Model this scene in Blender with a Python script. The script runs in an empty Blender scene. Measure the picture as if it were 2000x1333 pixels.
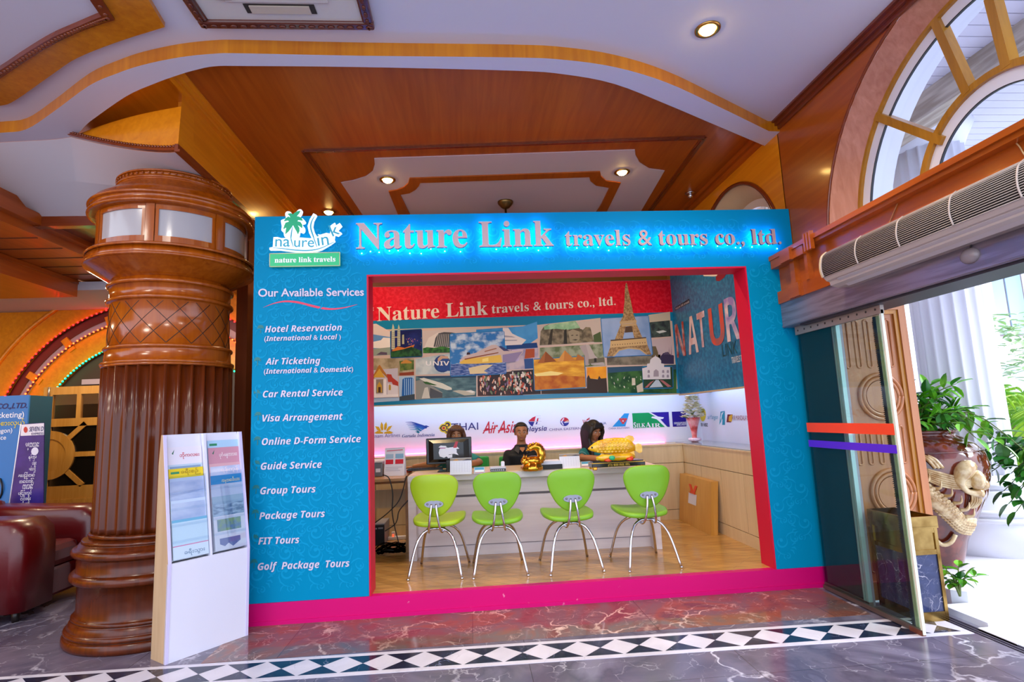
import bpy, bmesh, math, random
from mathutils import Vector, Matrix
random.seed(7)
PI = math.pi
SC = bpy.context.scene
COL = SC.collection

# ------------------------------------------------------------------ camera
FPX, PITCH, ROLL, YAW, EYE = 1104.6, .1349, -.0428, .0784, 1.4
def _axes():
    cp, sp = math.cos(PITCH), math.sin(PITCH)
    fw = Vector((0, cp, sp)); up0 = Vector((0, -sp, cp)); rt0 = Vector((1, 0, 0))
    cr, sr = math.cos(ROLL), math.sin(ROLL)
    rt = cr*rt0 + sr*up0; up = -sr*rt0 + cr*up0
    R = Matrix.Rotation(-YAW, 3, 'Z')
    return R @ fw, R @ rt, R @ up
FW, RT, UP = _axes()
CAMP = Vector((0, 0, EYE))
cam = bpy.data.cameras.new('camera'); camo = bpy.data.objects.new('camera', cam); COL.objects.link(camo)
cam.sensor_fit = 'HORIZONTAL'; cam.sensor_width = 36; cam.lens = 36*FPX/2000; cam.clip_start = .05; cam.clip_end = 200
camo.matrix_world = Matrix(((RT.x, UP.x, -FW.x, 0), (RT.y, UP.y, -FW.y, 0), (RT.z, UP.z, -FW.z, EYE), (0, 0, 0, 1)))
SC.camera = camo
SC.view_settings.view_transform = 'Standard'; SC.view_settings.look = 'None'
SC.view_settings.exposure = 1.32; SC.view_settings.gamma = 1.0
try: SC.view_settings.use_curve_mapping = False
except Exception: pass
SC.cycles.max_bounces = 10; SC.cycles.diffuse_bounces = 5; SC.cycles.glossy_bounces = 4
SC.cycles.transparent_max_bounces = 12; SC.cycles.caustics_reflective = False; SC.cycles.caustics_refractive = False
SC.cycles.sample_clamp_indirect = 6

# ------------------------------------------------------------------ daylight
world = bpy.data.worlds.new('daylight'); SC.world = world; world.use_nodes = True
wn = world.node_tree.nodes; wb = wn['Background']
wb.inputs[0].default_value = (.74, .83, 1.0, 1); wb.inputs[1].default_value = 1.3
sun = bpy.data.lights.new('sun', 'SUN'); sun.energy = 2.4; sun.angle = math.radians(32); sun.color = (.84, .89, 1.0)
suno = bpy.data.objects.new('sun', sun); COL.objects.link(suno)
suno.rotation_euler = Vector((-.72, .30, -.56)).to_track_quat('-Z', 'Y').to_euler()

# unseen lamps added at ceiling height to brighten the hall, behind and beside the viewer
def fill_lamp(x, y, z, e, col=(1, .90, .76), size=.5):
    L = bpy.data.lights.new('fill_lamp', 'AREA'); L.shape = 'DISK'; L.size = size; L.energy = e; L.color = col
    o = bpy.data.objects.new('fill_lamp', L); COL.objects.link(o); o.location = (x, y, z)
for x, y, e in ((-3.2, .9, 14), (-1.1, .9, 14), (1.2, .9, 14), (-3.2, 2.2, 10)): fill_lamp(x, y, 3.80, e)
for x, y, z, e in ((-4.3, 6.6, 2.98, 17), (-3.0, 6.6, 3.3, 10), (-5.6, 5.2, 2.95, 10)): fill_lamp(x, y, z, e, (1, .80, .52), .3)  # warm fill without fittings, added to brighten the far left

# ------------------------------------------------------------------ places seen in the photograph -> points on known planes
def ray(x, y): return FPX*FW + (x-1000)*RT - (y-666.5)*UP
def PX(x, y, X): d = ray(x, y); return CAMP + d*((X-CAMP.x)/d.x)
def PY(x, y, Y): d = ray(x, y); return CAMP + d*((Y-CAMP.y)/d.y)
def PZ(x, y, Z): d = ray(x, y); return CAMP + d*((Z-CAMP.z)/d.z)

# ------------------------------------------------------------------ colours and materials
def lin(c):
    return c/12.92 if c <= .04045 else ((c+.055)/1.055)**2.4
def hexc(h):
    h = h.lstrip('#'); return tuple(lin(int(h[i:i+2], 16)/255) for i in (0, 2, 4))
MATS = {}
def M(color, rough=.5, metal=0., spec=.5, emit=0., alpha=1., trans=0., coat=0., name=None, ecol=None, bump=None):
    key = (color, rough, metal, spec, emit, alpha, trans, coat, ecol, bump)
    if key in MATS: return MATS[key]
    m = bpy.data.materials.new(name or 'paint_' + color.lstrip('#')); m.use_nodes = True
    nt = m.node_tree; b = nt.nodes['Principled BSDF']; c = hexc(color) + (1,)
    b.inputs['Base Color'].default_value = c; b.inputs['Roughness'].default_value = rough
    b.inputs['Metallic'].default_value = metal; b.inputs['Specular IOR Level'].default_value = spec
    b.inputs['Alpha'].default_value = alpha; b.inputs['Transmission Weight'].default_value = trans
    b.inputs['Coat Weight'].default_value = coat; b.inputs['Coat Roughness'].default_value = .08
    if emit:
        b.inputs['Emission Color'].default_value = (hexc(ecol) + (1,)) if ecol else c
        b.inputs['Emission Strength'].default_value = emit
    m.diffuse_color = c
    # a faint procedural unevenness so that no surface is a dead flat tone
    if bump is not None and not emit:
        tc = nt.nodes.new('ShaderNodeTexCoord'); n = nt.nodes.new('ShaderNodeTexNoise'); n.inputs['Scale'].default_value = bump[0]
        bp = nt.nodes.new('ShaderNodeBump'); bp.inputs['Strength'].default_value = bump[1]; bp.inputs['Distance'].default_value = .004
        nt.links.new(tc.outputs['Object'], n.inputs['Vector']); nt.links.new(n.outputs[0], bp.inputs['Height']); nt.links.new(bp.outputs[0], b.inputs['Normal'])
    MATS[key] = m
    return m
def wood(name, c1, c2, axis=0, scale=1., rough=.3, coat=.3, contrast=1., spec=.4):
    """varnished veneer: stretched noise grain along the given object axis"""
    key = ('wood', name)
    if key in MATS: return MATS[key]
    m = bpy.data.materials.new(name); m.use_nodes = True; nt = m.node_tree; N = nt.nodes; L = nt.links
    b = N['Principled BSDF']; b.inputs['Roughness'].default_value = rough; b.inputs['Coat Weight'].default_value = coat; b.inputs['Coat Roughness'].default_value = .1; b.inputs['Specular IOR Level'].default_value = spec
    tc = N.new('ShaderNodeTexCoord'); mp = N.new('ShaderNodeMapping')
    s = [9*scale, 9*scale, 9*scale]; s[axis] = .55*scale; mp.inputs['Scale'].default_value = s
    n1 = N.new('ShaderNodeTexNoise'); n1.inputs['Scale'].default_value = 3; n1.inputs['Detail'].default_value = 5; n1.inputs['Distortion'].default_value = .6
    n2 = N.new('ShaderNodeTexNoise'); n2.inputs['Scale'].default_value = .35; n2.inputs['Detail'].default_value = 2
    mx = N.new('ShaderNodeMath'); mx.operation = 'MULTIPLY_ADD'; mx.inputs[1].default_value = .6
    rp = N.new('ShaderNodeValToRGB'); rp.color_ramp.elements[0].position = .38-.1/contrast+.1; rp.color_ramp.elements[1].position = .68
    rp.color_ramp.elements[0].color = hexc(c1)+(1,); rp.color_ramp.elements[1].color = hexc(c2)+(1,)
    L.new(tc.outputs['Object'], mp.inputs['Vector']); L.new(mp.outputs[0], n1.inputs['Vector']); L.new(mp.outputs[0], n2.inputs['Vector'])
    L.new(n1.outputs[0], mx.inputs[0]); 
    m2 = N.new('ShaderNodeMath'); m2.operation = 'MULTIPLY'; m2.inputs[1].default_value = .42; L.new(n2.outputs[0], m2.inputs[0]); L.new(m2.outputs[0], mx.inputs[2])
    L.new(mx.outputs[0], rp.inputs[0]); L.new(rp.outputs[0], b.inputs['Base Color'])
    m.diffuse_color = hexc(c1)+(1,)
    MATS[key] = m
    return m
def marble(name, cols, vein, scale=2.2, vscale=1.6, vwidth=.035, rough=.12, tile=None, tileoff=(0, 0), tint=None, coat=0.):
    """polished veined marble, optionally cut into tiles with fine joints"""
    m = bpy.data.materials.new(name); m.use_nodes = True; nt = m.node_tree; N = nt.nodes; L = nt.links
    b = N['Principled BSDF']; b.inputs['Roughness'].default_value = rough; b.inputs['Coat Weight'].default_value = coat
    tc = N.new('ShaderNodeTexCoord')
    n = N.new('ShaderNodeTexNoise'); n.inputs['Scale'].default_value = scale; n.inputs['Detail'].default_value = 7; n.inputs['Distortion'].default_value = 1.2
    L.new(tc.outputs['Object'], n.inputs['Vector'])
    rp = N.new('ShaderNodeValToRGB'); el = rp.color_ramp.elements
    k = len(cols)
    el[0].color = hexc(cols[0])+(1,); el[0].position = .3; el[1].color = hexc(cols[-1])+(1,); el[1].position = .7
    for i in range(1, k-1):
        e = el.new(.3+.4*i/(k-1)); e.color = hexc(cols[i])+(1,)
    L.new(n.outputs[0], rp.inputs[0])
    # warped cell edges = veins
    wv = N.new('ShaderNodeTexNoise'); wv.inputs['Scale'].default_value = 2.6; wv.inputs['Detail'].default_value = 5
    L.new(tc.outputs['Object'], wv.inputs['Vector'])
    add = N.new('ShaderNodeVectorMath'); add.operation = 'MULTIPLY_ADD'; add.inputs[1].default_value = (.7, .7, .7)
    L.new(wv.outputs['Color'], add.inputs[0]); L.new(tc.outputs['Object'], add.inputs[2])
    prev = rp.outputs[0]
    for sc, w, amt in ((vscale, vwidth, .85), (vscale*3.1, vwidth*1.1, .4)):
        v = N.new('ShaderNodeTexVoronoi'); v.feature = 'DISTANCE_TO_EDGE'; v.inputs['Scale'].default_value = sc
        L.new(add.outputs[0], v.inputs['Vector'])
        r2 = N.new('ShaderNodeMapRange'); r2.inputs[1].default_value = 0; r2.inputs[2].default_value = w; r2.inputs[3].default_value = amt; r2.inputs[4].default_value = 0
        L.new(v.outputs['Distance'], r2.inputs[0])
        nm = N.new('ShaderNodeTexNoise'); nm.inputs['Scale'].default_value = sc*1.3; L.new(tc.outputs['Object'], nm.inputs['Vector'])
        nr = N.new('ShaderNodeMapRange'); nr.inputs[1].default_value = .45; nr.inputs[2].default_value = .68; L.new(nm.outputs[0], nr.inputs[0])
        mu = N.new('ShaderNodeMath'); mu.operation = 'MULTIPLY'; L.new(r2.outputs[0], mu.inputs[0]); L.new(nr.outputs[0], mu.inputs[1])
        mix = N.new('ShaderNodeMix'); mix.data_type = 'RGBA'; mix.inputs[7].default_value = hexc(vein)+(1,)
        L.new(mu.outputs[0], mix.inputs[0]); L.new(prev, mix.inputs[6]); prev = mix.outputs[2]
    if tile:
        mp = N.new('ShaderNodeMapping'); mp.inputs['Location'].default_value = (tileoff[0], tileoff[1], 0); L.new(tc.outputs['Object'], mp.inputs['Vector'])
        br = N.new('ShaderNodeTexBrick'); br.inputs['Scale'].default_value = 1; br.inputs['Mortar Size'].default_value = .0018; br.inputs['Mortar Smooth'].default_value = .1
        br.inputs['Brick Width'].default_value = tile[0]; br.inputs['Row Height'].default_value = tile[1]; br.offset = 0.
        br.inputs['Color1'].default_value = (1, 1, 1, 1); br.inputs['Color2'].default_value = (.72, .72, .74, 1); br.inputs['Mortar'].default_value = (.35, .33, .32, 1)
        L.new(mp.outputs[0], br.inputs['Vector'])
        mix = N.new('ShaderNodeMix'); mix.data_type = 'RGBA'; mix.blend_type = 'MULTIPLY'; mix.inputs[0].default_value = 1
        L.new(prev, mix.inputs[6]); L.new(br.outputs[0], mix.inputs[7]); prev = mix.outputs[2]
    L.new(prev, b.inputs['Base Color'])
    return m
def mix_noise(name, c1, c2, scale=6, lo=.4, hi=.6, rough=.5, detail=4, coat=0., metal=0., stretch=(1, 1, 1), spec=.5):
    m = bpy.data.materials.new(name); m.use_nodes = True; nt = m.node_tree; N = nt.nodes; L = nt.links
    b = N['Principled BSDF']; b.inputs['Roughness'].default_value = rough; b.inputs['Coat Weight'].default_value = coat; b.inputs['Metallic'].default_value = metal
    b.inputs['Specular IOR Level'].default_value = spec
    tc = N.new('ShaderNodeTexCoord'); mp = N.new('ShaderNodeMapping'); mp.inputs['Scale'].default_value = stretch
    n = N.new('ShaderNodeTexNoise'); n.inputs['Scale'].default_value = scale; n.inputs['Detail'].default_value = detail
    rp = N.new('ShaderNodeValToRGB'); rp.color_ramp.elements[0].position = lo; rp.color_ramp.elements[1].position = hi
    rp.color_ramp.elements[0].color = hexc(c1)+(1,); rp.color_ramp.elements[1].color = hexc(c2)+(1,)
    L.new(tc.outputs['Object'], mp.inputs[0]); L.new(mp.outputs[0], n.inputs['Vector']); L.new(n.outputs[0], rp.inputs[0]); L.new(rp.outputs[0], b.inputs['Base Color'])
    return m
def glass(name, tint='#e8f4f2', refl=.09, rough=.0):
    """thin clear pane: mostly straight-through with an honest Fresnel mirror"""
    m = bpy.data.materials.new(name); m.use_nodes = True; nt = m.node_tree; N = nt.nodes; L = nt.links
    N.remove(N['Principled BSDF']); out = N['Material Output']
    t = N.new('ShaderNodeBsdfTransparent'); t.inputs[0].default_value = hexc(tint)+(1,)
    g = N.new('ShaderNodeBsdfGlossy'); g.inputs['Roughness'].default_value = rough
    f = N.new('ShaderNodeFresnel'); ge = N.new('ShaderNodeNewGeometry'); io = N.new('ShaderNodeMapRange')   # same mirror strength from either side of the thin pane
    io.inputs[3].default_value = 1.45; io.inputs[4].default_value = 1/1.45; L.new(ge.outputs['Backfacing'], io.inputs[0]); L.new(io.outputs[0], f.inputs[0])
    ml = N.new('ShaderNodeMath'); ml.operation = 'MULTIPLY'; ml.inputs[1].default_value = refl*11; ml.use_clamp = True
    mx = N.new('ShaderNodeMixShader')
    L.new(f.outputs[0], ml.inputs[0]); L.new(ml.outputs[0], mx.inputs[0]); L.new(t.outputs[0], mx.inputs[1]); L.new(g.outputs[0], mx.inputs[2]); L.new(mx.outputs[0], out.inputs[0])
    return m

# ------------------------------------------------------------------ object bookkeeping
WL = {}      # object -> world location of its origin (no parent is rotated while being built)
def tag(o, label=None, cat=None, group=None, kind=None):
    if label: o['label'] = label
    if cat: o['category'] = cat
    if group: o['group'] = group
    if kind: o['kind'] = kind
    return o
def thing(name, loc, label, cat, group=None):
    o = bpy.data.objects.new(name, None); COL.objects.link(o); o.location = loc; WL[o] = Vector(loc)
    o.empty_display_size = .1
    return tag(o, label, cat, group)
def clone(o, loc=None, rotz=None, label=None, group=None, parent=None):
    c = o.copy(); COL.objects.link(c)
    if parent is not None: c.parent = parent
    if loc is not None: c.location = loc
    if rotz is not None: c.rotation_euler = (0, 0, rotz)
    if label: c['label'] = label
    if group: c['group'] = group
    for ch in o.children: clone(ch, parent=c)
    return c

# ------------------------------------------------------------------ mesh builder
class MB:
    def __init__(s): s.v = []; s.f = []; s.m = []; s.sm = []; s.mi = 0
    def mat(s, i): s.mi = i; return s
    def add(s, vs, fs, smooth=False):
        o = len(s.v); s.v += [Vector(v) for v in vs]
        for f in fs: s.f.append([o+i for i in f]); s.m.append(s.mi); s.sm.append(smooth)
        return s
    def box(s, x0, x1, y0, y1, z0, z1, R=None):
        vs = [(x, y, z) for z in (z0, z1) for y in (y0, y1) for x in (x0, x1)]
        if R is not None: vs = [R @ Vector(v) for v in vs]
        return s.add(vs, [(0, 2, 3, 1), (4, 5, 7, 6), (0, 1, 5, 4), (2, 6, 7, 3), (0, 4, 6, 2), (1, 3, 7, 5)])
    def cbox(s, x0, x1, y0, y1, z0, z1, b=.01, R=None):
        """box with chamfered edges"""
        b = min(b, (x1-x0)*.49, (y1-y0)*.49, (z1-z0)*.49)
        bm = bmesh.new(); bmesh.ops.create_cube(bm, size=1)
        for v in bm.verts: v.co = Vector((x0 if v.co.x < 0 else x1, y0 if v.co.y < 0 else y1, z0 if v.co.z < 0 else z1))
        bmesh.ops.bevel(bm, geom=list(bm.edges), offset=b, segments=2, profile=.5, affect='EDGES')
        bm.verts.index_update(); vs = [v.co.copy() for v in bm.verts]
        if R is not None: vs = [R @ v for v in vs]
        s.add(vs, [[v.index for v in f.verts] for f in bm.faces]); bm.free(); return s
    def poly(s, pts): return s.add(pts, [list(range(len(pts)))])
    def prism(s, pts, d):
        """closed prism: polygon pts swept by vector d"""
        d = Vector(d); n = len(pts); vs = [Vector(p) for p in pts] + [Vector(p)+d for p in pts]
        fs = [list(range(n))[::-1], list(range(n, 2*n))] + [(i, (i+1) % n, n+(i+1) % n, n+i) for i in range(n)]
        return s.add(vs, fs)
    def strip(s, A, B, smooth=False):
        n = len(A); return s.add(list(A)+list(B), [(i, i+1, n+i+1, n+i) for i in range(n-1)], smooth)
    def loft(s, rings, closed=True, caps=True, smooth=True):
        n = len(rings[0]); o = [v for r in rings for v in r]; fs = []
        for k in range(len(rings)-1):
            for i in range(n if closed else n-1):
                j = (i+1) % n; fs.append((k*n+i, k*n+j, (k+1)*n+j, (k+1)*n+i))
        if caps and closed:
            fs.append(list(range(n))[::-1]); fs.append([(len(rings)-1)*n+i for i in range(n)])
        return s.add(o, fs, smooth)
    def tube(s, pts, r, n=8, caps=True, flat=None):
        pts = [Vector(p) for p in pts]; rings = []; m = len(pts)
        rr = r if isinstance(r, (list, tuple)) else [r]*m
        t0 = (pts[1]-pts[0]).normalized(); a = t0.cross(Vector((0, 0, 1)))
        if a.length < .05: a = t0.cross(Vector((1, 0, 0)))
        a.normalize(); b = t0.cross(a).normalized()
        for i, p in enumerate(pts):
            t = ((pts[min(i+1, m-1)]-pts[i]).normalized() + (pts[i]-pts[max(i-1, 0)]).normalized())
            if t.length > 1e-6:
                t.normalize(); a = (a - t*a.dot(t)).normalized(); b = t.cross(a)
            rings.append([p + (a*math.cos(2*PI*k/n) + b*math.sin(2*PI*k/n))*rr[i] for k in range(n)])
        return s.loft(rings, True, caps, True)
    def lathe(s, prof, c, n=32, mod=None, caps=True, smooth=True):
        c = Vector(c); rings = []
        for r, z in prof:
            ring = []
            for k in range(n):
                a = 2*PI*k/n; q = r if mod is None else mod(r, z, a)
                ring.append(c + Vector((q*math.cos(a), q*math.sin(a), z)))
            rings.append(ring)
        return s.loft(rings, True, caps, smooth)
    def ball(s, c, rx, ry=None, rz=None, n=14, m=9, R=None):
        ry = rx if ry is None else ry; rz = rx if rz is None else rz; c = Vector(c); rings = []
        for i in range(1, m):
            t = PI*i/m; ring = []
            for k in range(n):
                p = 2*PI*k/n; v = Vector((rx*math.sin(t)*math.cos(p), ry*math.sin(t)*math.sin(p), -rz*math.cos(t)))
                ring.append(c + ((R @ v) if R is not None else v))
            rings.append(ring)
        return s.loft(rings, True, True, True)
    def xform(s, Mx):
        s.v = [Mx @ v for v in s.v]; return s
    def build(s, name, mats, parent=None, label=None, cat=None, group=None, kind=None, local=False, rm=0, sub=0, smooth=False, bevel=0):
        if not isinstance(mats, (list, tuple)): mats = [mats]
        if parent is None and not local:
            xs = [v.x for v in s.v]; ys = [v.y for v in s.v]; zs = [v.z for v in s.v]
            off = Vector(((min(xs)+max(xs))/2, (min(ys)+max(ys))/2, min(zs)))
        elif local: off = Vector((0, 0, 0))
        else: off = WL.get(parent, Vector((0, 0, 0)))
        me = bpy.data.meshes.new(name); me.from_pydata([v-off for v in s.v], [], s.f)
        for m in mats: me.materials.append(m)
        me.polygons.foreach_set('material_index', [min(i, len(mats)-1) for i in s.m])
        me.polygons.foreach_set('use_smooth', [True]*len(s.f) if smooth else s.sm)
        bm = bmesh.new(); bm.from_mesh(me); bmesh.ops.remove_doubles(bm, verts=bm.verts, dist=1e-6) if rm else None
        bmesh.ops.recalc_face_normals(bm, faces=bm.faces); bm.to_mesh(me); bm.free(); me.update()
        o = bpy.data.objects.new(name, me); COL.objects.link(o)
        if parent is not None: o.parent = parent; WL[o] = off
        elif not local: o.location = off; WL[o] = off
        else: WL[o] = off
        if rm and rm is not True:
            r = o.modifiers.new('remesh', 'REMESH'); r.mode = 'VOXEL'; r.voxel_size = rm; r.use_smooth_shade = True
            q = o.modifiers.new('smooth', 'SMOOTH'); q.factor = .5; q.iterations = 4
        if bevel:
            q = o.modifiers.new('bevel', 'BEVEL'); q.width = bevel; q.segments = 2; q.limit_method = 'ANGLE'
        if sub:
            q = o.modifiers.new('subdivision', 'SUBSURF'); q.levels = sub; q.render_levels = sub
        return tag(o, label, cat, group, kind)

# ------------------------------------------------------------------ lettering
BOLD = {**{chr(65+i): chr(0x1D400+i) for i in range(26)}, **{chr(97+i): chr(0x1D41A+i) for i in range(26)}}
SBI = {**{chr(65+i): chr(0x1D63C+i) for i in range(26)}, **{chr(97+i): chr(0x1D656+i) for i in range(26)}}
SB = {**{chr(65+i): chr(0x1D5D4+i) for i in range(26)}, **{chr(97+i): chr(0x1D5EE+i) for i in range(26)}}
BI = {**{chr(65+i): chr(0x1D468+i) for i in range(26)}, **{chr(97+i): chr(0x1D482+i) for i in range(26)}}
def face(t, table): return ''.join(table.get(c, c) for c in t)
_TC = {}
def glyphs(body, shear=0., fat=0., extrude=0., spacing=1.):
    key = (body, shear, fat, extrude, spacing)
    if key not in _TC:
        c = bpy.data.curves.new('t', 'FONT'); c.body = body; c.size = 1; c.shear = shear; c.offset = fat; c.extrude = extrude; c.space_character = spacing
        c.resolution_u = 4
        o = bpy.data.objects.new('t', c); me = bpy.data.meshes.new_from_object(o)
        _TC[key] = ([v.co.copy() for v in me.vertices], [list(p.vertices) for p in me.polygons])
        bpy.data.objects.remove(o); bpy.data.curves.remove(c); bpy.data.meshes.remove(me)
    return _TC[key]
def write(mb, body, O, U, V, width=None, height=None, shear=0., fat=0., depth=0., lift=.0015, spacing=1., right=False):
    """lay lettering on a surface: O = left end of the baseline, U along, V up; scaled to the given width (and capital height)"""
    U = Vector(U).normalized(); V = Vector(V).normalized(); N = U.cross(V)
    vs, fs = glyphs(body, shear, fat, 1. if depth else 0., spacing)
    if not vs: return mb
    x0 = min(v.x for v in vs); x1 = max(v.x for v in vs)
    top = max(v.y for v in vs)
    if width is None: k = height/top; kx = k
    else:
        kx = width/(x1-x0); k = kx if height is None else height/top
    out = []
    for v in vs:
        z = lift + (depth if v.z > .5 else 0)
        out.append(Vector(O) + U*(v.x-x0)*kx + V*v.y*k + N*z)
    return mb.add(out, fs)
# ================================================================== SETTING
W_CEIL = wood('bay_ceiling_veneer', '#a04a0e', '#ba5f18', axis=1, scale=.8, rough=.34, coat=.15)
W_FASC = wood('fascia_veneer', '#b46608', '#cf8416', axis=2, scale=.8, rough=.3)
W_FRIEZE = wood('frieze_veneer', '#d07a08', '#e8941a', axis=1, scale=.7, rough=.3)
W_RED = wood('red_wall_veneer', '#96440c', '#b05a14', axis=1, scale=.7, rough=.28)
W_BACK = wood('back_wall_veneer', '#a3580a', '#bb6e12', axis=0, scale=.6, rough=.35)
W_DARK = wood('dark_moulding_veneer', '#6b2a0e', '#803714', axis=1, rough=.25, coat=.5)
W_DARKX = wood('dark_moulding_veneer_cross', '#6b2a0e', '#803714', axis=0, rough=.25, coat=.5)
WHITE_C = M('#cfcfdc', .65, bump=(3, .05))
Z1, Z2, ZB = 3.85, 3.757, 3.868
FLOOR_M = marble('grey_brown_marble', ['#4c4656', '#6c6476', '#585266', '#7e788e'], '#e8e4f2', scale=1.5, vscale=1.5, vwidth=.022, rough=.15, tile=(1.2, .62), tileoff=(.3, .14))
STRIP_M = marble('red_brown_marble', ['#5c3836', '#7e4a48', '#6c5c5c', '#8a5444', '#604a47'], '#f0cfc0', scale=1.7, vscale=2.4, vwidth=.03, rough=.10, tile=(1.2, .62), tileoff=(.5, .05))
DARKST = marble('dark_inlay_marble', ['#161c30', '#242c44'], '#7d86a0', scale=4, vscale=3, vwidth=.01, rough=.12)
LIGHTST = marble('white_inlay_marble', ['#c3bfcc', '#d6d2de'], '#aaa6b4', scale=3, vscale=2, vwidth=.01, rough=.14)

b = MB(); b.box(-9, 2.98, -2.5, 9, -.1, 0); b.build('floor', FLOOR_M, kind='structure')
b = MB(); b.box(-1.68, 2.62, 3.80, 4.50, -.05, .0018); b.build('floor', STRIP_M, kind='structure')
# inlaid border: white band with dark triangles meeting at the middle
def bandy(x): return 3.755-.022*x
def bp(x, t, z=.0026): return Vector((x, bandy(x)-.30*t, z))
b = MB(); b.mat(0).prism([bp(-4.2, 0, 0), bp(2.97, 0, 0), bp(2.97, 1, 0), bp(-4.2, 1, 0)], (0, 0, .0024))
b.mat(1); x = -4.1; pw = .236
while x < 2.9:
    x1 = min(x+pw, 2.93); xm = x+pw/2
    g = .006
    b.poly([bp(x+g, .14, .0030), bp(xm, .5, .0030), bp(x1-g, .14, .0030)]); b.poly([bp(x+g, .86, .0030), bp(x1-g, .86, .0030), bp(xm, .5, .0030)])
    x += pw
b.build('trim_1', [LIGHTST, DARKST], kind='structure')
# ground outside the door
b = MB(); b.box(2.98, 16, -4, 16, -.15, -.012); b.build('floor', M('#b4b5c6', .35, bump=(4, .1)), kind='structure')
b = MB()
for x in (2.99, 3.02, 3.05, 3.16, 3.19): b.box(x, x+.008, -.5, 3.9, -.012, .003)
b.build('trim_2', M('#6a6575', .3, .6), kind='structure', label='metal sliding door track in the floor')

# ---- main white ceiling with its arched front edge and stepped soffit
top_px = [(-260, 262), (-90, 248), (0, 238), (52, 231), (105, 196), (175, 143), (230, 118), (280, 101), (350, 86), (420, 78.5), (480, 78), (700, 83), (1000, 87), (1100, 92), (1200, 107), (1300, 138), (1400, 186), (1520, 247)]
in_px = [(-260, 300), (-90, 284), (20, 277), (135, 268), (175, 238), (245, 189), (300, 164), (350, 146), (385, 136), (420, 129.5), (480, 129), (700, 131), (1000, 138), (1100, 145), (1200, 164), (1300, 203), (1387, 240), (1500, 288)]
T = [PZ(x, y, Z1) for x, y in top_px]; I = [PZ(x, y, Z2) for x, y in in_px]
def smooth_curve(P_, k=4):
    out = []
    for i in range(len(P_)-1):
        p0 = P_[max(i-1, 0)]; p1 = P_[i]; p2 = P_[i+1]; p3 = P_[min(i+2, len(P_)-1)]
        for j in range(k):
            t = j/k; out.append(.5*((2*p1)+(p2-p0)*t+(2*p0-5*p1+4*p2-p3)*t*t+(3*p1-p0-3*p2+p3)*t*t*t))
    return out + [P_[-1]]
T = smooth_curve(T); I = smooth_curve(I)
T = [v for v in T if v.x < 2.78]; T.append(Vector((2.78, T[-1].y+.01, Z1)))
b = MB(); up = Vector((0, 0, .03))
far = [Vector((v.x, -.4, Z1)) for v in T]
b.strip(far, T); b.strip([v+Vector((0, 0, .05)) for v in far], [v+Vector((0, 0, .05)) for v in T])
b.build('ceiling', WHITE_C, kind='structure')
b = MB(); Tl = [Vector((v.x, v.y, Z2)) for v in T]; b.strip(T, Tl, True); b.build('trim_3', W_FASC, kind='structure')
n = min(len(Tl), len(I))
b = MB()
b.strip(Tl[:n], I[:n]); b.strip(I[:n], [Vector((v.x, v.y, ZB)) for v in I[:n]], True)
b.build('ceiling', M('#d2d0de', .6), kind='structure')
# ---- timber bay ceiling over the kiosk
b = MB(); b.box(-2.3, 2.8, 3.40, 7.45, ZB, ZB+.05); b.build('ceiling', W_CEIL, kind='structure')
def zpts(px, z): return [PZ(x, y, z) for x, y in px]
b = MB()
rc = [(672, 402), (595, 297), (1375, 270), (1300, 372)]
rp = zpts(rc, ZB-.012)
ext = lambda a, c, k: c + (c-a).normalized()*k
rp = [ext(rp[1], rp[0], .9)] + rp[1:3] + [ext(rp[2], rp[3], 1.1)]
for p, q in zip(rp[:-1], rp[1:]):
    d = (q-p).normalized(); s_ = d.cross(Vector((0, 0, 1)))*.028
    b.prism([p-s_, q-s_, q+s_, p+s_], (0, 0, .012))
    s2 = s_*.5; b.prism([p-s2-Vector((0, 0, .008)), q-s2-Vector((0, 0, .008)), q+s2-Vector((0, 0, .008)), p+s2-Vector((0, 0, .008))], (0, 0, .02))
b.build('trim_4', W_DARK, kind='structure')
outl = [(705, 415), (666, 357), (690, 353), (715, 345), (728, 335), (732, 322), (731, 310), (1240, 293), (1241, 303), (1249, 318), (1268, 330), (1298, 334), (1254, 409)]
o3 = zpts(outl, ZB-.006); o3[0] = ext(o3[1], o3[0], .8); o3[-1] = ext(o3[-2], o3[-1], .8)
b = MB(); b.prism(o3, (0, 0, .006)); b.build('ceiling', M('#cbb8c2', .6), kind='structure')
bo = [(800, 475), (759, 374.5), (775, 372), (788, 367), (797, 359), (800, 349), (1172, 336), (1174, 345), (1184, 354), (1212.5, 358), (1188, 408), (1172, 440)]
bi = [(825, 470), (782, 381), (800, 378), (812, 371), (818, 364), (820.5, 358), (1151, 346.5), (1153, 354), (1164, 363), (1190, 367.5), (1172, 404), (1150, 436)]
A_ = zpts(bo, ZB-.018); B_ = zpts(bi, ZB-.018); upv = Vector((0, 0, .014))
b = MB(); b.strip(A_, B_); b.strip(A_, [v+upv for v in A_]); b.strip(B_, [v+upv for v in B_])
b.build('trim_5', W_CEIL, kind='structure')
# ---- left frieze of the bay and its crown mouldings
XF = -2.0
b = MB(); b.box(XF-.12, XF, 4.15, 7.45, 3.40, ZB); b.build('wall_left', W_FRIEZE, kind='structure')
b = MB()
for dx, z0, z1 in ((.035, ZB-.05, ZB), (.07, ZB-.025, ZB), (.10, ZB-.012, ZB)): b.box(XF, XF+dx, 3.6, 7.45, z0, z1)
b.build('trim_6', W_FRIEZE, kind='structure')
b = MB(); b.box(XF-.006, XF+.018, 3.90, 7.45, 3.347, 3.404); b.box(XF+.018, XF+.030, 3.90, 7.45, 3.347, 3.366); b.build('trim_25', W_DARK, kind='structure')
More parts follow.
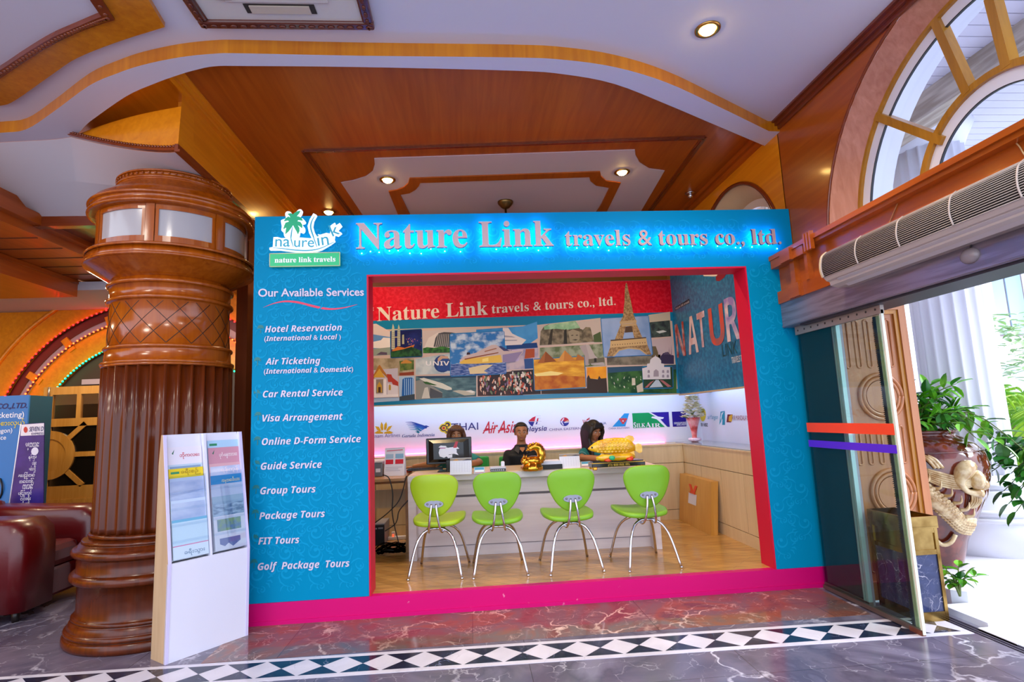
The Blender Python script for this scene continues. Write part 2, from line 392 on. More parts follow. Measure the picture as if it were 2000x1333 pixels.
# the boxed corner in front of the column, with a coved face and a beaded lower moulding
fx0 = PZ(137, 267, Z2-.004); fx1 = Vector((XF, 3.93, 3.36)); fl = (fx0-fx1).normalized()
b = MB(); A_ = []; B_ = []
N_ = 16
for i in range(N_+1):
    t = i/N_; p = fx1.lerp(fx0, t); p.z = 3.36+(fx0.z-3.36)*t**1.25; A_.append(p.copy()); zt = 3.72+(fx0.z+.02-3.72)*t+.03*math.sin(PI*t); B_.append(Vector((p.x, p.y+.03, max(zt, p.z+.01))))
b.strip(A_, B_, True)
C_ = [v+Vector((0, .20, .03)) for v in B_]
b.box(-4.5, XF+.01, 3.7, 5.2, ZB-.001, ZB+.03); b.poly([A_[0], Vector((XF, 4.15, 3.36)), Vector((XF, 4.15, ZB)), Vector((XF, B_[0].y, ZB)), B_[0]]); b.strip(B_, C_, True); b.strip(C_, [Vector((v.x, v.y, ZB+.02)) for v in C_], True)
b.build('wall_left', W_FRIEZE, kind='structure')
b = MB(); s_ = Vector((0, -.03, 0)); up_ = Vector((0, 0, .03))
b.strip(A_, [v+s_ for v in A_]); b.strip([v+s_ for v in A_], [v+s_+up_ for v in A_]); b.strip([v+s_+up_ for v in A_], [v+up_ for v in A_])
for i in range(40):
    t = (i+.5)/40*N_; k = min(int(t), N_-1); p = A_[k].lerp(A_[k+1], t-k) + s_*1.1 + Vector((0, 0, .026)); b.ball(p, .011, n=6, m=4)
b.build('trim_7', W_DARKX, kind='structure')
# ---- lower white ceiling on the left, sloping down from the soffit to the column; timber soffits beyond it
edge = [v for v in I if v.x <= fx0.x+.02]; edge = sorted(edge, key=lambda v: v.x)
R_e = [v.copy() for v in A_[::-1]]                  # bottom edge of the boxed corner, left to right
front_e = [Vector((v.x, v.y, v.z-.002)) for v in edge] + [v+Vector((0, .01, .001)) for v in R_e]
x0_ = front_e[0].x
back_e = [Vector((max(-3.9, v.x-.4) if i < len(front_e)-1 else XF-.01, 5.24, 3.36)) for i, v in enumerate(front_e)]
mid_e = [f.lerp(k, .5) for f, k in zip(front_e, back_e)]
b = MB(); b.strip(front_e, mid_e, True); b.strip(mid_e, back_e, True)
b.poly([R_e[-1]+Vector((0, .01, .001)), back_e[-1], Vector((XF-.01, 3.94, 3.361))])
b.build('ceiling', M('#c4bdc2', .65), kind='structure')
b = MB(); b.box(-3.87, XF-.12, 5.2, 5.28, 3.29, 3.42); b.box(-3.87, XF-.12, 5.9, 5.98, 3.29, 3.42)
b.box(-3.87, XF-.12, 5.28, 5.9, 3.35, 3.42); b.build('trim_8', W_DARKX, kind='structure')
b = MB(); b.box(-3.87, XF-.12, 5.98, 8.0, 3.36, 3.42); b.build('ceiling', M('#b9ab9c', .65), kind='structure')
b = MB(); b.box(-4.55, -3.87, 4.0, 8.0, 3.22, 3.5); b.box(-3.87, -3.80, 4.0, 8.0, 3.30, 3.40); b.build('ceiling', W_CEIL, kind='structure')
b = MB(); b.box(-9, -4.55, 3.9, 6.85, 3.02, 3.3); b.box(-4.61, -4.54, 4.0, 8, 3.17, 3.215); b.build('ceiling', W_RED, kind='structure')
b = MB(); b.box(-9, -4.2, 6.85, 8.0, 3.10, 3.2); b.build('ceiling', M('#b3b0b8', .6), kind='structure')
b = MB()
for k in range(5): b.box(-4.55, -3.9, 5.3+k*.32, 5.31+k*.32, 3.214, 3.222)
b.build('trim_9', M('#4a210c', .4), kind='structure')
# ---- back walls
b = MB(); b.box(-2.12, 3.2, 7.40, 7.5, 0, ZB); b.build('wall_back', W_BACK, kind='structure')
b = MB(); b.box(-9, -2.0, 8.0, 8.1, 0, 3.6); b.build('wall_back', W_FRIEZE, kind='structure')
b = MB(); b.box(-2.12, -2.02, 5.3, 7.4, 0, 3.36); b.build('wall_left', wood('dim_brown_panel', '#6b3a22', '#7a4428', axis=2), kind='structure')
b = MB(); b.box(-9.1, -9, -2.5, 8.1, 0, 4); b.build('wall_left', W_FRIEZE, kind='structure')

# ---- right wall with the big arched window
AY, AZ, AR, XW = 2.66, 2.55, 1.28, 2.75
def arc(y0, z0, r, X, a0=0., a1=PI, n=40): return [Vector((X, y0+r*math.cos(a0+(a1-a0)*i/n), z0+r*math.sin(a0+(a1-a0)*i/n))) for i in range(n+1)]
def rectray(y0, z0, a, ya, yb, zt):
    c, s_ = math.cos(a), math.sin(a); t = 1e9
    if s_ > 1e-6: t = min(t, (zt-z0)/s_)
    if c > 1e-6: t = min(t, (yb-y0)/c)
    if c < -1e-6: t = min(t, (ya-y0)/c)
    return y0+c*t, z0+s_*t
def archwall(name, y0, z0, r, X, Xo, ya, yb, zt, zb, mats, n=40):
    """a wall slab with a round-headed opening"""
    b = MB(); ins = arc(y0, z0, r, X, n=n); outs = []
    angs = [PI*i/n for i in range(n+1)]
    for a in angs:
        yy, zz = rectray(y0, z0, a, ya, yb, zt); outs.append(Vector((X, yy, zz)))
    b.strip(ins, outs)
    b.poly([(X, y0+r, z0), (X, yb, z0), (X, yb, zb), (X, y0+r, zb)]); b.poly([(X, y0-r, z0), (X, ya, z0), (X, ya, zb), (X, y0-r, zb)])
    for (yy, zz) in ((ya, zt), (yb, zt)):       # corners the rays cut off
        near = [o for o in outs if abs(o.y-yy) < .9 or abs(o.z-zz) < .9]
        s_top = min((o for o in outs if abs(o.z-zt) < 1e-5), key=lambda o: abs(o.y-yy)); s_side = max((o for o in outs if abs(o.y-yy) < 1e-5), key=lambda o: o.z)
        b.poly([s_top, s_side, Vector((X, yy, zz))])
    return b
b = archwall('wall_right', AY, AZ, AR, XW, 2.9, 1.2, 4.46, Z1+.03, 2.2, None)
b.box(XW, XW+.1, -2.5, 1.2, 2.2, Z1+.05)
b.build('wall_right', W_RED, kind='structure')
b = MB()
ra = arc(AY, AZ, AR, XW, -.25, PI+.25); rb = arc(AY+.005, 2.6, 1.105, 2.87, -.25, PI+.25)
b.strip(ra, rb, True); b.build('trim_10', wood('lilac_sheen_reveal', '#a8705e', '#c08a78', axis=2, rough=.25, coat=.4), kind='structure')  # the reveal's lilac sheen is put into its veneer colour
b = MB()
for i in range(0, 1): pass
e0 = arc(AY, AZ, AR+.012, XW-.006, -.1, PI+.1); b.tube(e0, .010, 6); b.build('trim_11', W_DARK, kind='structure')
# bay wall above the kiosk with its small arched window
SY, SZ, SR = 5.46, 2.74, .91
b = archwall('wall_right', SY, SZ, SR, XW, 2.9, 4.46, 7.45, ZB, 2.74, None); b.box(XW, XW+.02, 4.455, 4.465, 2.64, ZB)
b.build('wall_right', W_FRIEZE, kind='structure')
b = MB(); b.strip(arc(SY, SZ, SR, XW), arc(SY, SZ, SR-.14, XW+.22), True); b.build('trim_12', M('#d8b48c', .5), kind='structure')
b = MB(); b.tube(arc(SY, SZ, SR+.005, XW-.005), .022, 6); b.build('trim_13', W_DARK, kind='structure')
b = MB()
for X, r0, r1 in ((XW+.22, SR-.14, SR-.22), (XW+.30, SR-.2, SR-.34)): b.strip(arc(SY, SZ, r0, X), arc(SY, SZ, r1, X), True)
for a in (.5, 1.1, PI/2, 2.0, 2.6):
    p = Vector((XW+.24, SY+.15*math.cos(a), SZ+.15*math.sin(a))); q = Vector((XW+.24, SY+.7*math.cos(a), SZ+.7*math.sin(a))); b.tube([p, q], .02, 6)
b.tube(arc(SY, SZ, .3, XW+.24), .02, 6)
b.build('window_2', M('#e3d7d2', .4), kind='structure')
b = MB(); b.box(XW, XW+.1, 4.46, 7.45, 2.9, 3.06) if False else None
# crown mouldings along the right wall
b = MB()
for dx, z0 in ((.02, .075), (.045, .045), (.07, .018)): b.box(XW-dx, XW, -2.5, 4.50, Z1-z0, Z1+.01)
b.build('trim_14', W_DARK, kind='structure')
b = MB()
for dx, z0 in ((.04, .085), (.075, .045)): b.box(XW-dx, XW, 4.50, 7.45, ZB-z0, ZB)
b.build('trim_15', W_CEIL, kind='structure')
b = MB(); b.box(2.95, 3.05, 4.46, 7.5, 0, 3.0); b.build('wall_right', M('#8b8590', .6), kind='structure')

# ---- the arched window itself
FY, FZ, FR = 2.665, 2.60, 1.10
wroot = thing('window_1', (2.87, FY, 2.60), None, None); wroot['kind'] = 'structure'
YEL = wood('yellow_window_oak', '#9c6a14', '#b78224', axis=2, rough=.35)
SASH = M('#dfe4ef', .4); GASK = M('#15161c', .5)
def ring(b, r0, r1, X0, X1, a0=0., a1=PI):
    i0 = arc(FY, FZ, r0, X0, a0, a1); o0 = arc(FY, FZ, r1, X0, a0, a1); i1 = arc(FY, FZ, r0, X1, a0, a1); o1 = arc(FY, FZ, r1, X1, a0, a1)
    b.strip(i0, o0, True); b.strip(i0, i1, True); b.strip(o0, o1, True); b.strip(i1, o1, True)
b = MB(); ring(b, FR-.012, FR+.012, 2.862, 2.90, -.12, PI+.12); ring(b, .515, .555, 2.862, 2.90, -.05, PI+.05)
def yz(px, X): p = PX(px[0], px[1], X); return p
for p1, p2, w in (((1706, 226), (1845, 278), .026), ((1929, -6), (1966, 138), .026)):
    p = yz(p1, 2.86); q = yz(p2, 2.86); q = p.lerp(q, .95); d = (q-p).normalized(); nrm = Vector((1, 0, 0)).cross(d)*w
    b.prism([p-nrm, q-nrm, q+nrm, p+nrm], (.06, 0, 0))
for px_ in ((1845, 278), (1966, 138)):
    pp = yz(px_, 2.86); a = PI-math.atan2(pp.z-FZ, pp.y-FY)
    p = Vector((2.86, FY+.53*math.cos(a), FZ+.53*math.sin(a))); q = Vector((2.86, FY+1.09*math.cos(a), FZ+1.09*math.sin(a))); d = (q-p).normalized(); nrm = Vector((1, 0, 0)).cross(d)*.026
    b.prism([p-nrm, q-nrm, q+nrm, p+nrm], (.06, 0, 0))
b.build('window_frame', YEL, wroot)
b = MB(); ring(b, FR-.085, FR-.012, 2.885, 2.90); ring(b, .445, .515, 2.885, 2.90); b.build('sash', SASH, wroot)
b = MB(); ring(b, FR-.091, FR-.085, 2.884, 2.90); ring(b, .439, .445, 2.884, 2.90); b.build('gasket', GASK, wroot)
b = MB(); b.poly(arc(FY, FZ, FR-.05, 2.93)); b.build('pane', glass('window_glass', '#f6faff', .05), wroot)
# outer masonry arch, white, and the slatted canopy beyond it
b = MB(); b.strip(arc(FY, FZ, 1.12, 2.97, -.2, PI+.2), arc(FY, FZ, 1.13, 3.14, -.2, PI+.2), True)
oa = archwall('w', FY, FZ, 1.13, 3.14, 3.4, -2, 4.75, 4.35, 2.25, None); o = len(b.v); b.v += oa.v; b.f += [[i+o for i in f] for f in oa.f]; b.m += oa.m; b.sm += oa.sm
b.build('wall_outside', M('#d9dbe6', .6), kind='structure')
SLAT = M('#d8d3df', .55)
b = MB(); y = -1.5
while y < 9: b.box(3.14, 6.6, y, y+.112, 4.02, 4.05); y += .12
b.build('ceiling_outside', SLAT, kind='structure')
b = MB(); b.box(3.14, 6.6, -1.5, 9, 4.06, 4.1); b.build('ceiling_outside', M('#8e8792', .8), kind='structure')
b = MB(); b.box(3.95, 4.18, -2, 9, 3.80, 4.02); b.build('trim_16', mix_noise('weathered_beam', '#9d8c7a', '#c2b3a0', 3, rough=.7, stretch=(6, .6, 6)), kind='structure')

# ---- timber beam under the window, steel door header
b = MB(); b.box(2.60, 2.74, -2, 4.41, 2.25, 2.60); b.build('trim_17', W_RED, kind='structure')
b = MB()
b.box(2.52, 2.74, -2, 4.41, 2.60, 2.635); b.box(2.54, 2.60, -2, 4.41, 2.575, 2.60); b.box(2.565, 2.60, -2, 4.41, 2.235, 2.335)
b.box(2.53, 2.60, 3.95, 4.405, 2.53, 2.60); b.box(2.555, 2.60, 4.12, 4.18, 2.335, 2.53); b.box(2.555, 2.60, 3.95, 3.985, 2.335, 2.53)
b.box(2.545, 2.565, 4.08, 4.22, 2.24, 2.345); b.box(2.50, 2.53, 4.08, 4.22, 2.525, 2.62)
for k in range(3): b.box(2.50, 2.53, 3.80+k*.035, 3.818+k*.035, 2.525, 2.66)
b.build('trim_18', W_RED, kind='structure')
b = MB(); b.box(2.58, 2.86, -2, 4.409, 2.035, 2.235); b.box(2.57, 2.58, -2, 4.40, 2.04, 2.05)
b.build('trim_19', mix_noise('brushed_steel_header', '#8c8690', '#aaa5b4', 4, rough=.35, metal=.7, stretch=(8, .5, 8)), kind='structure')
b = MB(); b.box(2.60, 2.84, -2, 4.2, 2.02, 2.036); b.build('trim_20', M('#2e2b33', .5), kind='structure')
b = MB(); b.box(2.72, 2.765, 3.95, 4.409, 0, 2.034); b.build('wall_right', M('#a3969e', .5, bump=(60, .2)), kind='structure')
# ================================================================== KIOSK FRONT
YF, FX0, FX1, FH = 4.414, -1.640, 2.745, 3.055
OX0, OX1, OZ0, OZ1 = -.777, 2.318, .153, 2.563
UX, UZ = Vector((1, 0, 0)), Vector((0, 0, 1))
BLUE = M('#0084b0', .45, spec=.06, bump=(30, .03)); BLUE2 = M('#0a91bf', .45, spec=.06); 
PINK = mix_noise('scuffed_pink_paint', '#c8006a', '#f0b0cc', 16, .70, .80, .42, 8, spec=.25)
front = thing('kiosk_front', ((FX0+FX1)/2, YF, 0), 'blue damask kiosk front with a wide opening, pink plinth and lit sign', 'kiosk')
b = MB()
b.box(FX0, OX0, YF, YF+.2, .153, FH); b.box(OX0, OX1, YF, YF+.2, OZ1, FH); b.box(OX1, FX1, YF, YF+.2, .153, FH)
b.mat(1)
# damask scrollwork printed on the blue sheets
LAY = 0
def stroke(b, pts, w, O, sx=1, sc=1.):
    """flat tapering brush stroke in the facade plane"""
    global LAY
    LAY = (LAY+1) % 24; O = O - Vector((0, LAY*.00006, 0))       # neighbouring strokes never share a plane
    n = len(pts); A, B = [], []
    for i, (x, y) in enumerate(pts):
        x2, y2 = pts[min(i+1, n-1)]; x1, y1 = pts[max(i-1, 0)]
        d = math.hypot(x2-x1, y2-y1) or 1; nx, ny = -(y2-y1)/d, (x2-x1)/d
        ww = w[i] if isinstance(w, list) else 1.35*w*math.sin(PI*min(1, (i+.35)/(n-.3)))
        A.append(O + UX*sx*sc*(x+nx*ww) + UZ*sc*(y+ny*ww)); B.append(O + UX*sx*sc*(x-nx*ww) + UZ*sc*(y-ny*ww))
    b.strip(A, B)
def disc(b, c, r, O, sx=1, sc=1., n=10):
    O = O - Vector((0, .0016, 0))
    b.poly([O + UX*sx*sc*(c[0]+r*math.cos(2*PI*k/n)) + UZ*sc*(c[1]+r*math.sin(2*PI*k/n)) for k in range(n)])
def spiral(cx, cy, r0, r1, a0, a1, n=16): return [(cx+(r0+(r1-r0)*i/n)*math.cos(a0+(a1-a0)*i/n), cy+(r0+(r1-r0)*i/n)*math.sin(a0+(a1-a0)*i/n)) for i in range(n+1)]
def motif(b, O, sx, sc):
    stroke(b, spiral(.10, .10, .10, .052, 2.4, 7.6), .011, O, sx, sc); disc(b, (.105, .125), .028, O, sx, sc)
    stroke(b, [(.02, .165), (-.02, .21), (-.09, .235), (-.16, .22)], .009, O, sx, sc)
    stroke(b, spiral(-.12, .145, .075, .035, .9, -4.2, 12), .009, O, sx, sc); disc(b, (-.125, .13), .018, O, sx, sc)
    stroke(b, spiral(.02, -.12, .05, .022, 1.2, 6.2, 10), .008, O, sx, sc); disc(b, (.025, -.112), .014, O, sx, sc)
    for x, y, dx, dy in ((-.06, .04, -.07, .02), (-.05, .0, -.075, -.03), (-.03, -.03, -.06, -.065)): stroke(b, [(x, y), (x+dx*.5-.01, y+dy*.5+.02), (x+dx, y+dy)], .010, O, sx, sc)
    stroke(b, [(.19, .10), (.205, .04), (.18, -.03), (.12, -.08), (.04, -.10)], .008, O, sx, sc)
    stroke(b, [(.13, -.07), (.17, -.11), (.18, -.16)], .007, O, sx, sc); stroke(b, [(.08, -.09), (.08, -.14), (.05, -.17)], .007, O, sx, sc)
def fill(x0, x1, z0, z1, sc):
    z = z0; r = 0
    while z < z1:
        x = x0 + (.21*sc if r % 2 else 0)
        while x < x1:
            sx = 1 if r % 2 == 0 else -1
            O = Vector((x, YF-.0012, z))
            if x-.2*sc > x0 and x+.21*sc < x1 and z-.17*sc > z0 and z+.24*sc < z1: motif(b, O, sx, sc)
            x += .42*sc
        z += .27*sc; r += 1
fill(FX0+.005, OX0-.005, .17, FH-.01, .50); fill(OX0-.09, 2.50, OZ1+.02, FH-.01, .50); fill(OX1+.01, FX1, .17, FH-.4, .50)
b.build('wall_panel', [BLUE, BLUE2], front)
b = MB()
b.box(OX0-.001, OX0+.012, YF-.004, YF+.2, OZ0, OZ1-.014); b.box(OX1-.012, OX1+.001, YF-.004, YF+.2, OZ0, OZ1-.014); b.box(OX0-.001, OX1+.001, YF-.004, YF+.2, OZ1-.014, OZ1+.001)
b.build('opening_lining', M('#c60d36', .45, spec=.25), front, label='crimson painted lining of the opening')
b = MB(); b.box(FX0, FX1, YF-.006, YF+.06, 0, .152); b.box(FX0, FX1, YF-.014, YF-.006, 0, .03); b.build('plinth', PINK, front, label='scuffed pink plinth')
def fp(x, y, e=0.): return PY(x, y, YF-e)
# services list
TXT = M('#cfc3d6', .4); TXTE = M('#6d5f98', .4)
def line(body, l, r, cap=None, sh=.0, ft=.0, table=SBI, nm='service_text'):
    p, q = fp(*l), fp(*r); u = (q-p); b = MB()
    write(b, face(body, table), p, u, UZ, u.length, None if cap is None else (fp(l[0], cap)-p).length, sh, ft, .006)
    b.build(nm, TXT, front)
line('Our Available Services', (505, 580), (711, 578), None, 0, .016, {}, 'heading_text')
for body, l, r in (('Hotel Reservation', (518, 650), (668, 646)), ('(International & Local )', (517, 667), (666, 663)), ('Air Ticketing', (519, 713), (626, 711)),
                   ('(International & Domestic)', (516, 731), (690, 726)), ('Car Rental Service', (514, 777), (670, 773)), ('Visa Arrangement', (513, 824), (670, 820)),
                   ('Online D-Form Service', (512, 870), (705, 864)), ('Guide Service', (510, 918), (629, 914)), ('Group Tours', (509, 966), (617, 962)),
                   ('Package Tours', (507, 1015), (635, 1010)), ('FIT Tours', (505, 1064), (585, 1061)), ('Golf  Package  Tours', (504, 1114), (683, 1107))):
    line(body, l, r)
b = MB(); c = smooth_curve([fp(*p, .002) for p in ((514, 601), (535, 593), (557, 589), (582, 591), (606, 597), (628, 602), (649, 604), (674, 601), (698, 595))])
n = len(c); w = [.009*math.sin(PI*(i+.2)/n) for i in range(n)]
b.strip([v+UZ*w[i] for i, v in enumerate(c)], [v-UZ*w[i] for i, v in enumerate(c)]); b.build('swoosh', M('#d3204f', .35), front)
GRN = M('#0b7377', .5)
for px, py in ((509, 640), (503, 703), (502, 767), (504, 810), (503, 858), (501, 905), (500, 953), (499, 1001), (498, 1050), (496, 1098)):
    b = MB(); O = fp(px, py, .0018)
    for k in range(7):
        a = PI/2 + (k-3)*.62; t = [(0, 0), (.014*math.cos(a), .014*math.sin(a)+.003), (.030*math.cos(a), .026*math.sin(a)-.006)]; stroke(b, t, [.003, .0055, .0008], O)
    stroke(b, [(0, 0), (.002, -.022), (.0, -.045)], [.002, .0028, .0035], O); b.build('palm_bullet', GRN, front)
# standing-off channel letters with blue light behind them
LET = [M('#b99fa4', .4, .2), M('#4a3a46', .5), M('#1577ff', .5, emit=12., ecol='#12a2ff')]
DOT = M('#9fe4ff', .5, emit=14., ecol='#38b4ff')
sg = random.Random(3)
def sign(body, l, r, cap):
    p, q = fp(*l), fp(*r); u = (q-p).normalized(); f_ = face(body, BOLD)
    vs, _ = glyphs(f_); x0 = min(v.x for v in vs); x1 = max(v.x for v in vs); k = (q-p).length/(x1-x0)
    hk = (fp(l[0], cap)-p).length/max(v.y for v in glyphs(f_[0] if body[0] == 'N' else f_[5])[0])
    ref = max(v.x for v in glyphs('.')[0])
    for i, ch in enumerate(body):
        if ch == ' ': continue
        adv = max(v.x for v in glyphs(f_[:i] + '.')[0]) - ref if i else 0.
        gv, gf = glyphs(f_[i], 0, .004, 1.)
        b = MB()
        for f in gf:
            zz = [gv[j].z for j in f]; pts = [p + u*((gv[j].x+adv-x0)*k) + UZ*(gv[j].y*hk) + Vector((0, -1, 0))*(.048 if gv[j].z < 0 else .068) for j in f]
            b.mat(0 if min(zz) > 0 else (2 if max(zz) < 0 else 1)); b.poly(pts)
        lo = min(v.x for v in b.v); hi = max(v.x for v in b.v); zl = min(v.z for v in b.v)
        o = b.build('sign_letter', LET, front)
        c = MB()
        for j in range(max(1, int((hi-lo)/.065))):
            x = lo + (j+.5)*(hi-lo)/max(1, int((hi-lo)/.065)); c.ball((x, YF-.014, zl-.012+sg.uniform(-.014, .03)), .0055, n=6, m=4)
        c.build('led_lamp', DOT, o)
sign('Nature Link', (699, 491), (1079, 485), 442)
sign('travels & tours co., ltd.', (1102, 485), (1518, 481.5), 455.5)
# the palm logo board and the green name plate
def lg(x, y, e=0.): return fp(510+x/8.333, 400+y/8.333, e)
b = MB()
for pts in ([(135, 700), (190, 690), (200, 530), (260, 525), (330, 545), (440, 540), (480, 520), (700, 540), (800, 548), (880, 520), (930, 480), (960, 490), (1060, 460), (1120, 470), (1150, 500), (1180, 545), (1200, 590), (1120, 650), (980, 730), (830, 780), (700, 780), (500, 760), (300, 735), (135, 735)],
            [(430, 520), (380, 520), (365, 450), (330, 420), (335, 350), (325, 290), (330, 250), (400, 220), (390, 150), (420, 110), (480, 120), (530, 190), (570, 120), (620, 75), (665, 90), (650, 150), (610, 215), (670, 220), (715, 270), (700, 300), (660, 315), (700, 370), (700, 430), (670, 455), (625, 440), (610, 500), (560, 560), (460, 560)],
            [(790, 240), (850, 140), (900, 165), (850, 260), (835, 350), (860, 440), (900, 510), (880, 580), (830, 560), (780, 460), (755, 350)],
            [(1130, 340), (1200, 292), (1205, 345), (1280, 298), (1312, 340), (1240, 415), (1310, 460), (1250, 507), (1195, 490), (1185, 560), (1120, 540)]):
    q = [lg(x, y, .045) for x, y in pts]
    if len(pts) == 28: q = smooth_curve(q + q[:1], 3)[:-1]
    b.prism(q, (0, .03, 0))
logo = b.build('logo_board', M('#e6ecff', .4, emit=.35), front, label='white cut-out palm logo board')
b = MB(); E_ = .0465
for tx, ty, bx, by in ((430, 150, 500, 180), (640, 100, 560, 160), (370, 270, 440, 225), (680, 262, 600, 220), (362, 400, 420, 320), (668, 385, 620, 310), (395, 480, 440, 390), (600, 485, 590, 390)):
    c = [lg(525, 285, E_), lg((525+bx*2)/3, (285+by*2)/3, E_), lg(bx, by, E_), lg((bx+tx)/2+6, (by+ty)/2-6, E_), lg(tx, ty, E_)]
    n = len(c); A_ = []; B_ = []
    for i, v in enumerate(c):
        d = (c[min(i+1, n-1)]-c[max(i-1, 0)]).normalized(); nn = d.cross(Vector((0, 1, 0))); w = (.012, .016, .017, .012, .001)[i]; A_.append(v+nn*w); B_.append(v-nn*w)
    A_ = [v-Vector((0, .0003*len(b.f)/8, 0)) for v in A_]; B_ = [v-Vector((0, .0003*len(b.f)/8, 0)) for v in B_]
    b.strip(A_, B_)
b.poly([lg(525+42*math.cos(a*PI/7), 285+42*math.sin(a*PI/7), E_+.0016) for a in range(14)])
b.build('palm_leaves', M('#0dae78', .4), logo)
b = MB()
def pen(pts, w):
    c = smooth_curve([lg(x, y, E_) for x, y in pts]); n = len(c); A_ = []; B_ = []
    for i, v in enumerate(c):
        d = (c[min(i+1, n-1)]-c[max(i-1, 0)]).normalized(); nn = d.cross(Vector((0, 1, 0))); ww = w*(.3+.7*math.sin(PI*(i+.3)/n)); A_.append(v+nn*ww); B_.append(v-nn*ww)
    b.strip(A_, B_)
pen([(512, 360), (495, 450), (488, 560), (525, 688)], .005); pen([(870, 185), (820, 280), (808, 380), (850, 520), (908, 690)], .006); pen([(190, 703), (350, 715), (560, 740), (780, 745), (980, 705), (1185, 605)], .005)
for t, x0, y0, x1, y1 in (('na', 228, 682, 468, 682), ('ure', 535, 688, 862, 690), ('in', 925, 672, 1108, 645), ('k', 1165, 520, 1290, 470)):
    p, q = lg(x0, y0, .0465), lg(x1, y1, .0465); u = (q-p); write(b, t, p, u, UZ.cross(u).cross(u)*-1 if False else Vector((-u.z, 0, u.x)), u.length, None, 0, .006)
b.build('logo_lettering', M('#22a2bc', .4), logo)
c4 = [lg(140, 800, .04), lg(1280, 777, .04), lg(1280, 992, .04), lg(140, 1010, .04)]
b = MB(); b.mat(0).prism(c4, (0, .03, 0)); b.mat(1)
for i in range(4):
    p, q = c4[i], c4[(i+1) % 4]; b.tube([p, q], .004, 5)
b.mat(2); p, q = lg(220, 945, .041), lg(1210, 926, .041); write(b, face('nature link travels', BOLD), p, q-p, UZ, (q-p).length, None, 0, .012)
b.build('name_plate', [M('#12a86c', .35, emit=.15), M('#cfd8b0', .4), M('#f2f6ff', .4)], front, label='green name plate with white serif lettering')

# ================================================================== KIOSK INTERIOR
ZF, YB, XB = .152, 6.63, 2.49
def parquet():
    m = bpy.data.materials.new('oak_parquet'); m.use_nodes = True; nt = m.node_tree; N = nt.nodes; L = nt.links; bs = N['Principled BSDF']
    bs.inputs['Roughness'].default_value = .22; bs.inputs['Coat Weight'].default_value = .3
    tc = N.new('ShaderNodeTexCoord'); mp = N.new('ShaderNodeMapping'); mp.inputs['Rotation'].default_value = (0, 0, .78); L.new(tc.outputs['Object'], mp.inputs[0])
    br = N.new('ShaderNodeTexBrick'); br.inputs['Scale'].default_value = 1; br.inputs['Brick Width'].default_value = .62; br.inputs['Row Height'].default_value = .085; br.inputs['Mortar Size'].default_value = .0008
    br.inputs['Color1'].default_value = hexc('#cb9a58')+(1,); br.inputs['Color2'].default_value = hexc('#b58446')+(1,); br.inputs['Mortar'].default_value = hexc('#7d5528')+(1,)
    L.new(mp.outputs[0], br.inputs['Vector'])
    n = N.new('ShaderNodeTexNoise'); n.inputs['Scale'].default_value = 2.4; n.inputs['Detail'].default_value = 5; m2 = N.new('ShaderNodeMapping'); m2.inputs['Rotation'].default_value = (0, 0, .78); m2.inputs['Scale'].default_value = (1.2, 12, 1)
    L.new(tc.outputs['Object'], m2.inputs[0]); L.new(m2.outputs[0], n.inputs['Vector'])
    mr = N.new('ShaderNodeMapRange'); mr.inputs[1].default_value = .35; mr.inputs[2].default_value = .7; mr.inputs[3].default_value = .75; mr.inputs[4].default_value = 1.12; L.new(n.outputs[0], mr.inputs[0])
    mx = N.new('ShaderNodeMix'); mx.data_type = 'RGBA'; mx.blend_type = 'MULTIPLY'; mx.inputs[0].default_value = 1; L.new(br.outputs[0], mx.inputs[6]); L.new(mr.outputs[0], mx.inputs[7]); L.new(mx.outputs[2], bs.inputs['Base Color'])
    return m
b = MB(); b.box(FX0+.02, 2.9, YF+.06, 7.06, .004, ZF); b.build('floor', parquet(), kind='structure')
b = MB(); b.box(FX0, FX0+.05, YF+.2, 7.06, .152, 3.0); b.build('wall_left', M('#b9a184', .6), kind='structure')
# bulkhead that carries the pictures, above a lit recess
BHM = M('#0b7fae', .35)
b = MB(); b.box(FX0+.05, XB+.42, YB, YB+.06, 1.602, 3.0); b.box(FX0+.05, XB+.42, YB+.06, 7.06, 1.80, 1.84)
b.box(XB+.015, XB+.075, YF+.2, YB, 1.59, 3.06); b.box(XB+.075, 2.93, YF+.2, YB+.2, 1.80, 1.84)
b.build('wall_back', BHM, kind='structure')
NW = M('#eef0fb', .55)
b = MB(); b.box(FX0+.05, 2.94, 7.035, 7.06, 1.0, 1.80); b.box(2.905, 2.93, YF+.2, 7.035, 1.0, 1.80); b.build('wall_back', NW, kind='structure')
TUBE = M('#ffffff', .4, emit=6.0, ecol='#e6eaff'); PTUBE = M('#ff9ac0', .4, emit=3.0, ecol='#ff62a4')
b = MB(); b.tube([(FX0+.15, 6.78, 1.72), (2.7, 6.78, 1.72)], .016, 8); b.build('fluorescent_tube', TUBE, label='long white tube lamp hidden behind the back picture wall', cat='lamp')
b = MB(); b.tube([(2.70, 4.8, 1.72), (2.70, 6.7, 1.72)], .016, 8); b.build('fluorescent_tube', TUBE, label='white tube lamp hidden behind the right picture wall', cat='lamp')
b = MB(); b.box(FX0+.1, 2.40, 6.985, 7.022, 1.016, 1.026); b.build('light_strip', PTUBE, label='pink light strip along the foot of the airline board', cat='lamp')
# trim lines under the bulkhead
b = MB(); b.box(FX0+.05, XB+.02, YB-.006, YB+.06, 1.594, 1.606); b.box(XB+.004, XB+.075, YF+.2, YB, 1.580, 1.594); b.build('trim_21', M('#c3a878', .4), kind='structure')
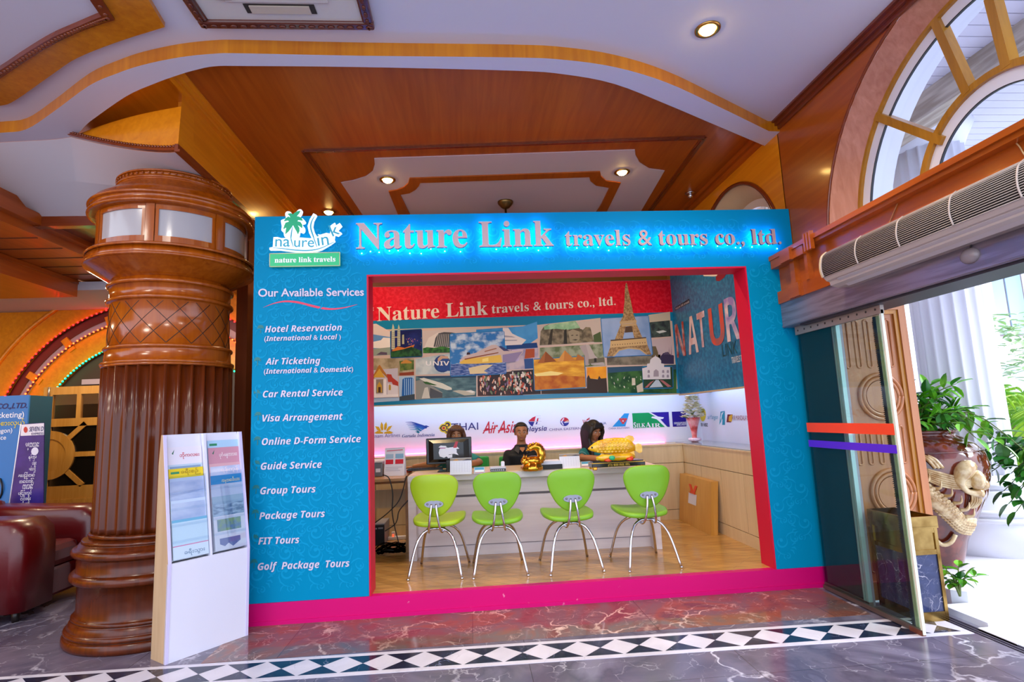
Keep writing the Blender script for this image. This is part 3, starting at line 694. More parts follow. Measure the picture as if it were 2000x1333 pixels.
# ---- back and right base cabinets, worktop
CAB = wood('pale_oak_laminate', '#c9b08a', '#d8c29c', axis=2, scale=.8, rough=.35, coat=.1); CABD = M('#6d5638', .6)
def cabinet(x0, x1, y0, y1, face_axis, seams, label, grp):
    """carcass with door fronts; face_axis 'y' = front looks to -y, 'x' = front looks to -x"""
    r = thing('base_cabinet', ((x0+x1)/2, (y0+y1)/2, ZF), label, 'cabinet', grp)
    b = MB(); b.mat(1)
    if face_axis == 'y': b.box(x0, x1, y0+.016, y1, ZF, .995)
    else: b.box(x0+.016, x1, y0, y1, ZF, .995)
    b.mat(0)
    if face_axis == 'y': b.box(x0, x1, y0, y0+.016, .80, .995); b.box(x0, x1, y0, y0+.016, ZF, .262)
    else: b.box(x0, x0+.016, y0, y1, .80, .995); b.box(x0, x0+.016, y0, y1, ZF, .262)
    b.build('carcass', [CAB, CABD], r)
    for a, c in zip(seams[:-1], seams[1:]):
        d = MB()
        if face_axis == 'y': d.box(a+.003, c-.003, y0-.002, y0+.016, .268, .794)
        else: d.box(x0-.002, x0+.016, a+.003, c-.003, .268, .794)
        d.build('door', CAB, r)
    return r
xs = [FX0+.06, -.6, .42, 1.44, 2.488]
for i in range(4):
    nm = ('in the far left of the back row', 'behind the seated man', 'behind the woman with long black hair', 'in the back right corner below the bouquet')[i]
    cabinet(xs[i], xs[i+1], YB, 7.03, 'y', [xs[i], (xs[i]+xs[i+1])/2, xs[i+1]], 'pale oak base cabinet ' + nm, 'base cabinets along the back wall')
ys = [PX(1338, 930, XB).y-.0, PX(1371, 930, XB).y, PX(1411, 960, XB).y, PX(1459, 1000, XB).y, 4.62]
ys[0] = YB
cabinet(XB, 2.9, ys[2], YB, 'x', [ys[2], ys[1], YB], 'pale oak base cabinet behind the leaning wooden board', 'base cabinets on the right')
cabinet(XB, 2.9, 4.62, ys[2], 'x', [4.62, ys[3], ys[2]], 'pale oak base cabinet nearest the opening on the right', 'base cabinets on the right')
b = MB(); b.mat(0).box(FX0+.06, 2.9, YB-.008, 7.03, .996, 1.014); b.box(XB-.008, 2.9, 4.62, YB-.008, .996, 1.010); b.mat(1).box(XB+.012, 2.9, 4.63, 6.9, 1.010, 1.020)
b.build('worktop', [CAB, M('#8f9aa0', .08, spec=.8)], label='L-shaped oak worktop with a grey glass top on the right', cat='worktop')

# ---- reception desk (turned a little)
DW = wood('whitewashed_laminate', '#cfc4c8', '#ded5d8', axis=0, scale=.8, rough=.35, coat=.1); DWS = M('#8d8088', .6); DTOP = wood('desk_top_laminate', '#d3b88f', '#e0c9a4', axis=0, rough=.35)
desk = thing('reception_desk', (.56, 5.345, ZF), 'long whitewashed reception desk with pale top behind the green chairs', 'desk')
b = MB(); b.mat(0).box(-1.155, 1.155, -.02, .64, .70, .752); b.mat(1).box(-1.15, 1.15, .02, .635, .752, .758); b.build('desk_top', [DW, DTOP], desk, local=True)
for s in (-1, 1):
    b = MB(); x = s*1.12; b.box(x-.035, x+.035, -.01, .62, 0, .70); b.build('side_panel', DW, desk, local=True)
b = MB(); b.mat(0); b.box(-1.085, 1.085, .10, .12, .10, .53); b.box(-1.085, 1.085, .07, .12, .555, .70); b.box(-1.085, 1.085, .115, .135, 0, .09); b.mat(1).box(-1.085, 1.085, .125, .14, .0, .70)
b.mat(0).box(-1.085, 1.085, .06, .07, .66, .70)
b.build('front_panel', [DW, DWS], desk, local=True)
desk.rotation_euler = (0, 0, -.052)
def dk(x, y, z=.758):       # a point on the turned desk
    return Vector((.56, 5.345, ZF)) + Matrix.Rotation(-.052, 3, 'Z') @ Vector((x, y, z))
DZ = ZF+.758
# ---- side desk on the left
SDM = wood('side_desk_veneer', '#a8784a', '#bb8c5a', axis=0, rough=.35)
sd = thing('side_desk', (-1.1, 5.8, ZF), 'brown side desk holding the printer at the left of the reception desk', 'desk')
b = MB(); b.box(-1.58, -.632, 5.45, 6.15, .862, .886); b.build('desk_top', SDM, sd)
b = MB(); b.box(-1.58, -.632, 6.05, 6.07, .54, .72); b.build('modesty_panel', CAB, sd)
b = MB(); b.box(-1.58, -1.555, 5.5, 6.1, ZF, .862); b.build('side_panel', SDM, sd)
b = MB(); b.box(-.66, -.635, 5.75, 6.1, ZF, .862); b.build('side_panel', SDM, sd)
b = MB(); b.box(-1.55, -.66, 5.95, 6.0, .79, .862); b.build('drawer', SDM, sd)

# ================================================================== GREEN CHAIRS
CH = M('#c8c6d2', .12, 1.0)
def chair_proto(col, label, loc, rotz):
    r = thing('visitor_chair', (0, 0, 0), label, 'chair', 'green visitor chairs in front of the desk')
    pl = M(col, .38, bump=(18, .12))
    def shell(prof, thick, frame):
        """soft-edged shell: outline prof (2D), swept through a rounded edge"""
        n = len(prof); cx = sum(p[0] for p in prof)/n; cy = sum(p[1] for p in prof)/n; rings = []
        for k, (sc, h) in enumerate(((.0, -1), (.55, -1.02), (.92, -.98), (.985, -.7), (1, 0), (.985, .7), (.92, .98), (.55, 1.02), (.0, 1))):
            rings.append([frame(cx+(x-cx)*max(sc, .02), cy+(y-cy)*max(sc, .02), h*thick/2) for x, y in prof])
        return rings
    def cr(P2, k=5):
        q = smooth_curve([Vector((x, y, 0)) for x, y in P2 + P2[:3]], k); return [(v.x, v.y) for v in q[k:len(P2)*k+k]]
    seat2 = cr([(-.13, -.20), (-.205, -.10), (-.215, .05), (-.19, .19), (-.10, .235), (.10, .235), (.19, .19), (.215, .05), (.205, -.10), (.13, -.20)])
    b = MB(); b.loft(shell(seat2, .042, lambda x, y, h: Vector((x, y+.03, .408+h+.9*x*x*(.6+y)+.16*max(0, y)**2)))); b.build('seat', pl, r, local=True)
    back2 = cr([(-.15, .30), (-.208, .235), (-.200, .14), (-.148, .02), (-.075, -.055), (0, -.078), (.075, -.055), (.148, .02), (.200, .14), (.208, .235), (.15, .30), (0, .315)])
    b = MB(); b.loft(shell(back2, .034, lambda x, z, h: Vector((.94*x, -.195-h-.12*z+.75*x*x, .515+(z+.078)*.88-.042)))); b.build('backrest', pl, r, local=True)
    b = MB(); oval = [Vector((.078*math.cos(2*PI*k/20), 0, .030*math.sin(2*PI*k/20))) for k in range(20)]
    b.prism([v+Vector((0, -.221, .580)) for v in oval], (0, .012, 0))
    for s in (-1, 1): b.ball((s*.052, -.222, .582), .009, n=8, m=5)
    b.build('back_plate', M('#8d8b96', .3, .9), r, local=True)
    for s in (-1, 1):
        b = MB(); b.tube(smooth_curve([Vector((s*.018, -.224, .582)), Vector((s*.03, -.236, .49)), Vector((s*.045, -.215, .39)), Vector((s*.055, -.16, .350)), Vector((s*.055, -.06, .370))]), .0095, 10); b.build('back_support', CH, r, local=True)
        b = MB(); b.tube(smooth_curve([Vector((0, -.115, .371)), Vector((s*.06, -.12, .366)), Vector((s*.125, -.15, .322)), Vector((s*.17, -.19, .22)), Vector((s*.215, -.245, .006))]), .011, 10); b.ball((s*.216, -.246, .008), .013, n=8, m=5); b.build('leg', CH, r, local=True)
        b = MB(); b.tube(smooth_curve([Vector((0, .06, .371)), Vector((s*.06, .075, .366)), Vector((s*.125, .13, .322)), Vector((s*.17, .19, .22)), Vector((s*.212, .262, .006))]), .011, 10); b.ball((s*.213, .263, .008), .013, n=8, m=5); b.build('leg', CH, r, local=True)
    b = MB(); b.box(-.012, .012, -.12, .07, .366, .382); b.build('seat_rail', CH, r, local=True)
    r.location = loc; r.rotation_euler = (0, 0, rotz); WL[r] = Vector(loc)
    return r
ch = chair_proto('#9cbf1f', 'yellow-green plastic chair with chrome legs, leftmost of the four at the desk', (-.292, 4.975, ZF), -.12)
ch2 = chair_proto('#7cb62a', 'green plastic chair with chrome legs, second from the left at the desk', (.20, 4.915, ZF), .0)
clone(ch2, (.792, 4.88, ZF), .055, 'green plastic chair with chrome legs, third from the left at the desk')
clone(ch2, (1.412, 4.85, ZF), .07, 'green plastic chair with chrome legs, rightmost of the four, before the golden fish')
# ================================================================== PICTURE WALLS AND AIRLINE BOARD
def A_(x, y): return (720+x/6.667, 590+y/6.667)
def B_(x, y): return (1000+x/5.554, 540+y/5.554)
def C_(x, y): return (1290+x/5.332, 530+y/5.332)
def on_back(p, e): return PY(p[0], p[1], YB-e)
def on_side(p, e): return PX(p[0], p[1], XB+.015-e)
P_ = lambda h: M(h, .42, spec=.25)
def PN(a, c, sc=8, lo=.4, hi=.6, st=(1, 1, 1)):
    k = ('pn', a, c, sc, st)
    if k not in MATS: MATS[k] = mix_noise('print_' + a.lstrip('#'), a, c, sc, lo, hi, .42, 5, stretch=st, spec=.25)
    return MATS[k]
class Pic:
    """one printed picture: flat patches of ink in a stack of thin layers"""
    def __init__(s, conv, proj, e): s.c = conv; s.p = proj; s.e = e; s.b = MB(); s.ms = []
    def __call__(s, m, pts):
        if isinstance(m, str): m = P_(m)
        if m not in s.ms: s.ms.append(m)
        s.b.mat(s.ms.index(m)); s.b.poly([s.p(s.c(*q), s.e) for q in pts]); s.e += .00025; return s
    def dots(s, cols, x0, x1, y0, y1, n, r, rng):
        for _ in range(n):
            x, y = rng.uniform(x0, x1), rng.uniform(y0, y1); q = rng.uniform(.5, 1)*r
            w = q*rng.uniform(.4, .9); l = rng.uniform(-.6, .6)*q; s(rng.choice(cols), [(x-w+l, y-q*1.3), (x+w*.4+l, y-q*1.6), (x+w, y-q*.3), (x+w*.6-l, y+q*1.5), (x-w*.8-l, y+q*1.2), (x-w, y)])
        return s
    def done(s, name, par): return s.b.build(name, s.ms, par)
mural = thing('picture_mural', (.4, YB, 1.602), 'wide travel picture mural with red title band on the back wall', 'mural')
rng = random.Random(11)
# printed sheet: red title band, blue margins, pale ground
q = Pic(lambda x, y: (x, y), on_back, .001)
z_ = lambda x, z: Vector((x, YB-.001, z))
b = MB(); zr, zw0, zw1 = on_back((1000, 619), 0).z, on_back((1000, 636.5), 0).z, on_back((1000, 773), 0).z
L_ = FX0+.06
b.mat(0).poly([z_(L_, 1.602), z_(XB+.012, 1.602), z_(XB+.012, zr), z_(L_, zr)])
b.mat(1).poly([z_(L_, zr), z_(XB+.012, zr), z_(XB+.012, 2.998), z_(L_, 2.998)])
b.mat(2).poly([Vector((L_, YB-.0015, zw1)), Vector((XB-.005, YB-.0015, zw1)), Vector((XB-.005, YB-.0015, zw0)), Vector((L_, YB-.0015, zw0))])
b.build('printed_sheet', [M('#0b7ba8', .3), mix_noise('red_brocade_print', '#d00020', '#e01c34', 26, .45, .6, .42, spec=.2), P_('#cdb2a8')], mural)
TM = M('#e2cfc6', .4)
for t, l, r, cap in (('Nature Link', (736.5, 628), (953, 615), 600.5), ('travels & tours co., ltd.', (960.7, 612.5), (1202.6, 596), None)):
    b = MB(); p, q2 = on_back(l, .002), on_back(r, .002); write(b, face(t, BOLD), p, q2-p, UZ, (q2-p).length, (on_back((l[0], cap), .002)-p).length if cap else .105); b.build('mural_title', TM, mural)
b = MB(); p = on_back((725, 606), .002); write(b, face('g', BOLD), p, UX, UZ, .03); b.build('mural_title', TM, mural)
pic = lambda c=A_, e=.0025: Pic(c, on_back, e)
# harbour ships
pic()('#5d8bc4', [(-200, 440), (285, 400), (285, 690), (-200, 720)])('#d7c4c4', [(40, 290), (100, 285), (285, 390), (285, 460), (40, 420)])('#e6dcdc', [(45, 600), (60, 520), (160, 500), (190, 465), (285, 470), (285, 610)])('#8f9a90', [(-200, 640), (285, 590), (285, 690), (-200, 715)])('#5a4a60', [(100, 690), (160, 650), (240, 660), (240, 690)]).done('picture', mural)
# twin towers at night
q = pic(e=.006)('#0f6f9f', [(280, 385), (300, 372), (680, 350), (697, 365), (702, 705), (690, 718), (300, 733), (283, 725)])(PN('#0c1250', '#1d2a78', 5), [(287, 380), (690, 357), (695, 710), (290, 725)])
for x0, xt, x1, yt, yb in ((297, 316, 342, 285, 620), (372, 390, 414, 293, 575)):
    q('#b9b8a4', [(x0, yb), (x0+2, yt+95), (x0+10, yt+40), (xt, yt), (x1-10, yt+40), (x1-3, yt+95), (x1, yb)])
    for k in range(9): q('#6b6a5c', [(x0+5, yb-20-k*24), (x1-5, yb-22-k*24), (x1-5, yb-27-k*24), (x0+5, yb-25-k*24)])
q('#c9b98a', [(335, 455), (380, 452), (380, 463), (335, 466)])('#a9a68c', [(435, 550), (437, 430), (460, 425), (464, 550)])('#c9722c', [(295, 640), (380, 580), (470, 600), (600, 555), (570, 620), (420, 650)])(PN('#12301c', '#2c5a2c', 20), [(290, 650), (440, 620), (560, 585), (640, 620), (694, 640), (695, 708), (290, 722)])
q.dots(['#d9a23c', '#d05c8c', '#8a4c9c', '#e0c060'], 480, 690, 470, 560, 26, 6, rng).done('picture', mural)
# ribbed dome
q = pic()('#c9b8b6', [(700, 378), (1400, 345), (1400, 640), (710, 668)])('#d8ccc8', [(720, 600), (780, 470), (900, 400), (960, 400), (860, 590)])('#4d4b50', [(845, 585), (870, 470), (910, 410), (980, 393), (1080, 398), (1140, 410), (1140, 590)])
for k in range(9): q('#b5b0ac', [(870+k*26, 580), (905+k*22, 420), (911+k*22, 420), (879+k*26, 580)])
q(PN('#1f4a1a', '#3f7a2c', 22), [(708, 605), (760, 590), (850, 600), (960, 580), (1060, 600), (1060, 660), (710, 668)]).done('picture', mural)
# globe
q = pic()(PN('#9fb0bc', '#c9cfd2', 6), [(610, 742), (1060, 672), (1060, 930), (612, 952)])('#1d3a78', [(960+112*math.cos(k*.35), 808+112*math.sin(k*.35)) for k in range(18)])('#c39a82', [(900, 740), (940, 700), (1030, 710), (1050, 760), (960, 760), (900, 800)])('#23458c', [(890, 800), (960, 740), (1040, 740), (1060, 800), (1060, 900), (900, 890)])
b2 = q.b; p = on_back(A_(745, 828), .008); p2 = on_back(A_(1052, 828), .008); q.ms.append(P_('#e8e4e8')); b2.mat(len(q.ms)-1); write(b2, face('UNIV', SB), p, p2-p, UZ, (p2-p).length, .05); q.done('picture', mural)
# garden pavilion, gabled temple hall, blue tower
q = pic()(PN('#8a7a5c', '#b8a58a', 9), [(-200, 735), (590, 735), (592, 955), (-200, 985)])(PN('#3d5a24', '#6f7c34', 16), [(400, 770), (590, 760), (590, 880), (410, 900)])('#8a3a1c', [(400, 925), (590, 910), (590, 955), (400, 962)])('#c98a3c', [(420, 790), (480, 750), (560, 780), (560, 800), (420, 805)]).done('picture', mural)
q = pic(e=.006)('#bfb6c6', [(-60, 900), (380, 862), (386, 1237), (-60, 1255)])('#b0702c', [(30, 1010), (130, 830), (145, 820), (165, 850), (270, 1000), (240, 990), (140, 890), (70, 1000)])('#d2a23a', [(60, 985), (140, 870), (215, 985)])('#b23a2a', [(235, 940), (295, 945), (310, 985), (385, 1045), (385, 1100), (320, 1090), (300, 1045), (255, 1045)])('#ded2da', [(50, 1010), (230, 995), (230, 1225), (50, 1235)])('#8f7f74', [(95, 1010), (195, 1005), (195, 1190), (95, 1195)])('#c79a34', [(110, 1180), (110, 1090), (140, 1040), (172, 1090), (172, 1180)])('#4a2c20', [(125, 1180), (125, 1110), (157, 1110), (157, 1180)])
for x in (62, 85, 200, 222): q('#f0e8ec', [(x-8, 1010), (x+8, 1010), (x+10, 1225), (x-10, 1228)])
q('#ddd3da', [(245, 1060), (380, 1095), (384, 1215), (245, 1225)])('#b8923a', [(262, 1150), (262, 1090), (276, 1070), (290, 1090), (290, 1150)])('#e8e0e4', [(-60, 1225), (386, 1200), (386, 1237), (-60, 1255)]).done('picture', mural)
q = pic()('#a9c2dc', [(395, 972), (597, 966), (600, 1275), (-200, 1330), (-200, 1260), (400, 1245)])('#1b5fae', [(440, 1010), (470, 990), (560, 985), (582, 1000), (585, 1215), (430, 1235)])
for k in range(5): q('#a8cdf0', [(462+k*26, 1000), (470+k*26, 998), (474+k*26, 1215), (466+k*26, 1218)])
q('#3c4650', [(400, 1235), (600, 1200), (600, 1275), (400, 1290)]).done('picture', mural)
# roof deck over the bay
q = pic()(PN('#3c5a66', '#5f7f86', 7, st=(1, 1, 3)), [(612, 968), (1400, 958), (1402, 1232), (614, 1275)])('#27405c', [(612, 968), (1060, 962), (1400, 958), (1400, 985), (700, 1000)])('#8a8a86', [(612, 1030), (700, 1010), (960, 1180), (960, 1250), (614, 1275)])('#4b4c52', [(800, 1120), (960, 1190), (960, 1248), (790, 1255)])('#c9c4bc', [(690, 1260), (730, 1120), (770, 1110), (800, 1255)])('#d8d6cc', [(660, 1000), (720, 990), (960, 1060), (1080, 1120), (1085, 1145), (1020, 1150), (820, 1090)])('#2f5a22', [(705, 1040), (760, 1040), (890, 1085), (860, 1090), (740, 1070)])('#b9b4a6', [(1090, 1160), (1180, 1150), (1390, 1170), (1380, 1210), (1250, 1220)])('#e0dcd8', [(1260, 1160), (1330, 1150), (1385, 1170), (1350, 1190)]).done('picture', mural)
# second liner
q = pic()(PN('#2f7cc0', '#4d9ad6', 3), [(1400, 362), (2010, 318), (3230, 226) , (3240, 440), (2000, 610), (1400, 640)])
q.b.v = [v if v.x < on_back(B_(276, 600), 0).x+.001 else Vector((on_back(B_(276, 600), 0).x, v.y, v.z)) for v in q.b.v]
q.c = B_; q('#123a78', [(-60, 745), (270, 720), (280, 775), (-60, 795)])('#e0d4d4', [(-100, 560), (-40, 560), (0, 620), (60, 650), (155, 690), (105, 742), (-100, 752)])('#a09aa8', [(-100, 640), (0, 650), (40, 665), (-100, 660)])('#a09aa8', [(-100, 690), (60, 690), (50, 700), (-100, 703)]).done('picture', mural)
q = pic(B_)(PN('#8d84a8', '#c2aeb8', 6), [(-180, 800), (285, 775), (290, 1000), (-180, 1020)])('#a8481e', [(150, 790), (245, 785), (245, 880), (135, 895)])('#2a4a86', [(130, 900), (230, 890), (230, 1000), (140, 1005)])('#c8b0d0', [(0, 800), (120, 795), (70, 920), (0, 930)]).done('picture', mural)
# big cruise card with the liner sailing out of it
q = pic(e=.0075)('#1c76b8', [(1055, 430), (1075, 412), (1745, 372), (1768, 388), (1795, 925), (1780, 942), (1080, 975), (1060, 960)])(PN('#2f74bc', '#c3d2e6', 7, .45, .62, (1.2, 1, 1.6)), [(1064, 425), (1760, 382), (1785, 800), (1066, 815)])(PN('#24448c', '#7d8cc0', 18, .42, .62, (1, 1, 4)), [(1066, 812), (1785, 798), (1788, 935), (1068, 965)])('#d9c49a', [(1300, 860), (1500, 820), (1620, 820), (1500, 900), (1560, 930), (1320, 940)])
q('#3a3a6a', [(1660, 590), (1720, 575), (1840, 640), (1740, 660)])('#c9b2b2', [(1185, 760), (1250, 705), (1400, 662), (1520, 600), (1600, 560), (1660, 558), (1700, 590), (1760, 640), (1840, 640), (2010, 632), (2010, 660), (1900, 780), (1200, 800)])('#e2b64c', [(1180, 790), (1250, 745), (1500, 715), (1720, 690), (1740, 790), (1400, 806), (1200, 808)])('#f4d87a', [(1480, 745), (1560, 725), (1560, 775), (1480, 785)])('#8f7fa6', [(1745, 690), (2005, 645), (1905, 780), (1745, 792)])('#8a4a2c', [(1250, 740), (1500, 690), (1690, 655), (1690, 668), (1500, 705), (1250, 756)])('#a06a50', [(1510, 640), (1660, 600), (1670, 612), (1510, 655)])('#3a1a24', [(1275, 690), (1280, 660), (1315, 655), (1325, 685)]).done('picture', mural)
# dancers on stage
q = pic()(PN('#2a1c20', '#4a2a24', 9), [(1418, 965), (2010, 885), (2010, 1215), (1420, 1228)]); q.c = B_
q('#2c1e22', [(-5, 1025), (230, 1012), (310, 1240), (312, 1278), (-5, 1290)]).c = A_
q.dots(['#d9a08a', '#e8d8d0', '#b84a34', '#c97a5c', '#8a6a8c', '#e0b8a0', '#6a7a5c'], 1450, 2000, 960, 1200, 110, 20, rng); q.c = B_
q.dots(['#d9a08a', '#e8d8d0', '#b84a34', '#c9c0b8', '#7a8a6c'], 0, 215, 1050, 1260, 60, 16, rng).done('picture', mural)
# stone face towers
q = pic(B_)('#c2b2ac', [(288, 527), (960, 452), (978, 716), (298, 756)])(PN('#5a5040', '#8d7f68', 14), [(300, 750), (310, 600), (345, 545), (400, 520), (420, 560), (470, 540), (520, 520), (580, 560), (600, 500), (680, 490), (740, 570), (770, 580), (800, 550), (850, 555), (890, 710), (600, 735)])(PN('#7fae86', '#a9c8a4', 14), [(345, 545), (420, 520), (560, 500), (690, 485), (740, 560), (600, 580), (480, 570), (350, 580)])('#3a3226', [(390, 740), (420, 580), (445, 570), (430, 740)])('#2f2a22', [(560, 735), (565, 590), (590, 570), (600, 735)])('#9a8c76', [(610, 600), (660, 575), (730, 600), (735, 680), (700, 720), (630, 715)])('#4a4034', [(640, 640), (660, 634), (668, 642), (645, 648)])('#4a4034', [(692, 636), (715, 634), (716, 643), (694, 645)])('#4a4034', [(650, 690), (690, 682), (715, 688), (690, 698)])('#4a5a34', [(880, 640), (960, 600), (975, 715), (890, 715)]).done('picture', mural)
# temple under roots
q = pic(B_)(PN('#5c6a44', '#9aa088', 10), [(300, 776), (985, 732), (1012, 970), (800, 982), (300, 990)])('#a89a9c', [(730, 760), (800, 740), (860, 850), (840, 960), (780, 970), (790, 860)])('#b4a8a8', [(800, 740), (840, 745), (900, 860), (1005, 950), (1005, 968), (860, 960)])('#6c6454', [(830, 900), (1000, 880), (1005, 930), (830, 950)])('#2c2620', [(890, 890), (915, 888), (918, 930), (892, 932)]).done('picture', mural)
# pyramids card
q = pic(B_, .0075)('#1f6fa6', [(225, 912), (240, 895), (775, 865), (790, 880), (808, 1195), (795, 1212), (255, 1245), (240, 1230)])(PN('#c47a14', '#f0b83c', 5, .35, .65, (1, 1, 3.5)), [(235, 905), (780, 872), (800, 1202), (247, 1235)])(PN('#b0560e', '#c97a1c', 9), [(240, 1060), (790, 1090), (798, 1200), (247, 1233)])('#f6dc8a', [(240, 1060), (420, 1030), (560, 1050), (500, 1075), (260, 1085)])
for pts, c in (([(275, 945), (365, 815), (482, 925)], '#8a4a1c'), ([(490, 925), (572, 803), (695, 918)], '#c07a34'), ([(690, 915), (712, 845), (785, 885), (785, 912)], '#b06a2c'), ([(275, 945), (365, 815), (350, 940)], '#a8602a'), ([(490, 925), (572, 803), (560, 925)], '#d39448')): q(c, pts)
q.done('picture', mural)
# sunset silhouettes
q = pic(B_)(PN('#d9780e', '#f0a420', 4), [(812, 990), (1022, 978), (1026, 1120), (815, 1110)])('#3a2a22', [(812, 1105), (830, 1070), (850, 1110), (930, 1120), (945, 1080), (965, 1110), (1024, 1105), (1036, 1266), (318, 1278), (318, 1240), (812, 1215)]).done('picture', mural)
# hall with bust, city skyline, mosque at dusk, park
q = pic(B_)(PN('#5c5448', '#8c8272', 8), [(1028, 882), (1610, 850), (1600, 958), (1032, 966)]).done('picture', mural)
q = pic(B_)('#c6b8a4', [(1480, 420), (1714, 385), (1726, 652), (1500, 668)])(PN('#2c3238', '#4a5a54', 14), [(1490, 500), (1712, 478), (1726, 652), (1500, 668)])('#c8d0d4', [(1560, 600), (1640, 585), (1680, 600), (1600, 620)]).done('picture', mural)
q = pic(B_)('#bfaeb4', [(1500, 690), (1742, 658), (1757, 950), (1510, 962)])('#3c3050', [(1600, 950), (1610, 870), (1640, 835), (1690, 820), (1720, 850), (1757, 860), (1757, 952)])('#584a68', [(1640, 850), (1660, 825), (1690, 822), (1700, 850)])('#6f6070', [(1724, 860), (1728, 735), (1732, 860)])('#6f6070', [(1700, 850), (1704, 760), (1708, 850)])('#6a5c44', [(1520, 760), (1560, 760), (1585, 830), (1585, 900), (1520, 910)]).done('picture', mural)
q = pic(B_)(PN('#1c4426', '#3f6a34', 9), [(1034, 988), (1782, 958), (1786, 1268), (1046, 1266)])('#30506c', [(1036, 990), (1780, 962), (1781, 1010), (1300, 1030), (1036, 1050)])('#d4c8b4', [(1300, 1105), (1335, 1105), (1340, 1180), (1300, 1185)])('#c8bca8', [(1350, 1190), (1420, 1150), (1425, 1250), (1360, 1262)]).dots(['#d8d4cc', '#8aa87c'], 1060, 1400, 1090, 1250, 16, 9, rng).done('picture', mural)
# lattice tower card
q = pic(B_, .0075)('#2f74b4', [(960, 470), (975, 455), (1465, 422), (1485, 436), (1530, 845), (1515, 858), (1010, 882), (993, 868)])(PN('#7d9acb', '#98aeda', 3), [(968, 462), (1478, 430), (1522, 850), (1000, 875)])
TW, TD = PN('#8a6a48', '#b8966c', 60, .42, .6), '#5a4434'
q(TW, [(1232, 85), (1240, 70), (1250, 85), (1262, 150), (1290, 270), (1320, 420), (1345, 478), (1175, 490), (1205, 430), (1220, 280), (1224, 150)])('#c0a27a', [(1168, 490), (1348, 474), (1352, 505), (1172, 520)])
q(TW, [(1180, 520), (1240, 516), (1200, 690), (1110, 700)])(TW, [(1290, 512), (1345, 505), (1420, 680), (1330, 690)])(TD, [(1232, 548), (1298, 538), (1312, 605), (1222, 612)])('#c0a27a', [(1190, 520), (1345, 508), (1348, 535), (1190, 548)])
q('#d0ae7c', [(1070, 700), (1455, 670), (1470, 745), (1062, 775)])(TD, [(1070, 690), (1455, 660), (1456, 672), (1070, 704)])(TW, [(1062, 775), (1470, 745), (1512, 850), (1455, 850), (1380, 795), (1265, 782), (1160, 805), (1095, 870), (1030, 872)])('#c9a878', [(1090, 870), (1150, 800), (1265, 772), (1390, 785), (1470, 850), (1455, 850), (1385, 798), (1265, 786), (1165, 808), (1110, 868)])
for k in range(14): q(TD, [(1085+k*27, 742-k*2), (1097+k*27, 741-k*2), (1092+k*27, 756-k*2)])
q.done('picture', mural)
# white domed mausoleum card
q = pic(B_, .0075)('#2c70a0', [(1410, 985), (1425, 975), (1735, 975), (1748, 990), (1752, 1205), (1740, 1218), (1430, 1225), (1420, 1212)])('#26402c', [(1420, 990), (1740, 985), (1744, 1208), (1426, 1214)])
q('#ded6dc', [(1495, 945), (1500, 905), (1530, 880), (1552, 868), (1556, 850), (1560, 868), (1595, 885), (1618, 915), (1618, 945), (1650, 950), (1650, 985), (1715, 985), (1722, 1115), (1420, 1120), (1412, 1000), (1465, 985), (1465, 950)])('#a89aa4', [(1535, 1090), (1537, 1030), (1562, 1008), (1590, 1030), (1592, 1088)])
for x in (1483, 1640, 1690):
    for y in (1035, 1085): q('#9d90a0', [(x-12, y+14), (x-12, y-10), (x, y-20), (x+12, y-10), (x+12, y+14)])
q('#b8c4d2', [(1560, 1125), (1590, 1125), (1640, 1200), (1490, 1208)])('#b06a6a', [(1500, 1150), (1545, 1128), (1470, 1208), (1440, 1208)])('#b06a6a', [(1600, 1125), (1640, 1130), (1730, 1195), (1690, 1203)]).done('picture', mural)

# ---- right-hand picture wall with the picture-filled word
side = thing('picture_mural', (XB+.015, 5.6, 1.59), 'blue picture wall with tall picture-filled letters on the right side', 'mural')
X1 = XB+.015
b = MB(); b.mat(0).poly([(X1-.001, YF+.2, 1.59), (X1-.001, YB, 1.59), (X1-.001, YB, 3.0), (X1-.001, YF+.2, 3.06)])
b.build('printed_sheet', [mix_noise('blue_speckle_print', '#0a5f92', '#1c7cae', 22, .42, .62, .3)], side)
VD = Vector((0, -1, 0))
for t, l, r, top, m in (('N', (175, 905), (268, 882), (150, 560), PN('#c8a0a4', '#a83a2c', 9)), ('A', (298, 872), (402, 852), (272, 490), PN('#d8c4cc', '#c9a0a0', 6)), ('T', (405, 805), (488, 780), (388, 440), PN('#cfc0d8', '#b08890', 6)), ('U', (528, 790), (682, 745), (500, 395), PN('#9a5a5c', '#c94a34', 5)), ('R', (700, 740), (838, 695), (650, 300), PN('#d4c4d0', '#8c7cc0', 5))):
    p = on_side(C_(*l), .003); p2 = on_side(C_(*r), .003); h = on_side(C_(*top), .003).z - p.z; b = MB()
    write(b, face(t, SB), Vector((p.x, p.y, p.z)), VD, UZ, abs(p2.y-p.y), h); b.build('picture_letter', m, side)
b = MB()
for t, l, r, h in (('LINK', (650, 893), (805, 872), .12),):
    p = on_side(C_(*l), .003); p2 = on_side(C_(*r), .003); write(b, t, p, VD, UZ, abs(p2.y-p.y), h)
b.build('mural_lettering', M('#0c4450', .4), side)
b = MB(); p = on_side(C_(745, 962), .003); p2 = on_side(C_(888, 940), .003); write(b, face('TRAVELS TOURS', SB), p, VD, UZ, abs(p2.y-p.y)*1.18, .06)
p = on_side(C_(160, 402), .0045); p2 = on_side(C_(300, 318), .0045); write(b, 'nature link travels', p, VD, Vector((0, 0, 1)), abs(p2.y-p.y), .03)
b.build('mural_lettering', M('#c9d4de', .4), side)
q = Pic(C_, on_side, .002)('#23394a', [(152, 412), (155, 375), (300, 285), (306, 330)]).done('caption_strip', side)
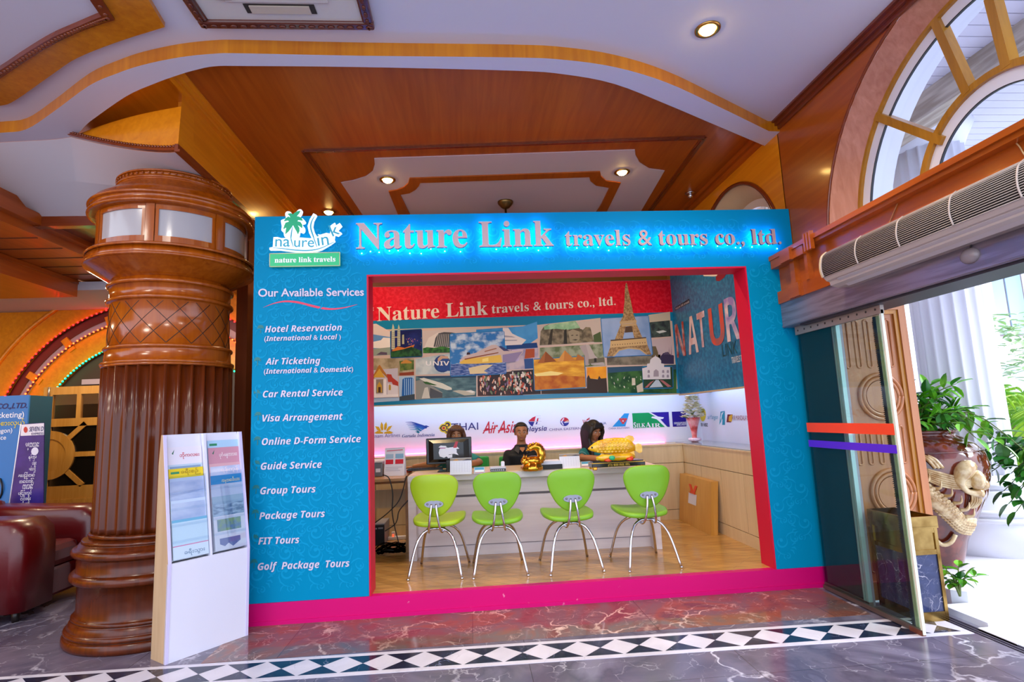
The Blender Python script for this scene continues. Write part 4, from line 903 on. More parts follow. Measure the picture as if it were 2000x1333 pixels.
q = Pic(C_, on_side, .002)('#cfc2c0', [(440, 35), (460, 10), (560, -6), (900, -40), (900, -5), (700, 30), (560, 55), (450, 52)])('#7c2434', [(575, 60), (600, 30), (650, 20), (690, 25), (660, 70), (610, 105), (580, 100)])('#3a3a5c', [(480, 25), (600, 5), (640, 5), (520, 30)]).done('printed_aeroplane', side)

# ---- airline board in the lit recess
board = thing('airline_board', (.6, 7.03, 1.02), 'white lit board of airline logos above the back counter', 'sign board')
def K3(x, y): return (720+x/8.333, 800+y/8.333)
def K4(x, y): return (960+x/10.253, 800+y/10.253)
def K5(x, y): return (1110+x/9.521, 790+y/9.521)
def K6(x, y): return (1290+x/10, 770+y/10)
on_board = lambda p, e: PY(p[0], p[1], 7.0335-e)
on_rboard = lambda p, e: PX(p[0], p[1], 2.9035-e)
b = MB(); b.poly([(FX0+.06, 7.0345, 1.02), (2.9, 7.0345, 1.02), (2.9, 7.0345, 1.78), (FX0+.06, 7.0345, 1.78)]); b.build('board_sheet', M('#eff0fa', .5), board)
def lt(q, body, l, r, col, cap=None, table=None, sh=0., ft=0., pl=None):
    pl = pl or q.p; m = P_(col); 
    if m not in q.ms: q.ms.append(m)
    q.b.mat(q.ms.index(m)); p, p2 = pl(q.c(*l), .002), pl(q.c(*r), .002); u = p2-p
    v = UZ if abs(u.z) < 1e-9 else UZ
    write(q.b, face(body, table) if table else body, p, Vector((u.x, u.y, 0)), v, u.length, (pl(q.c(l[0], cap), .002)-p).length if cap else None, sh, ft); return q
LG = lambda c=K3, pr=on_board: Pic(c, pr, .001)
q = LG()
for pts in ([(90, 385), (150, 350), (235, 375), (240, 395), (130, 398)], [(400, 380), (340, 350), (255, 375), (250, 395), (360, 398)], [(105, 275), (165, 285), (200, 345), (190, 365), (140, 335)], [(385, 265), (325, 280), (285, 340), (300, 362), (345, 330)], [(208, 205), (235, 250), (240, 330), (215, 350), (190, 300), (195, 250)], [(285, 205), (300, 250), (295, 305), (270, 345), (250, 325), (255, 250)]): q('#e0a81c', pts)
lt(q, 'Vietnam Airlines', (-38, 470), (512, 455), '#6a5a94').done('airline_logo', board)
q = LG()
for k, (y0, x1, y1, c) in enumerate(((208, 955, 310, '#2544a0'), (238, 925, 318, '#2a5ab4'), (268, 900, 332, '#2f74bc'), (298, 870, 355, '#2f86b8'), (328, 835, 388, '#3396b0'))):
    x0 = 600+k*17
    top = [(x0, y0), (x0+100, y0-4), (x0+170, y0+12), (x1-60, y1-50), (x1, y1-10)]; bot = [(x1-25, y1+6), (x1-80, y1-26), (x0+160, y0+34), (x0+95, y0+8), (x0, y0+4)]; q(c, top+bot)
q('#2544a0', [(895, 268), (940, 262), (990, 282), (955, 290), (925, 300)]); lt(q, 'Garuda Indonesia', (545, 460), (1075, 437), '#2c4a8c', None, BI).done('airline_logo', board)
q = LG()
def blob(q, c, cx, cy, rx, ry, a=0., n=18): q(c, [(cx+rx*math.cos(2*PI*k/n)*math.cos(a)-ry*math.sin(2*PI*k/n)*math.sin(a), cy+rx*math.cos(2*PI*k/n)*math.sin(a)+ry*math.sin(2*PI*k/n)*math.cos(a)) for k in range(n)])
for cx, cy, r in ((1225, 305, 62), (1285, 250, 46), (1285, 350, 46)): blob(q, '#e8d02c', cx, cy, r+14, r+10)
q('#e8d02c', [(1135, 308), (1190, 262), (1195, 350)])
for cx, cy, r in ((1225, 305, 58), (1285, 250, 38), (1285, 350, 38)): blob(q, '#3c1846', cx, cy, r, r*.9)
q('#3c1846', [(1152, 308), (1192, 272), (1195, 340)])
for cx, cy, r in ((1225, 305, 40), (1275, 258, 22), (1275, 342, 22)): blob(q, '#e8c02c', cx, cy, r, r*.85)
blob(q, '#c8323c', 1222, 305, 22, 20); lt(q, 'THAI', (1345, 350), (1785, 345), '#32317c', 232).done('airline_logo', board)
q = LG(lambda x, y: (720+x/3.507, 780+y/3.507)); lt(q, 'Air', (780, 236), (886, 215), '#cf2038', 155, None, .42, .008); lt(q, 'Asia', (884, 233), (1014, 200), '#cf2038', 150, None, .42, .008)
q('#cf2038', [(786, 214), (870, 196), (870, 203), (788, 222)])('#cf2038', [(886, 214), (960, 198), (960, 205), (886, 222)]).done('airline_logo', board)
q = LG(K4)('#d2203c', [(740, 240), (770, 205), (820, 165), (885, 138), (862, 244)])('#2a2a8c', [(735, 250), (860, 250), (822, 345), (785, 325), (755, 290)])('#d2203c', [(918, 178), (942, 176), (930, 242), (902, 244)])('#2a2a8c', [(900, 250), (926, 250), (908, 302), (880, 304)])
for y, x0, x1 in ((133, 880, 985), (180, 930, 985), (240, 720, 1000), (300, 880, 965), (346, 820, 915)): q('#8a88a8', [(x0, y), (x1, y-3), (x1, y), (x0, y+3)])
lt(q, 'malaysia', (560, 452), (1112, 440), '#26267c', 355, SBI).done('airline_logo', board)
q = LG(K4); blob(q, '#2c3a98', 1465, 250, 88, 88); q('#c8283c', [(1465+88*math.cos(a), 250+88*math.sin(a)) for a in [PI+.2+k*(PI-.2)/12 for k in range(13)]])
q('#e6def0', [(1440, 175), (1460, 185), (1415, 250), (1450, 325), (1425, 315), (1385, 250)])('#e6def0', [(1440, 262), (1550, 240), (1550, 262), (1470, 275)])('#f0d8a0', [(1470, 245), (1540, 215), (1545, 228), (1480, 255)])
lt(q, 'CHINA EASTERN', (1155, 432), (1790, 408), '#4e468c', 385).done('airline_logo', board)
q = LG(K5)
for k in range(3): q('#c83a48', [(265+k*22, 290+k*4), (275+k*22, 290+k*4), (295+k*18, 380-k*6), (330-k*4, 380-k*6), (340, 280+k*8), (400, 245+k*16), (400, 254+k*16), (350, 290+k*6), (340-k*2, 392-k*8), (288+k*18, 392-k*8)])
lt(q, 'AIR CHINA', (330, 392), (708, 384), '#2c50a0', 345).done('airline_logo', board)
q = LG(K5)('#2c9ce0', [(820, 420), (1040, 172), (1132, 170), (1060, 414)])
for dx, dy in ((-48, -28), (48, -28), (-26, 6), (26, 6), (0, 38), (0, -30)): blob(q, '#d2444c', 1018+dx, 308+dy, 28, 22)
blob(q, '#e8d8e0', 1018, 312, 14, 14); lt(q, 'CHINA SOUTHERN', (750, 470), (1135, 455), '#6c6a94').done('airline_logo', board)
K2 = lambda x, y: (1100+x/3.507, 780+y/3.507)
q = LG(K2)('#12a05c', [(472, 97), (722, 88), (730, 190), (480, 200)])('#2c1c9c', [(590, 92), (722, 88), (730, 190), (722, 192)])('#eeeef8', [(585, 93), (600, 92), (650, 120), (690, 125), (685, 135), (665, 138), (712, 190), (698, 192), (640, 138), (602, 128), (610, 120), (632, 120)])
lt(q, 'S', (484, 196), (500, 196), '#f4f4fa', 160, SB); lt(q, 'ILK', (503, 195), (563, 194), '#f4f4fa', 168, BOLD); lt(q, 'A', (566, 194), (602, 193), '#f4f4fa', 158, BOLD); lt(q, 'IR', (605, 193), (666, 192), '#f4f4fa', 168, BOLD); q.done('airline_logo', board)
q = LG(K6)('#2a1a90', [(220, 347), (490, 338), (510, 633), (242, 642)]); lt(q, 'SINGAPORE', (265, 592), (500, 575), '#f0f0fa', 552, SB); lt(q, 'AIRLINES', (315, 622), (500, 610), '#f0f0fa', 590, SB); q.done('airline_logo', board)
q = LG(K6, on_rboard); blob(q, '#d8c018', 828, 408, 58, 130); blob(q, '#a88c10', 830, 380, 30, 60)
p = on_rboard(K6(762, 632), .002); q.ms.append(P_('#3a2430')); q.b.mat(len(q.ms)-1); p2 = on_rboard(K6(925, 612), .002); write(q.b, face('AIR KBZ', SB), p, VD, UZ, abs(p2.y-p.y), .04); q.done('airline_logo', board)
q = LG(K6, on_rboard)('#1f9cb8', [(1150, 605), (1172, 345), (1252, 332), (1258, 605), (1205, 605), (1215, 480)])('#e8f4fa', [(1172, 470), (1190, 370), (1235, 350), (1200, 420), (1185, 540)])
p = on_rboard(K6(922, 492), .002); q.ms.append(P_('#58a8c8')); q.b.mat(len(q.ms)-1); p2 = on_rboard(K6(1130, 492), .002); write(q.b, 'airYangon', p, VD, UZ, abs(p2.y-p.y), .05, .3); q.done('airline_logo', board)
q = LG(K6, on_rboard)('#7c2434', [(1288, 552), (1308, 400), (1395, 400), (1378, 556)])('#e8b028', [(1330, 530), (1335, 440), (1375, 410), (1410, 400), (1392, 540)])
p = on_rboard(K6(1402, 512), .002); q.ms.append(P_('#a05a58')); q.b.mat(len(q.ms)-1); p2 = on_rboard(K6(1712, 512), .002); write(q.b, 'A', p, VD, UZ, .03, .07); write(q.b, 'IR MANDALAY', p+VD*.04, VD, UZ, abs(p2.y-p.y)-.04, .05)
q.done('airline_logo', board); q = LG(K6, on_rboard); q.ms.append(P_('#a05a58')); p = on_rboard(K6(1755, 505), .002); write(q.b, 'ASIAN WINGS', p, VD, UZ, .40, .05); q.done('airline_logo', board)
# ================================================================== HALL OBJECTS
def lamp_spot(root, loc, energy, col=(1, .74, .42), size=2.2, blend=.8, rad=.05):
    L = bpy.data.lights.new('downlight_beam', 'SPOT'); L.energy = energy; L.color = col; L.spot_size = size; L.spot_blend = blend; L.shadow_soft_size = rad
    o = bpy.data.objects.new('downlight_beam', L); COL.objects.link(o); o.parent = root; o.location = Vector(loc)-WL[root]
BRASS = M('#b98a44', .25, 1.0); BULB = M('#fff2c8', .4, emit=34., ecol='#ffd27a')
for (px, py), z, lab, e in (((1382, 57), Z1, 'brass ringed downlight in the plain white ceiling at upper right', 85), ((757, 351), ZB-.006, 'downlight in the left notch of the white bay panel', 85),
                         ((1215, 336), ZB-.006, 'downlight in the right notch of the white bay panel', 85), ((642, 414), ZB, 'downlight in the timber ceiling just above the palm logo', 60)):
    p = PZ(px, py, z); r = thing('downlight', p, lab, 'light', 'recessed ceiling downlights')
    b = MB(); b.lathe([(.052, -.002), (.060, -.012), (.075, -.012), (.082, -.006), (.082, 0)], p, 28, caps=False); b.build('ring', BRASS, r)
    b = MB(); b.lathe([(.0, -.034), (.025, -.031), (.042, -.02), (.050, -.004)], p, 24); b.build('bulb', BULB, r)
    lamp_spot(r, p-Vector((0, 0, .03)), e)
# chrome eyeball fitting and the fan
p = PZ(1348, 377, ZB); r = thing('ceiling_spotlight', p, 'small chrome fitting on the timber ceiling at right', 'light')
b = MB(); b.lathe([(.06, 0), (.055, -.012), (.03, -.016)], p, 20); b.build('base', M('#d9d3da', .15, 1), r)
b = MB(); b.ball(p-Vector((0, 0, .035)), .032); b.build('lamp_head', M('#d9d3da', .1, 1), r)
p = PZ(987, 394, ZB-.004); r = thing('ceiling_fan', p, 'bronze ceiling fan hub hanging above the kiosk', 'fan')
BRZ = M('#7a5c34', .3, .9)
b = MB(); b.lathe([(.03, -.085), (.05, -.07), (.085, -.03), (.09, -.01), (.09, 0)], p, 28); b.build('canopy', BRZ, r)
b = MB(); b.tube([p-Vector((0, 0, .08)), p-Vector((0, 0, .42))], .013, 10); b.build('rod', BRZ, r)
b = MB(); b.lathe([(.03, -.62), (.09, -.58), (.11, -.50), (.10, -.44), (.03, -.41)], p, 28); b.build('motor', BRZ, r)
for k in range(4):
    a = PI/4+k*PI/2; R_ = Matrix.Rotation(a, 3, 'Z'); b = MB(); b.prism([p + R_ @ Vector(v) for v in ((.1, -.03, -.53), (.2, -.06, -.53), (.62, -.07, -.53), (.66, 0, -.53), (.62, .07, -.53), (.2, .06, -.53))], (0, 0, .01)); b.build('blade', W_DARK, r)

# ---- air conditioner cassette in a carved frame
c = [PZ(395, 47, Z1), PZ(732, 48, Z1)]; xa, xb, yf = c[0].x, c[1].x, (c[0].y+c[1].y)/2; yb_ = yf-1.02
cas = thing('ceiling_air_conditioner', ((xa+xb)/2, (yf+yb_)/2, Z1), 'white cassette air conditioner framed in carved dark wood at the top of the picture', 'air conditioner')
fr = wood('carved_dark_frame', '#4a1c10', '#6a2c18', axis=0)
b = MB(); w = .065
for a in ((xa, xb, yf-w, yf), (xa, xb, yb_, yb_+w), (xa, xa+w, yb_+w, yf-w), (xb-w, xb, yb_+w, yf-w)): b.cbox(a[0], a[1], a[2], a[3], Z1-.04, Z1, .012)
n = 18
for i in range(n):
    x = xa+(i+.5)*(xb-xa)/n; b.ball((x, yf-w/2, Z1-.042), .022, .012, .008, 8, 5); 
for i in range(n): y = yb_+(i+.5)*(yf-yb_)/n; b.ball((xa+w/2, y, Z1-.042), .012, .022, .008, 8, 5); b.ball((xb-w/2, y, Z1-.042), .012, .022, .008, 8, 5)
b.build('carved_frame', fr, cas)
CW = M('#cfcac4', .5)
b = MB(); b.box(xa+w, xb-w, yb_+w, yf-w, Z1-.022, Z1); b.build('panel', CW, cas)
xm, ym = (xa+xb)/2, (yf+yb_)/2
b = MB(); b.cbox(xm-.29, xm+.29, ym-.29, ym+.29, Z1-.034, Z1-.02, .006)
for k in range(9): b.box(xm-.25, xm+.25, ym-.25+k*.06, ym-.235+k*.06, Z1-.040, Z1-.032)
b.build('intake_grille', CW, cas)
for k in range(4):
    R_ = Matrix.Rotation(k*PI/2, 3, 'Z'); b = MB(); b.mat(1).box(-.2, .2, .31, .385, Z1-.026, Z1-.0225); b.mat(0).box(-.17, .17, .318, .378, Z1-.034, Z1-.027)
    b.v = [R_ @ Vector((v.x, v.y, 0)) + Vector((xm, ym, v.z)) for v in b.v]; b.build('air_outlet', [M('#c3b6a4', .5), M('#2c2724', .7)], cas)
b = MB(); b.box(xm-.33, xm-.24, ym+.22, ym+.26, Z1-.042, Z1-.034); b.build('display', M('#16161a', .2), cas)
# ---- stepped timber coffer on the ceiling at the upper left
op = [(-300, 330), (-60, 215), (0, 207), (30, 196), (100, 147), (150, 114), (230, 82), (322, 53), (290, 0), (250, -60)]
ip = [(-300, 250), (-60, 186), (0, 151), (50, 117), (100, 86), (150, 62), (200, 43), (224, 36), (203, 3), (165, -60)]
mp_ = [(-300, 235), (-60, 168), (0, 134), (50, 101), (100, 71), (150, 49), (180, 36), (198, 29), (178, 0), (140, -60)]
zt = Z1-.03
cof = thing('ceiling_coffer', PZ(60, 100, Z1), 'scalloped timber coffer frame around a white panel at the upper left of the ceiling', 'ceiling coffer')
def crv(px): q = [PZ(x, y, zt) for x, y in px]; return smooth_curve(q[:-2], 4) + q[-2:]
O_, I_, J_ = crv(op), crv(ip), crv(mp_); upz = Vector((0, 0, .03))
b = MB(); b.strip(O_, I_); b.strip(O_, [v+upz for v in O_]); b.build('wide_band', W_FASC, cof)
b = MB(); dn = Vector((0, 0, -.012)); b.strip([v+dn for v in I_], [v+dn for v in J_]); b.strip(I_, [v+dn for v in I_]); b.strip([v+dn for v in J_], [v+upz for v in J_])
for i in range(len(I_)-1):
    for t in (.25, .75): b.ball(I_[i].lerp(J_[i], .5).lerp(I_[i+1].lerp(J_[i+1], .5), t)+dn, .014, .014, .008, 6, 4)
b.build('beaded_moulding', W_DARKX, cof)
b = MB(); b.strip([v+Vector((0, 0, .022)) for v in J_], [Vector((v.x-.6, v.y-1.0, zt+.022)) for v in J_]); b.build('inner_panel', M('#c9cad8', .6), cof)

# ---- the big round timber column
CC = Vector((-2.33, 4.594, 0)); CW1 = wood('column_veneer', '#853a04', '#a4520c', axis=2, scale=.9, rough=.20, coat=.25); CW2 = wood('column_base_veneer', '#481a04', '#642806', axis=2, scale=.9, rough=.24, coat=.10, spec=.3); CWM = CW2
col = thing('column', CC, 'massive round polished wood column with fluted shaft and lantern capital', 'column')
def tor(r, z, t, n=7): return [(r-t*.2+t*math.cos(-PI/2+PI*k/(n-1)), z+t*math.sin(-PI/2+PI*k/(n-1))) for k in range(n)]
b = MB(); b.lathe([(.572, 0), (.580, .02), (.578, .05), (.566, .065)] + tor(.555, .085, .02) + [(.552, .108), (.545, .13), (.535, .15)] + tor(.522, .168, .014) + [(.515, .186), (.507, .205), (.508, .40)] + tor(.530, .435, .034) + [(.518, .472), (.518, .56)] + tor(.532, .60, .028) + [(.520, .632), (.505, .655)] + tor(.488, .668, .012) + [(.470, .684), (.452, .692)] + tor(.450, .706, .014) + [(.440, .722)], CC, 64); b.build('base', CW2, col)
def flute(r, z, a):
    t = (a*32/(2*PI)) % 1; return r - (.0 if t < .18 else .027*math.sin(PI*(t-.18)/.82)**.55)
b = MB(); b.lathe([(.446, .722), (.446, .76), (.443, 1.4), (.440, 1.892)], CC, 32*9, flute); b.build('fluted_shaft', CW2, col)
b = MB(); b.lathe([(.44, 1.885), (.446, 1.90)] + tor(.440, 1.912, .014) + [(.428, 1.93), (.424, 2.0)] + tor(.428, 2.025, .014) + [(.414, 2.045), (.408, 2.36)] + tor(.424, 2.385, .016) + [(.412, 2.41), (.416, 2.49)] + tor(.424, 2.505, .016) + [(.412, 2.525), (.408, 2.545)], CC, 64)
b.mat(1)
for s in (-1, 1):
    for k in range(16):
        b.tube([CC + Vector(((.4145-.006*j/10)*math.cos(2*PI*k/16+s*j*.072), (.4145-.006*j/10)*math.sin(2*PI*k/16+s*j*.072), 2.045+.031*j)) for j in range(11)], .0024, 4, False)
b.build('lattice_collar', [CW1, M('#1f0e06', .4)], col)
b = MB(); b.lathe([(.405, 2.54), (.42, 2.55), (.47, 2.58), (.57, 2.645)] + tor(.580, 2.662, .012) + [(.578, 2.675), (.574, 2.725)] + tor(.576, 2.735, .012) + [(.55, 2.752), (.523, 2.762)], CC, 64); b.build('capital_flare', CW1, col)
b = MB(); b.lathe([(.505, 2.75), (.505, 3.05)], CC, 64, caps=False)
toc = math.atan2(-CC.y, -CC.x); NP = 7; cen0 = toc + math.radians(8.0)
for k in range(NP):
    ac = cen0 + 2*PI*k/NP; da = 2*PI/NP
    for a0, a1, z0, z1, r in ((ac-da/2-.055, ac-da/2+.055, 2.76, 3.05, .528), (ac-.44+.055, ac-.345, 2.78, 3.04, .52), (ac+.345, ac+.385, 2.78, 3.04, .52), (ac-.385, ac+.385, 2.76, 2.805, .522), (ac-.385, ac+.385, 3.005, 3.05, .522)):
        m = 8; A = [[CC + Vector((q*math.cos(a0+(a1-a0)*i/m), q*math.sin(a0+(a1-a0)*i/m), z)) for i in range(m+1)] for q, z in ((.50, z0), (r, z0), (r, z1), (.50, z1))]
        for i in range(3): b.strip(A[i], A[i+1])
        for e in (0, m): b.poly([A[0][e], A[1][e], A[2][e], A[3][e]])
b.build('lantern_drum', CW1, col)
for k in range(NP):
    ac = cen0 + 2*PI*k/NP; m = 10; b = MB(); A = [CC + Vector((.511*math.cos(ac-.345+.69*i/m), .511*math.sin(ac-.345+.69*i/m), 2.806)) for i in range(m+1)]
    b.strip(A, [v+Vector((0, 0, .2)) for v in A], True); b.build('frosted_pane', M('#a5a2a6', .15, coat=.2), col, label='pale frosted pane')
b = MB(); b.lathe([(.52, 3.04)] + tor(.572, 3.058, .014) + [(.566, 3.075), (.562, 3.105)] + tor(.572, 3.122, .014) + [(.556, 3.14), (.548, 3.165), (.50, 3.20), (.45, 3.24), (.415, 3.275), (.400, 3.29)] + tor(.402, 3.305, .010) + [(.396, 3.322), (.402, 3.345)] + tor(.405, 3.352, .008) + [(.40, 3.362)], CC, 64)
for k in range(56): a = 2*PI*k/56; b.ball(CC+Vector((.404*math.cos(a), .404*math.sin(a), 3.331)), .009, n=6, m=4)
b.build('neck', CW1, col)

# ---- white brochure stand
S0, S1 = PZ(322, 1300, 0), PZ(484, 1242, 0); su = (S1-S0); SWD = su.length; su.normalize(); sn = Vector((su.y, -su.x, 0))   # sn points out of the front
if sn.dot(-S0) < 0: sn = -sn
st = thing('brochure_stand', S0.lerp(S1, .5), 'white floor-standing brochure rack leaning back between column and kiosk', 'stand')
def sp(u, d, z): return S0 + su*u + sn*d + Vector((0, 0, z))     # u along the front, d outwards, z up
SWH = M('#dfe0f2', .4); SSD = wood('stand_side_board', '#b39877', '#c4aa88', axis=2, rough=.5, coat=0)
TOPZ, LOWZ, LEAN = 1.384, .585, .135; TH = .016
def front_d(z): return 0 if z <= LOWZ else -LEAN*(z-LOWZ)/(TOPZ-LOWZ)
b = MB(); b.prism([sp(0, 0, 0), sp(SWD, 0, 0), sp(SWD, 0, LOWZ), sp(0, 0, LOWZ)], sn*-.02); b.build('front_panel', SWH, st)
for u in (0, SWD-TH):
    b = MB(); side = [sp(u, 0, 0), sp(u, 0, LOWZ), sp(u, front_d(TOPZ), TOPZ), sp(u, front_d(TOPZ)-.03, TOPZ), sp(u, -.185, TOPZ*.86), sp(u, -.185, 0)]
    b.mat(0).prism(side, su*TH)
    b.build('side_board', SSD if u == 0 else SWH, st)
    b = MB(); b.prism([sp(u-.001, .003, 0), sp(u-.001, .003, LOWZ), sp(u-.001, front_d(TOPZ)+.003, TOPZ), sp(u-.001, front_d(TOPZ)-.006, TOPZ), sp(u-.001, -.006, LOWZ), sp(u-.001, -.006, 0)], su*(TH+.002)); b.build('edge_band', M('#cfc8ec', .4), st)
b = MB(); b.prism([sp(SWD/2-.008, 0-.0, LOWZ), sp(SWD/2-.008, front_d(TOPZ), TOPZ), sp(SWD/2-.008, front_d(TOPZ)-.03, TOPZ), sp(SWD/2-.008, -.06, LOWZ)], su*.016); b.build('divider', SWH, st)
b = MB(); b.prism([sp(TH, -.06, LOWZ), sp(SWD-TH, -.06, LOWZ), sp(SWD-TH, -LEAN-.035, TOPZ), sp(TH, -LEAN-.035, TOPZ)], sn*-.01); b.prism([sp(0, -.183, .02), sp(SWD, -.183, .02), sp(SWD, -.183, TOPZ*.86), sp(0, -.183, TOPZ*.86)], sn*.004); b.build('back_board', SWH, st)
b = MB(); b.box(0, 1, 0, 1, 0, 1); b.v = [sp(TH+v.x*(SWD-2*TH), -.18+v.y*.16, .02+v.z*.03) for v in b.v]; b.build('shelf', SWH, st)
ACR = glass('clear_acrylic', '#f4f8fc', .07)
PW = SWD/2-.03
def slope(u, z, off): return sp(u, front_d(z)-.035+off, z)
brs = [  # column, pocket bottom z, height, colours and title
    (0, 1.00, .30, '#e3dfee', 'pale brochure with red script title in the top left pocket', 'ဘိုကလေး', '#c2203c', 0), (0, .88, .28, '#e2c81a', 'yellow brochure behind the grey one on the left of the rack', 'ခရီးစဉ်', '#a88a10', 1), (0, .80, .30, '#c9d4ec', 'grey cloud-covered brochure second from the top on the left', None, None, 2), (0, .70, .26, '#dfe8f8', 'very pale brochure in the middle left pocket', None, None, 2), (0, .60, .24, '#cfe6f2', 'light blue brochure in the bottom left pocket', 'ခရီးသွား', '#6a8aa8', 3),
    (1, 1.02, .31, '#a9d0ee', 'light blue brochure at the back of the top right pocket', None, None, 1), (1, .99, .29, '#c98fa4', 'pink brochure in front of the light blue one at the top right', 'ပုဂံ-မန္တလေး', '#f2e8ee', 0), (1, .89, .28, '#d8a8b4', 'rose-tinted brochure second from the top on the right', 'ရန်ကုန်', '#f0e0e8', 2), (1, .79, .30, '#b4bcd6', 'brochure with blue title band and temple sunset on the right', 'ကမ္ဘောဒီးယား', '#f4e8b0', 4), (1, .70, .25, '#8fa9c0', 'sea picture brochure on the right of the rack', None, None, 5), (1, .60, .22, '#d6d4e0', 'pale brochure with a small village picture at the bottom right', None, None, 6)]
for i, (cI, z0, h, colr, lab, ttl, tc, kind) in enumerate(brs):
    u0 = TH+.010 + cI*(SWD/2-.002); off = .003 + (.0055*i if cI == 0 else .0050*(i-5))
    A = lambda s, t: slope(u0+.006+s*(PW-.014), z0+t*h, off)
    b = MB(); nrm = (A(1, 0)-A(0, 0)).cross(A(0, 1)-A(0, 0)).normalized()
    if nrm.dot(sn) < 0: nrm = -nrm
    ms = [M(colr, .3)]
    b.mat(0).prism([A(0, 0), A(1, 0), A(1, 1), A(0, 1)], nrm*.003)
    def ink(c, pts, k=1):
        m = M(c, .3) if isinstance(c, str) else c
        if m not in ms: ms.append(m)
        b.mat(ms.index(m)); b.poly([A(s, t)+nrm*(.003+.0003*k) for s, t in pts])
    if kind in (0,): ink('#b9cfe4', [(0, .0), (1, 0), (1, .62), (0, .62)]); ink('#7f9cc0', [(.05, .50), (.95, .50), (.95, .58), (.05, .58)], 2); ink('#2c6a54', [(.12, .86), (.2, .95), (.16, .84)], 2)
    if kind == 1: ink('#2a8a5c', [(.06, .88), (.3, .88), (.3, .93), (.06, .93)])
    if kind == 2: ink(PN('#a8b6dc', '#dfe2f4', 5, .35, .65, (1, 1, 2)), [(.02, .02), (.98, .02), (.98, .93), (.02, .93)])
    if kind == 3: ink('#e06a9c', [(0, .32), (1, .32), (1, .345), (0, .345)]); ink('#e4ecf6', [(0, 0), (1, 0), (1, .32), (0, .32)]); ink('#58b4d8', [(0, .93), (1, .93), (1, 1), (0, 1)])
    if kind == 4: ink('#1f8cc8', [(0, .80), (1, .80), (1, 1), (0, 1)]); ink('#d9a24c', [(0, .30), (1, .38), (1, .46), (0, .40)]); ink('#3c4460', [(0, .05), (1, .05), (1, .34), (.85, .36), (.8, .46), (.75, .36), (.62, .37), (.56, .5), (.5, .36), (.4, .35), (.3, .40), (.25, .33), (0, .30)], 2)
    if kind == 5: ink(PN('#4c6c90', '#9cb4cc', 14, .4, .6, (1, 1, 3)), [(.02, .05), (.98, .05), (.98, .8), (.02, .8)])
    if kind == 6: ink(PN('#5a7ca8', '#7c9c6c', 18), [(.1, .55), (.85, .55), (.85, .9), (.1, .9)]); ink('#56609c', [(.15, .18), (.3, .1), (.42, .18), (.55, .06), (.8, .2), (.8, .34), (.15, .34)])
    if ttl:
        m = M(tc, .4); ms.append(m); b.mat(len(ms)-1); tz = {0: .78, 1: .88, 3: .10, 4: .84, 2: .80}[kind]
        write(b, ttl, A(.34 if kind != 3 else .3, tz)+nrm*.0036, A(1, 0)-A(0, 0), A(0, 1)-A(0, 0), PW*.55, .03, 0, .01)
    b.build('brochure', ms, None, lab, 'brochure', 'travel brochures in the white rack')
for cI in (0, 1):
    for z0 in (.60, .70, .80, .90, 1.0):
        u0 = TH+.004 + cI*(SWD/2-.002); b = MB(); A = lambda s, t, o=0: slope(u0+s*PW, z0+t*.115, .034+o)
        b.prism([A(0, 0), A(1, 0), A(1, 1), A(0, 1)], sn*.002); b.build('pocket', ACR, st)

# ---- red leather sofa
RL = M('#560408', .32, coat=.12, bump=(40, .15))
sofa = thing('sofa', (-4.1, 5.4, 0), 'dark red leather sofa at the left edge, beside the column', 'sofa')
def cush(b, x0, x1, y0, y1, z0, z1, r): b.cbox(x0, x1, y0, y1, z0, z1, r)
for y0, y1 in ((4.80, 5.22), (5.62, 5.95)):
    b = MB(); prof = [(-.0, .08), (.0, .55), (-.02, .68), (-.10, .755), (-.25, .765), (-.45, .77), (-1.0, .80), (-1.0, .08)]
    rings = []
    for t, ins in ((0, .09), (.06, .03), (.16, 0), (.84, 0), (.94, .03), (1, .09)): rings.append([Vector((-3.47+x+(ins if x < -.5 else -ins), y0+(y1-y0)*t, z-(ins if z > .3 else 0))) for x, z in prof])
    b.loft(rings); b.build('arm', RL, sofa, bevel=0)
b = MB(); cush(b, -4.45, -3.56, 5.23, 5.61, .30, .50, .06); b.build('seat_cushion', RL, sofa)
b = MB(); cush(b, -4.75, -4.40, 4.85, 5.92, .10, .86, .10); b.build('backrest', RL, sofa)
b = MB(); cush(b, -4.45, -3.58, 5.21, 5.63, .06, .31, .03); b.build('base', RL, sofa)
b = MB()
for x, y in ((-3.56, 4.9), (-3.56, 5.85), (-4.6, 4.9), (-4.6, 5.85)): b.lathe([(.025, 0), (.03, .09)], (x, y, 0), 12)
b.build('foot', M('#1a1210', .4), sofa)

